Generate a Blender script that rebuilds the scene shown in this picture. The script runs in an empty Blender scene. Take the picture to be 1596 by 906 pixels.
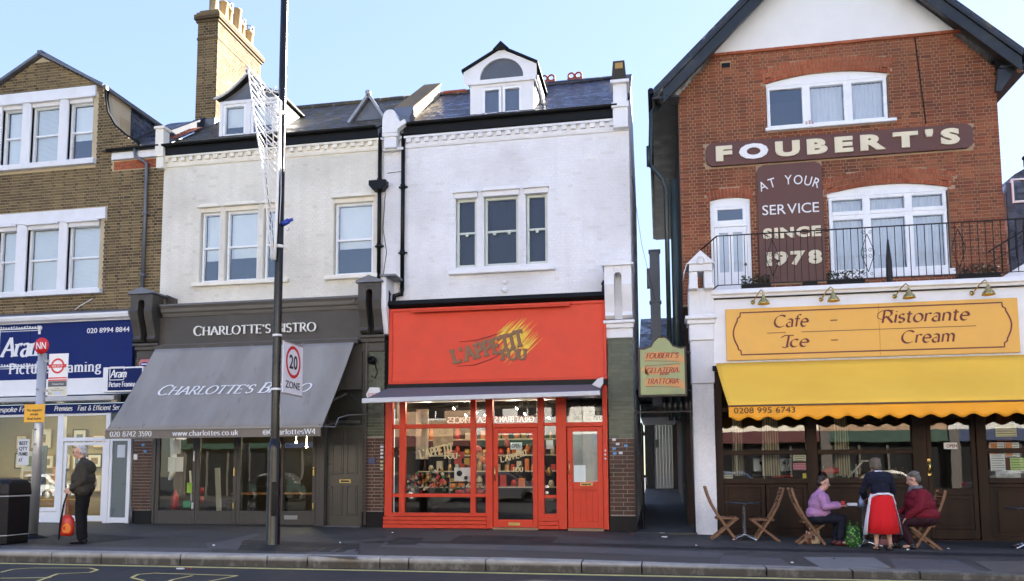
import bpy, math, random
from mathutils import Vector, Matrix
random.seed(7)
SC = bpy.context.scene
COL = SC.collection
# ------------------------------------------------------------------ camera
CF, CPIT, CYAW, CROLL, CCX, CCY, CH = 1256.7, math.radians(5.23), math.radians(10.82), math.radians(-.24), 788.7, 621.8, 1.3
_fw = Vector((-math.sin(CYAW)*math.cos(CPIT), math.cos(CYAW)*math.cos(CPIT), math.sin(CPIT)))
_r0 = Vector((math.cos(CYAW), math.sin(CYAW), 0)); _u0 = _r0.cross(_fw)
_r = _r0*math.cos(CROLL)+_u0*math.sin(CROLL); _u = _u0*math.cos(CROLL)-_r0*math.sin(CROLL)
cd = bpy.data.cameras.new("camera"); cam = bpy.data.objects.new("camera", cd); COL.objects.link(cam)
cam.matrix_world = Matrix(((_r.x,_u.x,-_fw.x,0),(_r.y,_u.y,-_fw.y,0),(_r.z,_u.z,-_fw.z,CH),(0,0,0,1)))
cd.sensor_width = 36; cd.lens = CF*36/1596; cd.shift_x = (798-CCX)/1596; cd.shift_y = (CCY-453)/1596
cd.clip_start = .1; cd.clip_end = 3000
SC.camera = cam
def _ray(x, y): return _fw + _r*((x-CCX)/CF) - _u*((y-CCY)/CF)
def atY(x, y, Y):
    d = _ray(x, y); return Vector((0,0,CH)) + d*(Y/d.y)
def fx(x, y, Y): return atY(x, y, Y).x
def fz(x, y, Y): return atY(x, y, Y).z
def R(x0, y0, x1, y1, Y):
    a = atY(x0, y0, Y); b = atY(x1, y1, Y); return a.x, b.x, b.z, a.z     # x0,x1,z0,z1
# ------------------------------------------------------------------ light
SKY_K = .7
SUN_EL, SUN_AZ = math.radians(27), math.radians(48)      # azimuth from +Y (behind the row) towards +X
W = bpy.data.worlds.new("World"); SC.world = W; W.use_nodes = True
nt = W.node_tree; nt.nodes.clear()
sky = nt.nodes.new('ShaderNodeTexSky'); sky.sky_type = 'NISHITA'; sky.sun_disc = False
sky.sun_elevation = SUN_EL; sky.sun_rotation = SUN_AZ; sky.air_density = 1.0; sky.dust_density = .4; sky.ozone_density = 3.0
bg = nt.nodes.new('ShaderNodeBackground'); bg.inputs[1].default_value = .105
wo = nt.nodes.new('ShaderNodeOutputWorld')
# soft shoulder on the sky's brightest part, the same in every direction: c / (1 + k * brightness)
_bw = nt.nodes.new('ShaderNodeRGBToBW'); _ma = nt.nodes.new('ShaderNodeMath'); _ma.operation = 'MULTIPLY_ADD'; _ma.inputs[1].default_value = SKY_K; _ma.inputs[2].default_value = 1
_dv = nt.nodes.new('ShaderNodeVectorMath'); _dv.operation = 'DIVIDE'
nt.links.new(sky.outputs[0], _bw.inputs[0]); nt.links.new(_bw.outputs[0], _ma.inputs[0]); nt.links.new(sky.outputs[0], _dv.inputs[0]); nt.links.new(_ma.outputs[0], _dv.inputs[1])
_sm = nt.nodes.new('ShaderNodeHueSaturation'); _sm.inputs['Hue'].default_value = .512; _sm.inputs['Saturation'].default_value = .88; nt.links.new(_dv.outputs[0], _sm.inputs['Color']); nt.links.new(_sm.outputs[0], bg.inputs[0]); nt.links.new(bg.outputs[0], wo.inputs[0])
sl = bpy.data.lights.new("sun", 'SUN'); sl.energy = 5.0; sl.angle = math.radians(.5); sl.color = (1,.93,.82)
sun = bpy.data.objects.new("sun", sl); COL.objects.link(sun)
_sd = Vector((math.sin(SUN_AZ)*math.cos(SUN_EL), math.cos(SUN_AZ)*math.cos(SUN_EL), math.sin(SUN_EL)))
sun.rotation_euler = _sd.to_track_quat('Z', 'Y').to_euler(); sun.location = (30,30,30)
vs = SC.view_settings; vs.view_transform = 'Standard'; vs.look = 'None'; vs.exposure = 3.23; vs.gamma = 1
SC.render.film_transparent = False
SC.cycles.max_bounces = 7; SC.cycles.diffuse_bounces = 4; SC.cycles.glossy_bounces = 3; SC.cycles.transparent_max_bounces = 16; SC.cycles.transmission_bounces = 4
SC.cycles.use_denoising = True
# ------------------------------------------------------------------ materials
def srgb(r, g, b):
    f = lambda c: (c/255/12.92) if c/255 <= .04045 else ((c/255+.055)/1.055)**2.4
    return (f(r), f(g), f(b))
class NT:
    def __init__(s, name):
        s.m = bpy.data.materials.new(name); s.m.use_nodes = True; s.t = s.m.node_tree; s.t.nodes.clear()
        s.out = s.n('ShaderNodeOutputMaterial')
    def n(s, typ, **kw):
        o = s.t.nodes.new(typ)
        for k, v in kw.items(): setattr(o, k, v)
        return o
    def l(s, a, b): s.t.links.new(a, b)
    def pos(s): return s.n('ShaderNodeNewGeometry').outputs['Position']
    def noise(s, scale, detail=3, vec=None, stretch=None, rough=.55):
        n = s.n('ShaderNodeTexNoise'); n.inputs['Scale'].default_value = scale; n.inputs['Detail'].default_value = detail; n.inputs['Roughness'].default_value = rough
        v = vec or s.pos()
        if stretch:
            mp = s.n('ShaderNodeMapping'); mp.inputs['Scale'].default_value = stretch; s.l(v, mp.inputs[0]); v = mp.outputs[0]
        s.l(v, n.inputs['Vector']); return n.outputs[0]
    def mapr(s, v, a, b, c, d):
        n = s.n('ShaderNodeMapRange'); n.inputs[1].default_value = a; n.inputs[2].default_value = b; n.inputs[3].default_value = c; n.inputs[4].default_value = d
        s.l(v, n.inputs[0]); return n.outputs[0]
    def mix(s, f, a, b, mode='MIX'):
        n = s.n('ShaderNodeMix', data_type='RGBA', blend_type=mode)
        for i, v in ((0, f), (6, a), (7, b)):
            if isinstance(v, (int, float)): n.inputs[i].default_value = v if i == 0 else (v, v, v, 1)
            elif isinstance(v, tuple): n.inputs[i].default_value = (*v[:3], 1)
            else: s.l(v, n.inputs[i])
        return n.outputs[2]
    def math(s, op, a, b=None, clamp=False):
        n = s.n('ShaderNodeMath', operation=op, use_clamp=clamp)
        for i, v in ((0, a), (1, b)):
            if v is None: continue
            if isinstance(v, (int, float)): n.inputs[i].default_value = v
            else: s.l(v, n.inputs[i])
        return n.outputs[0]
    def bsdf(s, col, rough=.5, metal=0, bump=None, bstr=.2, bdist=.01, spec=.5, coat=0):
        b = s.n('ShaderNodeBsdfPrincipled')
        if isinstance(col, tuple): b.inputs['Base Color'].default_value = (*col[:3], 1)
        else: s.l(col, b.inputs['Base Color'])
        if isinstance(rough, (int, float)): b.inputs['Roughness'].default_value = rough
        else: s.l(rough, b.inputs['Roughness'])
        b.inputs['Metallic'].default_value = metal; b.inputs['Specular IOR Level'].default_value = spec
        b.inputs['Coat Weight'].default_value = coat
        if bump is not None:
            bn = s.n('ShaderNodeBump'); bn.inputs['Strength'].default_value = bstr; bn.inputs['Distance'].default_value = bdist
            s.l(bump, bn.inputs['Height']); s.l(bn.outputs[0], b.inputs['Normal'])
        s.l(b.outputs[0], s.out.inputs[0]); return b
_M = {}
def paint(name, col, rough=.5, var=.12, dirt=.0, dirtcol=(.12,.1,.08), scale=2.5, bstr=.12, metal=0, spec=.5, grain=60, coat=0, streak=False):
    """plain coloured surface with uneven tone, fine grain and optional dirt patches"""
    if name in _M: return _M[name]
    t = NT(name)
    n1 = t.noise(scale, 5); n2 = t.noise(grain, 3)
    lo = tuple(c*(1-var) for c in col); hi = tuple(min(1, c*(1+var*.7)) for c in col)
    c = t.mix(t.mapr(n1, .3, .7, 0, 1), lo, hi)
    c = t.mix(t.mapr(n2, .3, .7, 0, .5), c, tuple(x*(1-var*.8) for x in col))
    if dirt:
        d = t.noise(1.3, 7, stretch=(1.8, 1.8, .5) if streak else None, rough=.7)
        c = t.mix(t.mapr(d, .52, .72, 0, dirt), c, dirtcol)
    t.bsdf(c, t.mapr(n1, .3, .7, max(.03, rough-.08), min(1, rough+.08)), metal, t.noise(grain*1.4, 2), bstr, .004, spec, coat)
    _M[name] = t.m; return t.m
def brickmat(name, cols, dark, mortar=None, rough=.85, streak=None, bs=.5):
    """per-piece colour comes from the mesh attribute 'bc' (r: random, g: 1 for headers)"""
    if name in _M: return _M[name]
    t = NT(name)
    a = t.n('ShaderNodeAttribute', attribute_name='bc'); sp = t.n('ShaderNodeSeparateColor'); t.l(a.outputs['Color'], sp.inputs[0])
    cr = t.n('ShaderNodeValToRGB'); cr.color_ramp.interpolation = 'LINEAR'
    el = cr.color_ramp.elements
    for i, c in enumerate(cols):
        p = i/(len(cols)-1)
        if i == 0: el[0].position = 0; el[0].color = (*c, 1)
        elif i == len(cols)-1: el[-1].position = 1; el[-1].color = (*c, 1)
        else: e = el.new(p); e.color = (*c, 1)
    t.l(sp.outputs[0], cr.inputs[0])
    c = t.mix(sp.outputs[1], cr.outputs[0], dark)
    n = t.noise(38, 4); c = t.mix(t.mapr(n, .35, .75, 0, .45), c, tuple(x*.55 for x in cols[0]))
    big = t.noise(.7, 5); c = t.mix(t.mapr(t.noise(.45, 4, rough=.6), .42, .68, 0, .4), c, tuple(x*.9 for x in cols[-2])); c = t.mix(t.mapr(big, .42, .70, 0, .45), c, tuple(x*.6 for x in dark))
    if streak: c = t.mix(t.mapr(t.noise(1.6, 7, stretch=(2.6, 2.6, .22), rough=.7), .55, .75, 0, .32), c, streak); c = t.mix(t.mapr(t.noise(7, 6, rough=.75), .66, .76, 0, .55), c, tuple(x*.7 for x in streak))
    t.bsdf(c, rough, 0, t.noise(90, 4), bs, .006, .3)
    _M[name] = t.m; return t.m
def slatemat(name, base, moss=(.11,.09,.035), mossy=.3, rough=.38):
    if name in _M: return _M[name]
    t = NT(name)
    a = t.n('ShaderNodeAttribute', attribute_name='bc'); sp = t.n('ShaderNodeSeparateColor'); t.l(a.outputs['Color'], sp.inputs[0])
    c = t.mix(sp.outputs[0], tuple(x*.55 for x in base), tuple(x*1.5 for x in base))
    m = t.noise(3.2, 7, rough=.7); c = t.mix(t.mapr(m, .60-mossy*.4, .66, 0, .85), c, moss)
    w = t.noise(6, 6, stretch=(1, .4, .4)); c = t.mix(t.mapr(w, .62, .7, 0, .5), c, (.3,.32,.36))
    t.bsdf(c, t.mapr(m, .4, .6, rough-.1, rough+.3), 0, t.noise(60, 4), .4, .005, .6)
    _M[name] = t.m; return t.m
def glassmat(name, tint=(.9,.95,.95), base=.10, rough=.0, wavy=.02, fmul=1.0):
    if name in _M: return _M[name]
    t = NT(name)
    tr = t.n('ShaderNodeBsdfTransparent'); tr.inputs[0].default_value = (*tint, 1)
    gl = t.n('ShaderNodeBsdfGlossy'); gl.inputs['Roughness'].default_value = rough; gl.inputs[0].default_value = (1,1,1,1)
    fr = t.n('ShaderNodeFresnel'); fr.inputs[0].default_value = 1.5
    bn = t.n('ShaderNodeBump'); bn.inputs['Strength'].default_value = wavy; bn.inputs['Distance'].default_value = .05
    t.l(t.noise(1.2, 2), bn.inputs['Height']); t.l(bn.outputs[0], gl.inputs['Normal'])
    f = t.math('ADD', t.math('MULTIPLY', fr.outputs[0], fmul), base, True)
    mx = t.n('ShaderNodeMixShader'); t.l(f, mx.inputs[0]); t.l(tr.outputs[0], mx.inputs[1]); t.l(gl.outputs[0], mx.inputs[2])
    t.l(mx.outputs[0], t.out.inputs[0]); _M[name] = t.m; return t.m
def emitmat(name, col, st):
    if name in _M: return _M[name]
    t = NT(name); e = t.n('ShaderNodeEmission'); e.inputs[0].default_value = (*col, 1); e.inputs[1].default_value = st
    t.l(e.outputs[0], t.out.inputs[0]); _M[name] = t.m; return t.m
# ------------------------------------------------------------------ scene tree helpers
def tag(o, label=None, cat=None, group=None, kind=None):
    if label: o['label'] = label
    if cat: o['category'] = cat
    if group: o['group'] = group
    if kind: o['kind'] = kind
    return o
def thing(name, label, cat, loc=(0,0,0), rotz=0, group=None):
    o = bpy.data.objects.new(name, None); COL.objects.link(o); o.empty_display_size = .2
    o.location = loc; o.rotation_euler = (0,0,rotz); o['org'] = list(loc)
    return tag(o, label, cat, group)
def origin(p):
    while p is not None:
        if p.type == 'EMPTY': return Vector(p['org'])
        p = p.parent
    return Vector((0,0,0))
def copy_tree(o, parent=None, depth=0):
    c = o.copy(); COL.objects.link(c)
    if parent: c.parent = parent
    for ch in [x for x in o.children]: copy_tree(ch, c)
    return c
class MB:
    def __init__(s): s.v = []; s.f = []; s.c = []; s.sm = []; s.cur = None
    def _add(s, vs, fs, smooth=False):
        b = len(s.v); s.v += [tuple(p) for p in vs]
        for f in fs: s.f.append(tuple(b+i for i in f)); s.c.append(s.cur); s.sm.append(smooth)
        return s
    def box(s, x0, x1, y0, y1, z0, z1, back=True):
        if x0 > x1: x0, x1 = x1, x0
        if y0 > y1: y0, y1 = y1, y0
        if z0 > z1: z0, z1 = z1, z0
        fs = [(0,1,5,4),(1,3,7,5),(3,2,6,7) ,(2,0,4,6),(4,5,7,6),(2,3,1,0)]
        if not back: fs.pop(2)
        return s._add([(x0,y0,z0),(x1,y0,z0),(x0,y1,z0),(x1,y1,z0),(x0,y0,z1),(x1,y0,z1),(x0,y1,z1),(x1,y1,z1)], fs)
    def quad(s, a, b, c, d): return s._add([a,b,c,d], [(0,1,2,3)])
    def poly(s, pts): return s._add(pts, [tuple(range(len(pts)))])
    def prism(s, pts, d):
        """pts: planar outline (counter-clockwise seen against d), d: extrusion vector"""
        n = len(pts); d = Vector(d); p2 = [tuple(Vector(p)+d) for p in pts]
        return s._add(list(pts)+p2, [tuple(range(n))[::-1], tuple(range(n, 2*n))] + [(i,(i+1)%n,n+(i+1)%n,n+i) for i in range(n)])
    def xz(s, pts, y0, y1):
        """outline in x,z extruded from y0 (front) to y1"""
        return s.prism([(x, y1, z) for x, z in pts], (0, y0-y1, 0))
    def yz(s, pts, x0, x1): return s.prism([(x0, y, z) for y, z in pts], (x1-x0, 0, 0))
    def tube(s, pts, r, n=8, caps=True, smooth=True, flat=1.0):
        pts = [Vector(p) for p in pts]; m = len(pts); rs = r if isinstance(r, (list, tuple)) else [r]*m
        vs = []; up = None
        for i, p in enumerate(pts):
            t = (pts[min(i+1,m-1)]-pts[max(i-1,0)]).normalized()
            if up is None:
                up = Vector((0,0,1)) if abs(t.z) < .9 else Vector((1,0,0))
            a = t.cross(up).normalized(); b = a.cross(t).normalized(); up = b
            for k in range(n):
                w = 2*math.pi*k/n + (math.pi/n); vs.append(p + a*math.cos(w)*rs[i]*flat + b*math.sin(w)*rs[i])
        fs = [(i*n+k, (i+1)*n+k, (i+1)*n+(k+1)%n, i*n+(k+1)%n) for i in range(m-1) for k in range(n)]
        s._add(vs, fs, smooth)
        if caps:
            b = len(s.v)-m*n
            s.f.append(tuple(b+k for k in range(n))); s.c.append(s.cur); s.sm.append(False)
            s.f.append(tuple(b+(m-1)*n+k for k in range(n))[::-1]); s.c.append(s.cur); s.sm.append(False)
        return s
    def bar(s, a, b, w, h=None, up=(0,0,1)):
        """rectangular bar from a to b"""
        h = h or w; a = Vector(a); b = Vector(b); t = (b-a).normalized(); up = Vector(up)
        if abs(t.dot(up)) > .95: up = Vector((1,0,0))
        sx = t.cross(up).normalized()*w/2; uy = sx.cross(t).normalized()*h/2
        c = [a-sx-uy, a+sx-uy, a+sx+uy, a-sx+uy]; d = [q+(b-a) for q in c]
        return s._add(c+d, [(0,1,2,3),(7,6,5,4),(0,4,5,1),(1,5,6,2),(2,6,7,3),(3,7,4,0)])
    def lathe(s, prof, c=(0,0,0), n=16, axis='z', smooth=True, sx=1, sy=1, a0=0, a1=2*math.pi):
        c = Vector(c); full = abs(a1-a0-2*math.pi) < 1e-6; k = n if full else n+1; vs = []
        for r, z in prof:
            for i in range(k):
                a = a0+(a1-a0)*i/n; x, y = r*math.cos(a)*sx, r*math.sin(a)*sy
                vs.append(c + (Vector((x,y,z)) if axis == 'z' else Vector((x,-z,y)) if axis == 'y' else Vector((z,x,y))))
        m = len(prof)
        fs = [(j*k+i, j*k+(i+1)%k, (j+1)*k+(i+1)%k, (j+1)*k+i) for j in range(m-1) for i in range(n if full else n)]
        return s._add(vs, fs, smooth)
    def ball(s, c, r, n=10, m=7, sx=1, sy=1, sz=1):
        prof = [(math.sin(math.pi*j/m)*r+1e-5, -math.cos(math.pi*j/m)*r*sz) for j in range(m+1)]
        return s.lathe(prof, c, n, sx=sx, sy=sy)
    def grid(s, f, n, m):
        return s._add([f(i/n, j/m) for i in range(n+1) for j in range(m+1)], [(i*(m+1)+j+1,(i+1)*(m+1)+j+1,(i+1)*(m+1)+j,i*(m+1)+j) for i in range(n) for j in range(m)], True)
    def build(s, name, m, parent=None, bevel=0, loc=None, kind=None, label=None, solid=0, seg=1):
        o = mesh_obj(name, s, m, origin(parent) if parent is not None else Vector((0,0,0)))
        if parent is not None: o.parent = parent
        if loc is not None: o.location = loc
        if bevel:
            b = o.modifiers.new("bevel", 'BEVEL'); b.width = bevel; b.segments = seg; b.limit_method = 'ANGLE'; b.angle_limit = math.radians(40)
        if kind: o['kind'] = kind
        if label: o['label'] = label
        return o
def mesh_data(name, s, m, off):
    me = bpy.data.meshes.new(name); me.from_pydata([(x-off[0], y-off[1], z-off[2]) for x, y, z in s.v], [], s.f)
    if m: me.materials.append(m)
    if any(s.sm): me.polygons.foreach_set('use_smooth', s.sm)
    if any(c is not None for c in s.c):
        at = me.color_attributes.new('bc', 'FLOAT_COLOR', 'CORNER'); arr = []
        for p, c in zip(me.polygons, s.c): arr += list((*(c or (.5,0,0)), 1))*p.loop_total
        at.data.foreach_set('color', arr)
    me.update(); return me
def mesh_obj(name, s, m, off=(0,0,0)):
    o = bpy.data.objects.new(name, mesh_data(name, s, m, off)); COL.objects.link(o); return o
def part(name, parent, m, *boxes, bevel=0, **kw):
    b = MB()
    for q in boxes: b.box(*q)
    return b.build(name, m, parent, bevel, **kw)
def struct(name, mb, m, **kw):
    o = mb.build(name, m, None, **kw); o['kind'] = 'structure'; return o
# wall slab with rectangular openings: only outside faces are made
def holed(b, x0, x1, z0, z1, y0, y1, holes, xr=None):
    xs = sorted({x0, x1, *[min(max(h[i], x0), x1) for h in holes for i in (0, 1)]})
    zs = sorted({z0, z1, *[min(max(h[i], z0), z1) for h in holes for i in (2, 3)]})
    def solid(i, j):
        if i < 0 or j < 0 or i >= len(xs)-1 or j >= len(zs)-1: return False
        cx, cz = (xs[i]+xs[i+1])/2, (zs[j]+zs[j+1])/2
        return not any(h[0] < cx < h[1] and h[2] < cz < h[3] for h in holes)
    for i in range(len(xs)-1):
        for j in range(len(zs)-1):
            if not solid(i, j): continue
            a, c, d, e = xs[i], xs[i+1], zs[j], zs[j+1]
            b.quad((a,y0,d),(c,y0,d),(c,y0,e),(a,y0,e)); b.quad((c,y1,d),(a,y1,d),(a,y1,e),(c,y1,e))
            if not solid(i-1, j): b.quad((a,y1,d),(a,y0,d),(a,y0,e),(a,y1,e))
            if not solid(i+1, j): b.quad((c,y0,d),(c,y1,d),(c,y1,e),(c,y0,e))
            if not solid(i, j-1): b.quad((a,y1,d),(c,y1,d),(c,y0,d),(a,y0,d))
            if not solid(i, j+1): b.quad((a,y0,e),(c,y0,e),(c,y1,e),(a,y1,e))
    return b
_bm = {}
def bricks(parent, x0, x1, z0, z1, y, holes, m, indiv=0, L=.215, hd=.1025, h=.065, j=.013, proud=.003, xr=None, flemish=True, frame=None, darkhead=.0, jitter=.001, name='brick', keep=None, rnd=None):
    """lays courses on a wall face. frame(u, z, d) maps course coords to the world (d = out of the wall)"""
    rng = rnd or random.Random(int(abs(x0*31+z0*17+y*7)*10)+3)
    P = frame or (lambda u, z, d: (u, y-d, z))
    lst = []; k = 0; z = z0
    while z+h <= z1+.02:
        a0, a1 = (x0, x1) if xr is None else xr(z+h/2)
        if a1 > a0:
            u = a0 - (rng.random()*0 + ((.5*(hd+j)+ .5*(L+j)) if k % 2 else 0)) ; i = k % 2
            if xr is not None: u = x0-2*((L+hd)) - ((.5*(hd+j)+.5*(L+j)) if k % 2 else 0)
            while u < a1:
                head = flemish and i % 2 == 1; l = hd if head else L
                s0, s1 = max(u, a0), min(u+l, a1)
                segs = [(s0, s1)] if s1-s0 > .03 else []
                for hh in holes:
                    if hh[2] < z+h/2 < hh[3]:
                        ns = []
                        for p, q in segs:
                            if q <= hh[0] or p >= hh[1]: ns.append((p, q)); continue
                            if hh[0]-p > .03: ns.append((p, hh[0]))
                            if q-hh[1] > .03: ns.append((hh[1], q))
                        segs = ns
                for p, q in segs:
                    if keep is None or keep((p+q)/2, z+h/2): lst.append((p, q, z, head, abs(q-p-l) < 1e-6))
                u += l+j; i += 1
        z += h+j; k += 1
    lst2 = sorted(lst, key=lambda e: (not e[4], (Vector(P((e[0]+e[1])/2, e[2], 0))-Vector((0,0,CH))).length))
    ind = set(lst2[:indiv]) if indiv else set()
    st = MB(); org = origin(parent)
    for e in lst:
        p, q, zz, head, full = e
        c = (rng.random(), (darkhead if head else 0)*rng.uniform(.5, 1) + (1 if rng.random() < .04 else 0)*.6, 0)
        jt = rng.uniform(-jitter, jitter)
        if e in ind and full:
            key = (m.name, round(q-p, 3), h, proud, id(frame), rng.randrange(7))
            if key not in _bm:
                b = MB(); b.cur = c
                A = Vector(P(0, 0, 0))
                vs = [Vector(P(uu, wz, dd))-A for uu in (0, q-p) for wz in (0, h) for dd in (proud, -.02)]
                b._add(vs, [(0,4,6,2),(4,5,7,6),(1,0,2,3),(2,6,7,3),(1,5,4,0)]); _bm[key] = mesh_data(name, b, m, (0,0,0))
            o = bpy.data.objects.new(name, _bm[key]); COL.objects.link(o); o.parent = parent
            o.location = Vector(P(p, zz, jt))-org
        else:
            st.cur = c
            vs = [P(uu, wz, dd) for uu in (p, q) for wz in (zz, zz+h) for dd in (proud+jt, -.02)]
            st._add(vs, [(0,4,6,2),(4,5,7,6),(1,0,2,3),(2,6,7,3),(1,5,4,0)])
    if st.f: st.build(name+'work', m, parent, kind='stuff')
def slates(parent, pts, w, e, th, m, name='slate', indiv=0, stagger=True, rnd=None):
    """pts: a plane patch as origin O, unit u (along the eaves), unit v (up the slope), predicate width list; see callers"""
    O, U, V, LU, LV, keep = pts; N = U.cross(V).normalized(); rng = rnd or random.Random(5); st = MB(); org = origin(parent); cnt = 0; cells = []
    nr = int(LV/e)
    for r in range(nr):
        off = (w/2 if r % 2 and stagger else 0); nu = int(LU/w)+2
        for k in range(nu):
            u0 = k*w-off; u1 = u0+w-.006; u0 = max(u0, 0); u1 = min(u1, LU)
            if u1-u0 < .03: continue
            v0 = r*e; v1 = min(v0+e*1.6, LV)
            if keep and not keep((u0+u1)/2, v0+e/2): continue
            cells.append((u0, u1, v0, v1))
    for u0, u1, v0, v1 in cells:
        t = th*rng.uniform(.8, 1.4); lift = th*1.7; dv = rng.uniform(-.006, .006)
        a = [O+U*uu+V*(vv)+N*nn for uu in (u0, u1) for vv, nn in ((v0+dv, lift), (v0+dv, lift-t), (v1, .004), )]
        vs = [a[0], a[3], a[5], a[2], a[1], a[4]]
        col = (rng.random(), 0, 0)
        if cnt < indiv:
            b = MB(); b.cur = col; b._add(vs, [(0,1,2,3),(4,5,1,0)]); b.build(name, m, parent)
        else:
            st.cur = col; st._add(vs, [(0,1,2,3),(4,5,1,0)])
        cnt += 1
    if st.f: st.build(name+'_covering', m, parent, kind='stuff')
# ------------------------------------------------------------------ lettering: pen strokes on hand-made skeletons
def _arc(cx, cy, rx, ry, a0, a1, n=14):
    return [(cx+rx*math.cos(math.radians(a0+(a1-a0)*i/n)), cy+ry*math.sin(math.radians(a0+(a1-a0)*i/n))) for i in range(n+1)]
def _G():
    A = _arc; g = {}
    g['A'] = (.78, [[(0,0),(.38,1)], [(.38,1),(.78,0)], [(.14,.36),(.63,.36)]])
    g['B'] = (.6, [[(.08,0),(.08,1)], [(.08,1),(.3,1)]+A(.3,.76,.23,.24,90,-90)+[(.08,.52)], [(.08,.52),(.3,.52)]+A(.3,.26,.28,.26,90,-90)+[(.08,0)]])
    g['C'] = (.78, [A(.44,.5,.42,.5,48,312,20)])
    g['E'] = (.55, [[(.08,0),(.08,1)], [(.08,1),(.52,1)], [(.08,.52),(.42,.52)], [(.08,0),(.55,0)]])
    g['F'] = (.52, [[(.08,0),(.08,1)], [(.08,1),(.52,1)], [(.08,.52),(.42,.52)]])
    g['H'] = (.78, [[(.08,0),(.08,1)], [(.7,0),(.7,1)], [(.08,.52),(.7,.52)]])
    g['I'] = (.16, [[(.08,0),(.08,1)]])
    g['L'] = (.54, [[(.08,0),(.08,1)], [(.08,0),(.54,0)]])
    g['O'] = (.86, [A(.43,.5,.42,.5,90,450,26)])
    g['P'] = (.56, [[(.08,0),(.08,1)], [(.08,1),(.28,1)]+A(.28,.73,.26,.27,90,-90)+[(.08,.46)]])
    g['R'] = (.66, [[(.08,0),(.08,1)], [(.08,1),(.28,1)]+A(.28,.74,.25,.26,90,-90)+[(.08,.48)], [(.3,.48),(.66,0)]])
    g['S'] = (.52, [A(.27,.76,.22,.24,35,180,8)+A(.27,.74,.22,.22,190,245,4)+A(.27,.26,.23,.26,70,-10,6)+A(.27,.25,.23,.25,-15,-150,8)])
    g['T'] = (.68, [[(.34,0),(.34,1)], [(.02,1),(.66,1)]])
    g['U'] = (.74, [[(.08,1),(.08,.32)]+A(.37,.32,.29,.32,180,360)+[(.66,1)]])
    g['W'] = (1.05, [[(0,1),(.26,0)], [(.26,0),(.52,1)], [(.52,1),(.78,0)], [(.78,0),(1.04,1)]])
    g['G'] = (.8, [A(.44,.5,.42,.5,48,320,20)+[(.78,.42)], [(.5,.42),(.78,.42)]])
    g['N'] = (.78, [[(.08,0),(.08,1)], [(.08,1),(.7,0)], [(.7,0),(.7,1)]])
    g['Z'] = (.62, [[(.04,1),(.58,1)], [(.58,1),(.02,0)], [(.02,0),(.62,0)]])
    g['V'] = (.74, [[(0,1),(.37,0)], [(.37,0),(.74,1)]])
    x = .66
    g['a'] = (.5, [A(.22,x-.17,.19,.17,150,20,7)+[(.42,.36),(.42,.06),(.48,0)], A(.24,.19,.2,.19,75,300,12)+[(.42,.12)]])
    g['c'] = (.48, [A(.28,x/2,.25,x/2,50,310,14)])
    g['e'] = (.52, [[(.04,x*.55),(.48,x*.55)]+A(.27,x/2,.23,x/2,10,312,16)])
    g['f'] = (.36, [A(.3,.86,.14,.14,50,180,6)+[(.16,.8),(.16,0)], [(0,x),(.34,x)]])
    g['g'] = (.52, [A(.25,.44,.18,.2,0,360,14), A(.25,-.1,.23,.16,0,360,14), [(.16,.26),(.08,.14),(.14,.06),(.3,.05),(.46,-.04)], [(.38,.58),(.52,.64)]])
    g['i'] = (.18, [[(.09,0),(.09,x)], [(.09,.86),(.09,.92)]])
    g['j'] = g['i']
    g['k'] = (.56, [[(.09,0),(.09,1)], [(.09,.26),(.48,x)], [(.22,.38),(.54,0)]])
    g['l'] = (.18, [[(.09,0),(.09,1)]])
    g['h'] = (.56, [[(.09,0),(.09,1)], [(.09,.4)]+A(.28,.44,.19,.22,150,0,8)+[(.47,0)]])
    g['m'] = (.86, [[(.09,0),(.09,x)], [(.09,.4)]+A(.26,.44,.17,.22,150,0,8)+[(.43,0)], [(.43,.4)]+A(.6,.44,.17,.22,150,0,8)+[(.77,0)]])
    g['n'] = (.56, [[(.09,0),(.09,x)], [(.09,.4)]+A(.28,.44,.19,.22,150,0,8)+[(.47,0)]])
    g['o'] = (.56, [A(.28,x/2,.25,x/2,90,450,20)])
    g['p'] = (.56, [[(.09,-.3),(.09,x)], [(.09,x*.75)]+A(.28,x/2,.23,x/2,120,-130,14)])
    g['r'] = (.4, [[(.09,0),(.09,x)], [(.09,.42)]+A(.27,.46,.16,.2,150,40,6)])
    g['s'] = (.4, [A(.2,.5,.15,.16,40,190,7)+A(.2,.5,.15,.17,200,250,3)+A(.2,.17,.16,.17,70,-150,9)])
    g['t'] = (.36, [[(.14,.86),(.14,.14)]+A(.25,.13,.11,.13,180,310,6), [(0,x),(.32,x)]])
    g['u'] = (.56, [[(.09,x),(.09,.22)]+A(.28,.22,.19,.22,180,340,8), [(.47,x),(.47,0)]])
    g['w'] = (.78, [[(.02,x),(.2,0)], [(.2,0),(.38,x)], [(.38,x),(.58,0)], [(.58,0),(.76,x)]])
    g['&'] = (.7, [[(.68,0),(.2,.72)]+A(.3,.82,.13,.16,200,-30,8)+[(.1,.36)]+A(.27,.23,.22,.23,150,310,8)+[(.62,.45)]])
    g['y'] = (.52, [[(.04,x),(.27,.02)], [(.5,x),(.27,.02),(.16,-.24),(.02,-.26)]])
    g['0'] = (.56, [A(.28,.5,.24,.5,90,450,20)])
    g['1'] = (.3, [[(.04,.82),(.17,1)], [(.17,1),(.17,0)]])
    g['2'] = (.52, [A(.26,.75,.22,.25,160,0,9)+[(.44,.58),(.04,0)], [(.04,0),(.52,0)]])
    g['3'] = (.5, [A(.24,.76,.19,.24,150,-80,10), A(.24,.27,.23,.27,85,-150,12)])
    g['4'] = (.56, [[(.42,0),(.42,1)], [(.42,1),(.02,.3)], [(.02,.3),(.56,.3)]])
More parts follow.
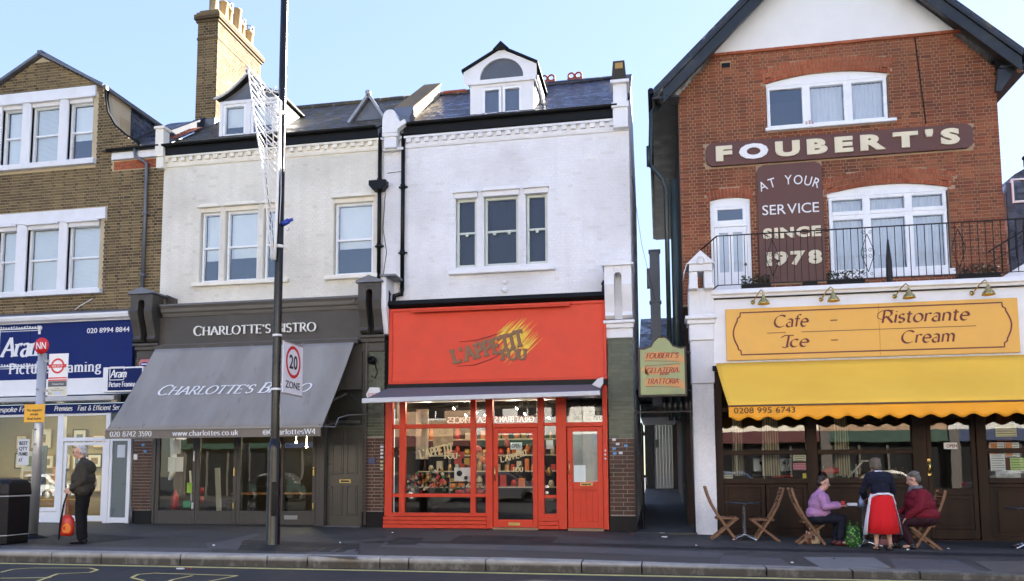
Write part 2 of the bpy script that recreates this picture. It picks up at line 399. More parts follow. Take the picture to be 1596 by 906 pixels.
    g['5'] = (.5, [[(.46,1),(.12,1)], [(.12,1),(.08,.58)], [(.08,.56)]+A(.24,.31,.23,.31,110,-140,12)])
    g['6'] = (.54, [A(.28,.3,.22,.3,90,450,18), [(.44,1),(.2,.72),(.07,.38)]])
    g['7'] = (.5, [[(.02,1),(.5,1)], [(.5,1),(.18,0)]])
    g['8'] = (.52, [A(.26,.76,.19,.24,90,450,16), A(.26,.27,.23,.27,90,450,16)])
    g['9'] = (.54, [A(.26,.7,.22,.3,90,450,18), [(.47,.62),(.34,.28),(.1,0)]])
    g['@'] = (.9, [A(.45,.42,.42,.46,-50,300,24), A(.42,.42,.18,.2,0,360,12), [(.62,.62),(.62,.3),(.74,.26)]])
    g['.'] = (.2, [[(.1,.0),(.1,.07)]]); g["'"] = (.2, [[(.12,1),(.08,.78)]]); g['-'] = (.5, [[(.06,.42),(.44,.42)]]); g[','] = (.2, [[(.1,.04),(.06,-.12)]])
    g[' '] = (.34, []); g['+'] = (.5, [[(.05,.4),(.45,.4)], [(.25,.2),(.25,.6)]]); g['*'] = (.5, [[(.1,.4),(.4,.4)]])
    return g
GL = _G()
def _stroke(b, pts, thick, thin, nib, S, d0, d1, M):
    """one pen stroke as a raised ribbon; S scales, M maps (x, y, depth) to the world"""
    n = len(pts)
    if n < 2: return
    L = []; Rr = []; nb = math.radians(nib)
    closed = n > 4 and math.hypot(pts[0][0]-pts[-1][0], pts[0][1]-pts[-1][1]) < 1e-4
    for i, (x, y) in enumerate(pts):
        if closed and i in (0, n-1): p, q = pts[-2], pts[1]
        else: p, q = pts[max(i-1,0)], pts[min(i+1,n-1)]
        tx, ty = q[0]-p[0], q[1]-p[1]; l = math.hypot(tx, ty) or 1; tx /= l; ty /= l
        w = (thin + (thick-thin)*abs(math.sin(math.atan2(ty, tx)-nb)))/2
        # mitre a little at inner points
        if 0 < i < n-1 and not closed:
            a = (pts[i][0]-pts[i-1][0], pts[i][1]-pts[i-1][1]); la = math.hypot(*a) or 1
            dt = (a[0]*tx+a[1]*ty)/la; w /= max(.6, dt)
        L.append((x-ty*w, y+tx*w)); Rr.append((x+ty*w, y-tx*w))
    vs = [M(px_, py_, d1) for px_, py_ in L]+[M(px_, py_, d1) for px_, py_ in Rr]
    vs += [M(px_, py_, d0) for px_, py_ in L]+[M(px_, py_, d0) for px_, py_ in Rr]
    fs = []
    for i in range(n-1):
        fs.append((n+i, n+i+1, i+1, i))
        fs.append((i, i+1, 2*n+i+1, 2*n+i)); fs.append((n+i+1, n+i, 3*n+i, 3*n+i+1))
    fs.append((0, 2*n, 3*n, n)); fs.append((n-1, 2*n-1, 4*n-1, 3*n-1))
    b._add(vs, fs)
def glyph(b, ch, M, thick=.15, thin=.05, nib=0, serif=.12, depth=.01, d0=0., it=0., round_ends=0):
    if ch not in GL: return
    w, sts = GL[ch]
    for k, st in enumerate(sts):
        dd = depth*(1+.03*k)
        _stroke(b, st, thick, thin, nib, 1, d0, dd, M)
        if serif and ch not in ".'-@,0&":
            for e, o in ((st[0], st[1]), (st[-1], st[-2])):
                dx, dy = e[0]-o[0], e[1]-o[1]; l = math.hypot(dx, dy) or 1
                if math.hypot(st[0][0]-st[-1][0], st[0][1]-st[-1][1]) < 1e-4: continue
                onb = min(abs(e[1]-v) for v in (0, 1, .66, -.3)) < .02
                if abs(dy)/l > .8 and onb:
                    if ch in 'VWAwvy' and abs(e[1]-1) < .02 and ch == 'A': continue
                    if ch in 'VWwv' and e[1] < .02: continue
                    _stroke(b, [(e[0]-thick/2-serif*.55, e[1]+(thin/2 if e[1] < .3 else -thin/2)), (e[0]+thick/2+serif*.55, e[1]+(thin/2 if e[1] < .3 else -thin/2))], thin, thin, 0, 1, d0, dd*1.02, M)
                elif abs(dx)/l > .9 and ch in 'EFLTZ2' and e[0] > .3 or (ch == 'T' and abs(dx)/l > .9):
                    s = -1 if e[1] > .7 else (1 if e[1] < .3 else 0)
                    _stroke(b, [(e[0], e[1]+(thin/2 if s < 0 else -thin/2)-(serif*.5 if s == 0 else 0)), (e[0]+.02, e[1]+s*serif*1.1+(serif*.5 if s == 0 else 0))], thin*1.3, thin, 0, 1, d0, dd*1.01, M)
                elif ch in 'CSGcs' and e is st[0]:
                    _stroke(b, [(e[0]-.01, e[1]+serif*.5), (e[0]+.03, e[1]-serif*.8)], thin*1.3, thin, 0, 1, d0, dd*1.01, M)
def textw(s, sp=.08, small=1.0):
    w = 0
    for i, ch in enumerate(s):
        k = small if (small != 1.0 and i > 0 and s[i-1] not in ' ') and ch != ' ' else 1
        w += GL.get(ch, (.4,))[0]*k+sp
    return w-sp
def lettering(name, s, O, ux, uy, W, Hc, m, parent, thick=.15, thin=.05, nib=0, serif=.12, depth=.01, it=0., sp=.08, small=1.0, each=False, curve=None, sizes=None, flip=False, lift=.0):
    """W: overall width, Hc: cap height. each=True makes every letter its own part"""
    O = Vector(O); ux = Vector(ux).normalized(); uy = Vector(uy).normalized(); nn = ux.cross(uy)
    if flip: nn = -nn
    tw = textw(s, sp, small); sx = W/tw; x = 0; b = MB(); outs = []
    for i, ch in enumerate(s):
        k = small if (small != 1.0 and i > 0 and s[i-1] != ' ') and ch != ' ' else 1
        gw = GL.get(ch, (.4,))[0]*k; x0 = x
        t = (x0+gw/2)/tw
        dy, ang, sc = curve(t) if curve else (0, 0, 1)
        ca, sa = math.cos(ang), math.sin(ang)
        def M(gx, gy, d, x0=x0, k=k, ca=ca, sa=sa, dy=dy, sc=sc, gw=gw):
            lx = (gx*k+it*gy*k)*sx-gw*sx/2; ly = gy*k*Hc*sc
            X = x0*sx+gw*sx/2 + lx*ca-ly*sa; Y = dy+lx*sa+ly*ca
            return O+ux*X+uy*Y+nn*(d+lift)
        if ch != ' ':
            bb = MB() if each else b
            glyph(bb, ch, M, thick, thin, nib, serif, depth, 0., it)
            if each: outs.append(bb.build(name, m, parent))
        x += gw+sp
    if not each: outs.append(b.build(name, m, parent))
    return outs
def sansmesh(s, bold=0.0):
    cu = bpy.data.curves.new('lettering', 'FONT'); cu.body = s; cu.size = 1; cu.offset = bold; cu.resolution_u = 3
    o = bpy.data.objects.new('lettering', cu); COL.objects.link(o); bpy.context.view_layer.update()
    me = bpy.data.meshes.new_from_object(o.evaluated_get(bpy.context.evaluated_depsgraph_get()))
    bpy.data.objects.remove(o); bpy.data.curves.remove(cu)
    vs = [(v.co.x, v.co.y) for v in me.vertices]; fs = [tuple(p.vertices) for p in me.polygons]
    ed = {}
    for f in fs:
        for i in range(len(f)): e = (f[i], f[(i+1)%len(f)]); ed[e] = 1
    be = [e for e in ed if (e[1], e[0]) not in ed]
    bpy.data.meshes.remove(me); return vs, fs, be
def sans(name, s, O, ux, uy, W, Hc, m, parent, bold=0.0, depth=.004, each=False, gap=.12, it=0., flip=False, curve=None, refH=None, space=.35, keep_aspect=False, d0=0.):
    O = Vector(O); ux = Vector(ux).normalized(); uy = Vector(uy).normalized(); nn = ux.cross(uy)
    if flip: nn = -nn
    rv, _, _ = sansmesh('H', bold); y0 = min(v[1] for v in rv); ch_ = max(v[1] for v in rv)-y0; sy = Hc/ch_
    def put(b, vs, fs, be, ox, sx, dy=0, ang=0):
        ca, sa = math.cos(ang), math.sin(ang); xm = (min(v[0] for v in vs)+max(v[0] for v in vs))/2
        def P(v, d):
            ly = (v[1]-y0)*sy; lx = (v[0]-xm)*sx+it*ly
            return O+ux*(ox+xm*sx+lx*ca-ly*sa)+uy*(dy+lx*sa+ly*ca)+nn*d
        n = len(vs); V = [P(v, depth) for v in vs]+[P(v, d0) for v in vs]
        if flip: fs = [f[::-1] for f in fs]; be = [(q, p) for p, q in be]
        b._add(V, list(fs)+[(p, q, q+n, p+n)[::-1] for p, q in be])
    if not each and curve is None:
        vs, fs, be = sansmesh(s, bold); xa = min(v[0] for v in vs); xb = max(v[0] for v in vs); sx = W/(xb-xa) if W else sy
        b = MB(); put(b, [(v[0]-xa, v[1]) for v in vs], fs, be, 0, sx); return [b.build(name, m, parent)]
    its = []; x = 0
    for ch in s:
        if ch == ' ': x += space; continue
        vs, fs, be = sansmesh(ch, bold); xa = min(v[0] for v in vs); xb = max(v[0] for v in vs)
        its.append(([(v[0]-xa, v[1]) for v in vs], fs, be, x, xb-xa)); x += xb-xa+gap
    tw = x-gap; sx = W/tw; outs = []; b = MB()
    for vs, fs, be, ox, w in its:
        dy, ang = curve((ox+w/2)/tw) if curve else (0, 0)
        if each: b = MB()
        put(b, vs, fs, be, ox*sx, sx, dy, ang)
        if each: outs.append(b.build(name, m, parent))
    if not each: outs.append(b.build(name, m, parent))
    return outs
UX, UZ = (1,0,0), (0,0,1)
# ------------------------------------------------------------------ shared materials
WHITE = paint('white_paint', (.80,.80,.80), .45, .05, dirt=.12, dirtcol=(.5,.47,.42))
UPVC = paint('white_frame_plastic', (.86,.87,.88), .3, .03)
STONEW = paint('painted_stone_white', (.80,.80,.81), .6, .06, dirt=.2, dirtcol=(.45,.42,.38), streak=True)
CREAM = paint('painted_stone_cream', (.85,.81,.70), .6, .06, dirt=.22, dirtcol=(.42,.36,.26), streak=True)
MORTAR = paint('mortar_buff', (.52,.43,.28), .95, .15)
STOCK = brickmat('stock_brick', [(.080,.055,.030),(.14,.098,.048),(.20,.142,.068),(.27,.195,.092),(.16,.11,.055)], (.030,.024,.017))
REDB = brickmat('red_brick', [(.21,.058,.030),(.29,.085,.040),(.36,.12,.056),(.28,.105,.052),(.17,.056,.032)], (.085,.035,.024))
REDARCH = brickmat('red_rubbed_brick', [(.34,.085,.04),(.42,.11,.05),(.46,.14,.065),(.38,.11,.05)], (.10,.04,.03))
MORTARR = paint('mortar_pale_pink', (.42,.30,.20), .95, .15)
DKB = brickmat('dark_brick', [(.045,.02,.014),(.075,.032,.02),(.10,.04,.025),(.06,.03,.02)], (.02,.014,.012), rough=.45)
MORTARD = paint('mortar_pale_grey', (.34,.30,.25), .9, .2)
MORTARB = paint('mortar_black', (.05,.05,.045), .9, .2)
GRNB = brickmat('glazed_green_brick', [(.055,.075,.05),(.085,.105,.07),(.11,.13,.085),(.07,.09,.06)], (.02,.03,.022), rough=.25)
WBR = brickmat('white_painted_brick', [(.86,.86,.88),(.89,.89,.90),(.87,.87,.89),(.90,.90,.91)], (.76,.73,.71), rough=.6, streak=(.62,.62,.64), bs=.15)
WBM = paint('white_painted_joint', (.76,.76,.78), .7, .08)
CBR = brickmat('cream_painted_brick', [(.84,.81,.71),(.88,.85,.76),(.86,.83,.73),(.89,.86,.78)], (.70,.66,.57), rough=.6, streak=(.58,.52,.42), bs=.12)
CBM = paint('cream_painted_joint', (.74,.70,.59), .7, .08)
LEAD = paint('lead_sheet', (.16,.17,.19), .45, .25, metal=.3)
BLKGUT = paint('black_gutter_paint', (.007,.0075,.008), .5, .2, spec=.2)
BLKMET = paint('black_gloss_metal', (.006,.006,.007), .4, .2, spec=.22)
SLATE = slatemat('roof_slate', (.035,.04,.055), mossy=.12, rough=.3)
SLATEM = slatemat('mossy_roof_slate', (.045,.043,.042), mossy=.42, rough=.5)
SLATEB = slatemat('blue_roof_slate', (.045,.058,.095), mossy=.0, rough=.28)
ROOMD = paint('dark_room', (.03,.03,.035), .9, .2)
GLASS = glassmat('window_glass', base=.12); GLASSN = glassmat('old_window_glass', base=.02, tint=(.8,.82,.85))
GLASSS = glassmat('shop_glass', base=.045, wavy=.015)
BLIND = paint('white_blind', (.86,.89,.93), .8, .04)
TERRA = paint('terracotta', (.30,.08,.045), .8, .2)
def sash(parent, x0, x1, z0, z1, y, fm, fw=.055, split=.5, gl=GLASS, blind=None, dep=.09, blind_to=0, slats=False, mullions=(), room=True, label=None):
    """sliding window: y is the front of the outer frame, the panes lie behind it"""
    b = MB()
    b.box(x0, x0+fw, y, y+dep, z0, z1); b.box(x1-fw, x1, y, y+dep, z0, z1)
    b.box(x0+fw, x1-fw, y+.001, y+dep, z1-fw, z1); b.box(x0+fw, x1-fw, y-.012, y+dep, z0, z0+fw*1.25)
    zm = None
    if split: zm = z0+(z1-z0)*split; b.box(x0+fw, x1-fw, y+.012, y+dep-.002, zm-.028, zm+.022)
    for mx in mullions: b.box(mx-.03, mx+.03, y+.006, y+dep-.003, z0+fw, z1-fw)
    w = b.build('window', fm, parent, .004, label=label)
    spans = [(z0+fw*1.25, z1-fw, .05)] if zm is None else [(z0+fw*1.25, zm-.028, .058), (zm+.022, z1-fw, .036)]
    xs = [x0+fw]+[m for mx in mullions for m in (mx-.03, mx+.03)]+[x1-fw]
    for a, c, d in spans:
        for i in range(0, len(xs), 2):
            q = MB(); q.quad((xs[i], y+d, a), (xs[i+1], y+d, a), (xs[i+1], y+d, c), (xs[i], y+d, c)); q.build('pane', gl, w)
    if blind:
        q = MB(); zb = z0+fw+blind_to*(z1-z0)
        if slats:
            z = z1-fw
            while z > zb: q.quad((x0+fw, y+dep+.022, z-.036), (x1-fw, y+dep+.022, z-.036), (x1-fw, y+dep+.032, z), (x0+fw, y+dep+.032, z)); z -= .035
            q.build('slatted_blind', blind, w)
        else:
            n = 26; 
            for i in range(n):
                xa = x0+fw+(x1-x0-2*fw)*i/n; xb = x0+fw+(x1-x0-2*fw)*(i+1)/n
                da = dep+.05+.012*math.sin(i*1.7)*(1 if slats is None else .1); db = dep+.05+.012*math.sin((i+1)*1.7)*(1 if slats is None else .1)
                q.quad((xa, y+da, zb), (xb, y+db, zb), (xb, y+db, z1-fw), (xa, y+da, z1-fw))
            q.build('curtain' if slats is None else 'roller_blind', blind, w)
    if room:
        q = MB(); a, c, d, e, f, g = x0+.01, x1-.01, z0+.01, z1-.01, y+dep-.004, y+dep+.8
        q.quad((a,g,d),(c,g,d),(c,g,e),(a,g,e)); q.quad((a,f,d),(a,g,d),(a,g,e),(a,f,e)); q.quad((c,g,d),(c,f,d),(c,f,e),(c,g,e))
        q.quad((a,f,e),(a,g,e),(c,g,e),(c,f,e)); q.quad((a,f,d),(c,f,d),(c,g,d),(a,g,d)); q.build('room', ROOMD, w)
    return w
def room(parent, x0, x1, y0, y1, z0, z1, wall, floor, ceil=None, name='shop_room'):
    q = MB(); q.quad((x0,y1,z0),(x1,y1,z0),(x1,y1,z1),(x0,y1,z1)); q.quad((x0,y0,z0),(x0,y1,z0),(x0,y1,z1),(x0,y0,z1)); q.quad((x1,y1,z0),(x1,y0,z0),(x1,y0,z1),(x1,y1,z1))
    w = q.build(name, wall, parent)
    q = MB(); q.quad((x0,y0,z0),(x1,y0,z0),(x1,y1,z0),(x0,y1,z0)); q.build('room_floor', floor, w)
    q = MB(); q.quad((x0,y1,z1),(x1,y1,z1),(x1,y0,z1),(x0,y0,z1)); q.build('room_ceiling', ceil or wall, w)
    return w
def pane(parent, x0, x1, z0, z1, y, m=None, name='pane'):
    q = MB(); q.quad((x0,y,z0),(x1,y,z0),(x1,y,z1),(x0,y,z1)); return q.build(name, m or GLASSS, parent)
def dentils(parent, x0, x1, z, y, m, step=.23, w=.115, h=.11, d=.07):
    """row of small blocks, each its own mesh sharing one set of data"""
    b = MB(); b.box(0, w, 0, d+.01, 0, h); me = mesh_data('dentil', b, m, (0,0,0)); n = int((x1-x0)/step); org = origin(parent)
    for i in range(n+1):
        x = x0+i*(x1-x0-w)/n; o = bpy.data.objects.new('dentil', me); COL.objects.link(o); o.parent = parent; o.location = Vector((x, y-d, z))-org
def gutter(parent, x0, x1, y, z, m=BLKGUT, r=.065):
    b = MB(); pts = [(math.cos(a)*r, math.sin(a)*r) for a in [math.pi+math.pi*i/6 for i in range(7)]]
    out = [(y+p, z+q) for p, q in pts]; inn = [(y+p*.85, z+q*.85) for p, q in reversed(pts)]
    b.yz(out+inn, x0, x1); g = b.build('gutter', m, parent); return g
# ------------------------------------------------------------------ ground
def gz(x, y):
    def it(xs, vs):
        if x <= xs[0]: return vs[0]
        for i in range(len(xs)-1):
            if x <= xs[i+1]: t = (x-xs[i])/(xs[i+1]-xs[i]); return vs[i]+(vs[i+1]-vs[i])*t
        return vs[-1]
    f = it([-20,-14,-6.6,-1,1,6,12], [.10,.08,.035,-.01,-.06,-.16,-.2]); k = it([-20,-10,-2,1.4,4.4,12], [.035,.035,.028,-.022,-.05,-.08])
    t = min(1, max(0, (y-11.75)/(18.2-11.75))); return k+(f-k)*t
YK = 11.72
def t_asphalt(name, base, pale, scale=1.0, patch=.5):
    t = NT(name); n1 = t.noise(.6*scale, 6, rough=.65); n2 = t.noise(140, 3); n3 = t.noise(9, 5, stretch=(.35, 1, 1)); v = t.n('ShaderNodeTexVoronoi'); v.inputs['Scale'].default_value = 120; t.l(t.pos(), v.inputs['Vector'])
    c = t.mix(t.mapr(n1, .35, .65, 0, patch), base, pale); c = t.mix(t.mapr(n3, .45, .7, 0, .4), c, tuple(x*.6 for x in base))
    c = t.mix(t.mapr(v.outputs['Distance'], 0, .5, .35, 0), c, tuple(min(1, x*2.2) for x in pale))
    t.bsdf(c, t.mapr(n1, .3, .7, .6, .85), 0, n2, .6, .006, .4); return t.m
ASPH = t_asphalt('road_asphalt', (.020,.021,.024), (.030,.030,.034))
PAVM = t_asphalt('footway_asphalt', (.036,.035,.032), (.072,.071,.066), patch=1.0)
PATCHM = t_asphalt('footway_asphalt_pale', (.078,.078,.079), (.105,.105,.106), 2)
PATCHD = t_asphalt('footway_asphalt_dark', (.012,.0125,.014), (.018,.018,.020), 2)
g = MB(); g.quad((-400,-400,-.135),(400,-400,-.135),(400,YK,-.135),(-400,YK,-.135)); g.quad((-400,YK,-.135),(400,YK,-.135),(400,400,-.135),(-400,400,-.135)); 
struct('ground', g, ASPH)
g = MB(); xs = [-60,-20,-17,-14,-11.5,-10,-8,-6.6,-4,-2,-1,0,1,1.4,3,4.4,6,9,12,60]; ys = [YK+.30, 12.5, 13.6, 15, 16.6, 18.2, 18.45, 18.7]
for i in range(len(xs)-1):
    for j in range(len(ys)-1):
        a, c, d, e = xs[i], xs[i+1], ys[j], ys[j+1]; g.quad((a,d,gz(a,d)),(c,d,gz(c,d)),(c,e,gz(c,e)),(a,e,gz(a,e)))
struct('pavement', g, PAVM)
pav_patches = MB()
def patch(pts, m, name, lift=.004, n=8):
    """thin sheet laid on the footway, subdivided so that it follows the slope"""
    b = MB(); P = lambda q: (q[0], q[1], gz(q[0], q[1])+lift)
    A, B_, C_, D_ = [Vector((p[0], p[1])) for p in pts]
    for i in range(n):
        for j in range(2):
            f = lambda s, t: P((A*(1-s)+B_*s)*(1-t)+(D_*(1-s)+C_*s)*t)
            b.quad(f(i/n, j/2), f((i+1)/n, j/2), f((i+1)/n, (j+1)/2), f(i/n, (j+1)/2))
    o = struct(name, b, m); return o
def gp(x, y):
    z = 0
    for _ in range(4):
        d = _ray(x, y); p = Vector((0,0,CH))+d*((z-CH)/d.z); z = gz(p.x, p.y)
    return (p.x, p.y)
PAV = bpy.data.objects['pavement']
for pts, m in (
    ([gp(2,846), gp(110,851), gp(230,838), gp(110,830)], PATCHD), ([gp(370,858), gp(560,862), gp(560,848), gp(380,842)], PATCHD), ([gp(325,856), gp(372,857), gp(420,846), gp(320,846)], PATCHM),
    ([gp(2,858), gp(330,861), gp(330,855), gp(2,851)], PATCHM), ([gp(700,844), gp(860,847), gp(870,837), gp(720,834)], PATCHD),
    ([gp(372,846), gp(408,833), gp(398,832), gp(338,846)], PATCHM),
    ([gp(470,866), gp(556,871), gp(560,856), gp(500,853)], PATCHM), ([gp(590,853), gp(1120,870), gp(1130,861), gp(600,846)], PATCHM), ([gp(560,846), gp(1150,862), gp(1596,867), gp(1590,862)][0:1]+[gp(1596,868), gp(1596,864), gp(600,843)], PATCHD),
    ([gp(1120,882), gp(1238,886), gp(1215,870), gp(1125,866)], PATCHM), ([gp(1400,890), gp(1530,892), gp(1490,873), gp(1385,871)], PATCHM)):
    o = patch(pts, m, 'footway_patch'); o.parent = PAV; del o['kind']
SLAB = paint('concrete_slab', (.17,.17,.17), .85, .15, dirt=.4, scale=6); SLABB = paint('brown_slab', (.10,.088,.07), .85, .2, dirt=.3)
b = MB(); q = [gp(1282,887), gp(1388,885), gp(1362,870), gp(1252,869)]; b.prism([(x, y, gz(x, y)-.02) for x, y in q], (0,0,.030)); o = b.build('paving_slab', SLAB, PAV, .004)
b = MB(); q = [gp(1550,893), gp(1650,893), gp(1650,876), gp(1518,876)]; b.prism([(x, y, gz(x, y)-.02) for x, y in q], (0,0,.030)); o = b.build('paving_slab', SLABB, PAV, .004)
# inspection cover with a frame and bars
o = patch([gp(600,850), gp(648,850), gp(662,839), gp(620,838)], PATCHD, 'inspection_cover', .006); o.parent = PAV; del o['kind']
b = MB(); a, c, d, e = [Vector((*gp(*p), 0)) for p in ((600,850),(648,850),(662,839),(620,838))]
for s in range(1, 5):
    p, q = a+(e-a)*s/5, c+(d-c)*s/5; b.bar((p.x,p.y,gz(p.x,p.y)+.008), (q.x,q.y,gz(q.x,q.y)+.008), .012, .006)
for s in range(1, 9):
    p, q = a+(c-a)*s/9, e+(d-e)*s/9; b.bar((p.x,p.y,gz(p.x,p.y)+.007), (q.x,q.y,gz(q.x,q.y)+.007), .010, .006)
b.build('cover_rib', MORTARB, PAV, kind='stuff')
# kerb of separate stones
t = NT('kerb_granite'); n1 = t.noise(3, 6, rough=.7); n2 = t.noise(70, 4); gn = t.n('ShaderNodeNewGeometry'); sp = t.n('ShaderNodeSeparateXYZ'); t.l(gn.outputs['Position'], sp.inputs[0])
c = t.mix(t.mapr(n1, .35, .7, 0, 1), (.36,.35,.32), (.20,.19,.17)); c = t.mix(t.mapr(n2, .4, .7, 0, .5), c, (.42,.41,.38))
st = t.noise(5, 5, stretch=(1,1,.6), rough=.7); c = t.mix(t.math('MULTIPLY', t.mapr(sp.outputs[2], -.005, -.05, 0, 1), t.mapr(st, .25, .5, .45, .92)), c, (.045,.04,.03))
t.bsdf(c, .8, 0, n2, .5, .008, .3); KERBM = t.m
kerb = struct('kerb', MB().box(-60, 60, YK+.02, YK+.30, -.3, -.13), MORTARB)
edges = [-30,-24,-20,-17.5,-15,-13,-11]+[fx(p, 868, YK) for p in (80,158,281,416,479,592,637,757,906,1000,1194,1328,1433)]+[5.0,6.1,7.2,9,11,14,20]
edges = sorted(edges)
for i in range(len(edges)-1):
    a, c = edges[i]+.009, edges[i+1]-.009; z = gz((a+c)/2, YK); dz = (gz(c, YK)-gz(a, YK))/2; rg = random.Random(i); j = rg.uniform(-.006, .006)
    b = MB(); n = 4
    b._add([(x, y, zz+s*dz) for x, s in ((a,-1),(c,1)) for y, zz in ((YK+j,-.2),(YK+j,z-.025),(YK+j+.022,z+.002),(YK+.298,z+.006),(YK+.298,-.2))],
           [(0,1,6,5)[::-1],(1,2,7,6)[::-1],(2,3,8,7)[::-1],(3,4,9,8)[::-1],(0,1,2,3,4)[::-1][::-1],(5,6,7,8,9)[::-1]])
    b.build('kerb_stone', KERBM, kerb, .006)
# road paint
YEL = paint('worn_yellow_paint', (.66,.56,.20), .7, .2, dirt=.35, dirtcol=(.08,.075,.06), scale=8)
def gr(x, y):
    d = _ray(x, y); p = Vector((0,0,CH))+d*((-.135-CH)/d.z); return p
ln = MB()
la, lb = gr(0,879), gr(1100,906)
sl_ = (lb.y-la.y)/(lb.x-la.x)
y0 = gr(500,888).y
ln.quad((-60,y0-.08,-.131),(60,y0-.08,-.131),(60,y0+.05,-.131),(-60,y0+.05,-.131)); o = struct('road_line', ln, YEL)
# the lettering of a bus stop, its lower parts out of view
def roadstroke(b, pts, w=.11):
    P = [gr(*p) for p in pts]
    for i in range(len(P)-1):
        t_ = (P[i+1]-P[i]).normalized(); s = Vector((-t_.y, t_.x, 0))*w/2; L = .02*0
        b._add([(*(P[i]-s).xy, -.129+i*.00001), (*(P[i]+s).xy, -.129+i*.00001), (*(P[i+1]+s).xy, -.129+i*.00001), (*(P[i+1]-s).xy, -.129+i*.00001)], [(0,3,2,1)])
b = MB()
roadstroke(b, [(0,893),(20,888),(50,886),(140,886),(152,889),(140,893),(90,895),(60,906),(30,920)], .05)
roadstroke(b, [(0,902),(80,901)], .06)
roadstroke(b, [(225,906),(205,901),(215,896),(240,894),(370,898),(330,906),(300,915)], .05)
roadstroke(b, [(300,898),(270,904),(250,912)], .05)
struct('road_lettering', b, YEL)
# ================================================================== picture framing shop (yellow stock brick)
YW = 18.5
B1 = thing('brick_shop_house', 'yellow stock brick house with white triple windows above the blue picture framing shop', 'building', (-16.4, 18.6, 0))
x0, x1 = -20.4, -12.66
upper = [(-17.66,-17.02,9.72,11.50), (-16.74,-15.86,9.72,11.50), (-15.58,-14.84,9.72,11.50)]
lower = [(-17.60,-17.0,6.16,8.08), (-16.68,-15.70,6.16,8.08), (-15.44,-14.48,6.16,8.08)]
def prof1(z):
    if z < 9.86: return (x0, -12.66)
    if z < 11.45:
        t = [(9.86,-13.42),(10.08,-13.55),(10.29,-13.85),(10.62,-14.22),(11.0,-14.44),(11.45,-14.54)]
        for i in range(5):
            if z <= t[i+1][0]: r = t[i][1]+(t[i+1][1]-t[i][1])*(z-t[i][0])/(t[i+1][0]-t[i][0]); return (-33.02-r, r)
    if z < 12.70: r = -16.51+(12.78-z)*1.80; r = min(r, -14.54); return (-33.02-r, r)
    return (0, -1)
b = MB(); holed(b, x0, x1, 3.2, 9.86, YW+.006, YW+.3, lower+[(-17.66,-17.02,9.72,9.87),(-16.74,-15.86,9.72,9.87),(-15.58,-14.84,9.72,9.87)])
holed(b, -18.48, -14.54, 9.86, 11.5, YW+.006, YW+.3, upper)
for s in (1, -1):
    pts = [(-14.54, 9.86), (-13.42,9.86),(-13.55,10.08),(-13.85,10.29),(-14.22,10.62),(-14.44,11.0),(-14.54,11.5)]
    if s < 0: pts = [(-33.02-px_, pz) for px_, pz in pts][::-1]
    b.xz(pts, YW+.006, YW+.3)
b.xz([(-18.48,11.5),(-14.54,11.5),(-14.54,11.66),(-16.51,12.76),(-18.48,11.66)], YW+.006, YW+.3)
b.build('wall', MORTAR, B1)
hs = [(-18.6,-14.74,11.46,11.78),(-18.6,-14.7,9.50,11.6),(-18.6,-14.28,8.04,8.36),(-18.6,-14.36,6.04,8.1),(-14.2,-12.6,9.34,9.9)]
bricks(B1, x0, x1, 5.44, 12.66, YW, hs, STOCK, indiv=300, xr=prof1, darkhead=.55)
bricks(B1, -14.14, -12.72, 9.36, 9.60, YW-.012, [], REDARCH, indiv=20, darkhead=.1)
part('side_wall', B1, STOCK, (x1-.3, x1-.002, YW+.3, 27, 3.2, 9.9)); 
# stone surrounds
b = MB()
b.box(-18.7, -14.75, YW-.07, YW+.1, 11.46, 11.76); b.box(-18.7, -14.30, YW-.07, YW+.1, 8.04, 8.35)
for xa, xb in ((-17.02,-16.74),(-15.86,-15.58),(-18.7,-17.66)): b.box(xa, xb, YW-.045, YW+.12, 9.72, 11.46)
for xa, xb in ((-17.0,-16.68),(-15.70,-15.44),(-18.7,-17.6)): b.box(xa, xb, YW-.045, YW+.12, 6.16, 8.04)
b.build('stone_surround', STONEW, B1, .01)
for (h, zt) in [(w, 11.42) for w in upper]+[(w, 7.98) for w in lower]:
    b = MB(); xa, xb = h[0]+.02, h[1]-.02
    b.xz([(xa-.06,zt),(xa+.06,zt+.085),(xb-.06,zt+.085),(xb+.06,zt)], YW-.13, YW-.046); b.box(xa, xb, YW-.03, YW+.1, zt-.1, zt+.02)
    b.build('window_hood', STONEW, B1, .008)
part('window_sill', B1, STONEW, (-18.7,-14.68,YW-.14,YW+.1,9.56,9.715), bevel=.01); part('window_sill', B1, STONEW, (-18.7,-14.32,YW-.14,YW+.1,6.03,6.155), bevel=.01)
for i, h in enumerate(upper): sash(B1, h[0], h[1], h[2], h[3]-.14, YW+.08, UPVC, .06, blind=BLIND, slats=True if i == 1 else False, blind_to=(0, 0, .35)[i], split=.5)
for i, h in enumerate(lower): sash(B1, h[0], h[1], h[2], h[3]-.12, YW+.08, UPVC, .06, blind=BLIND, slats=True, split=.5)
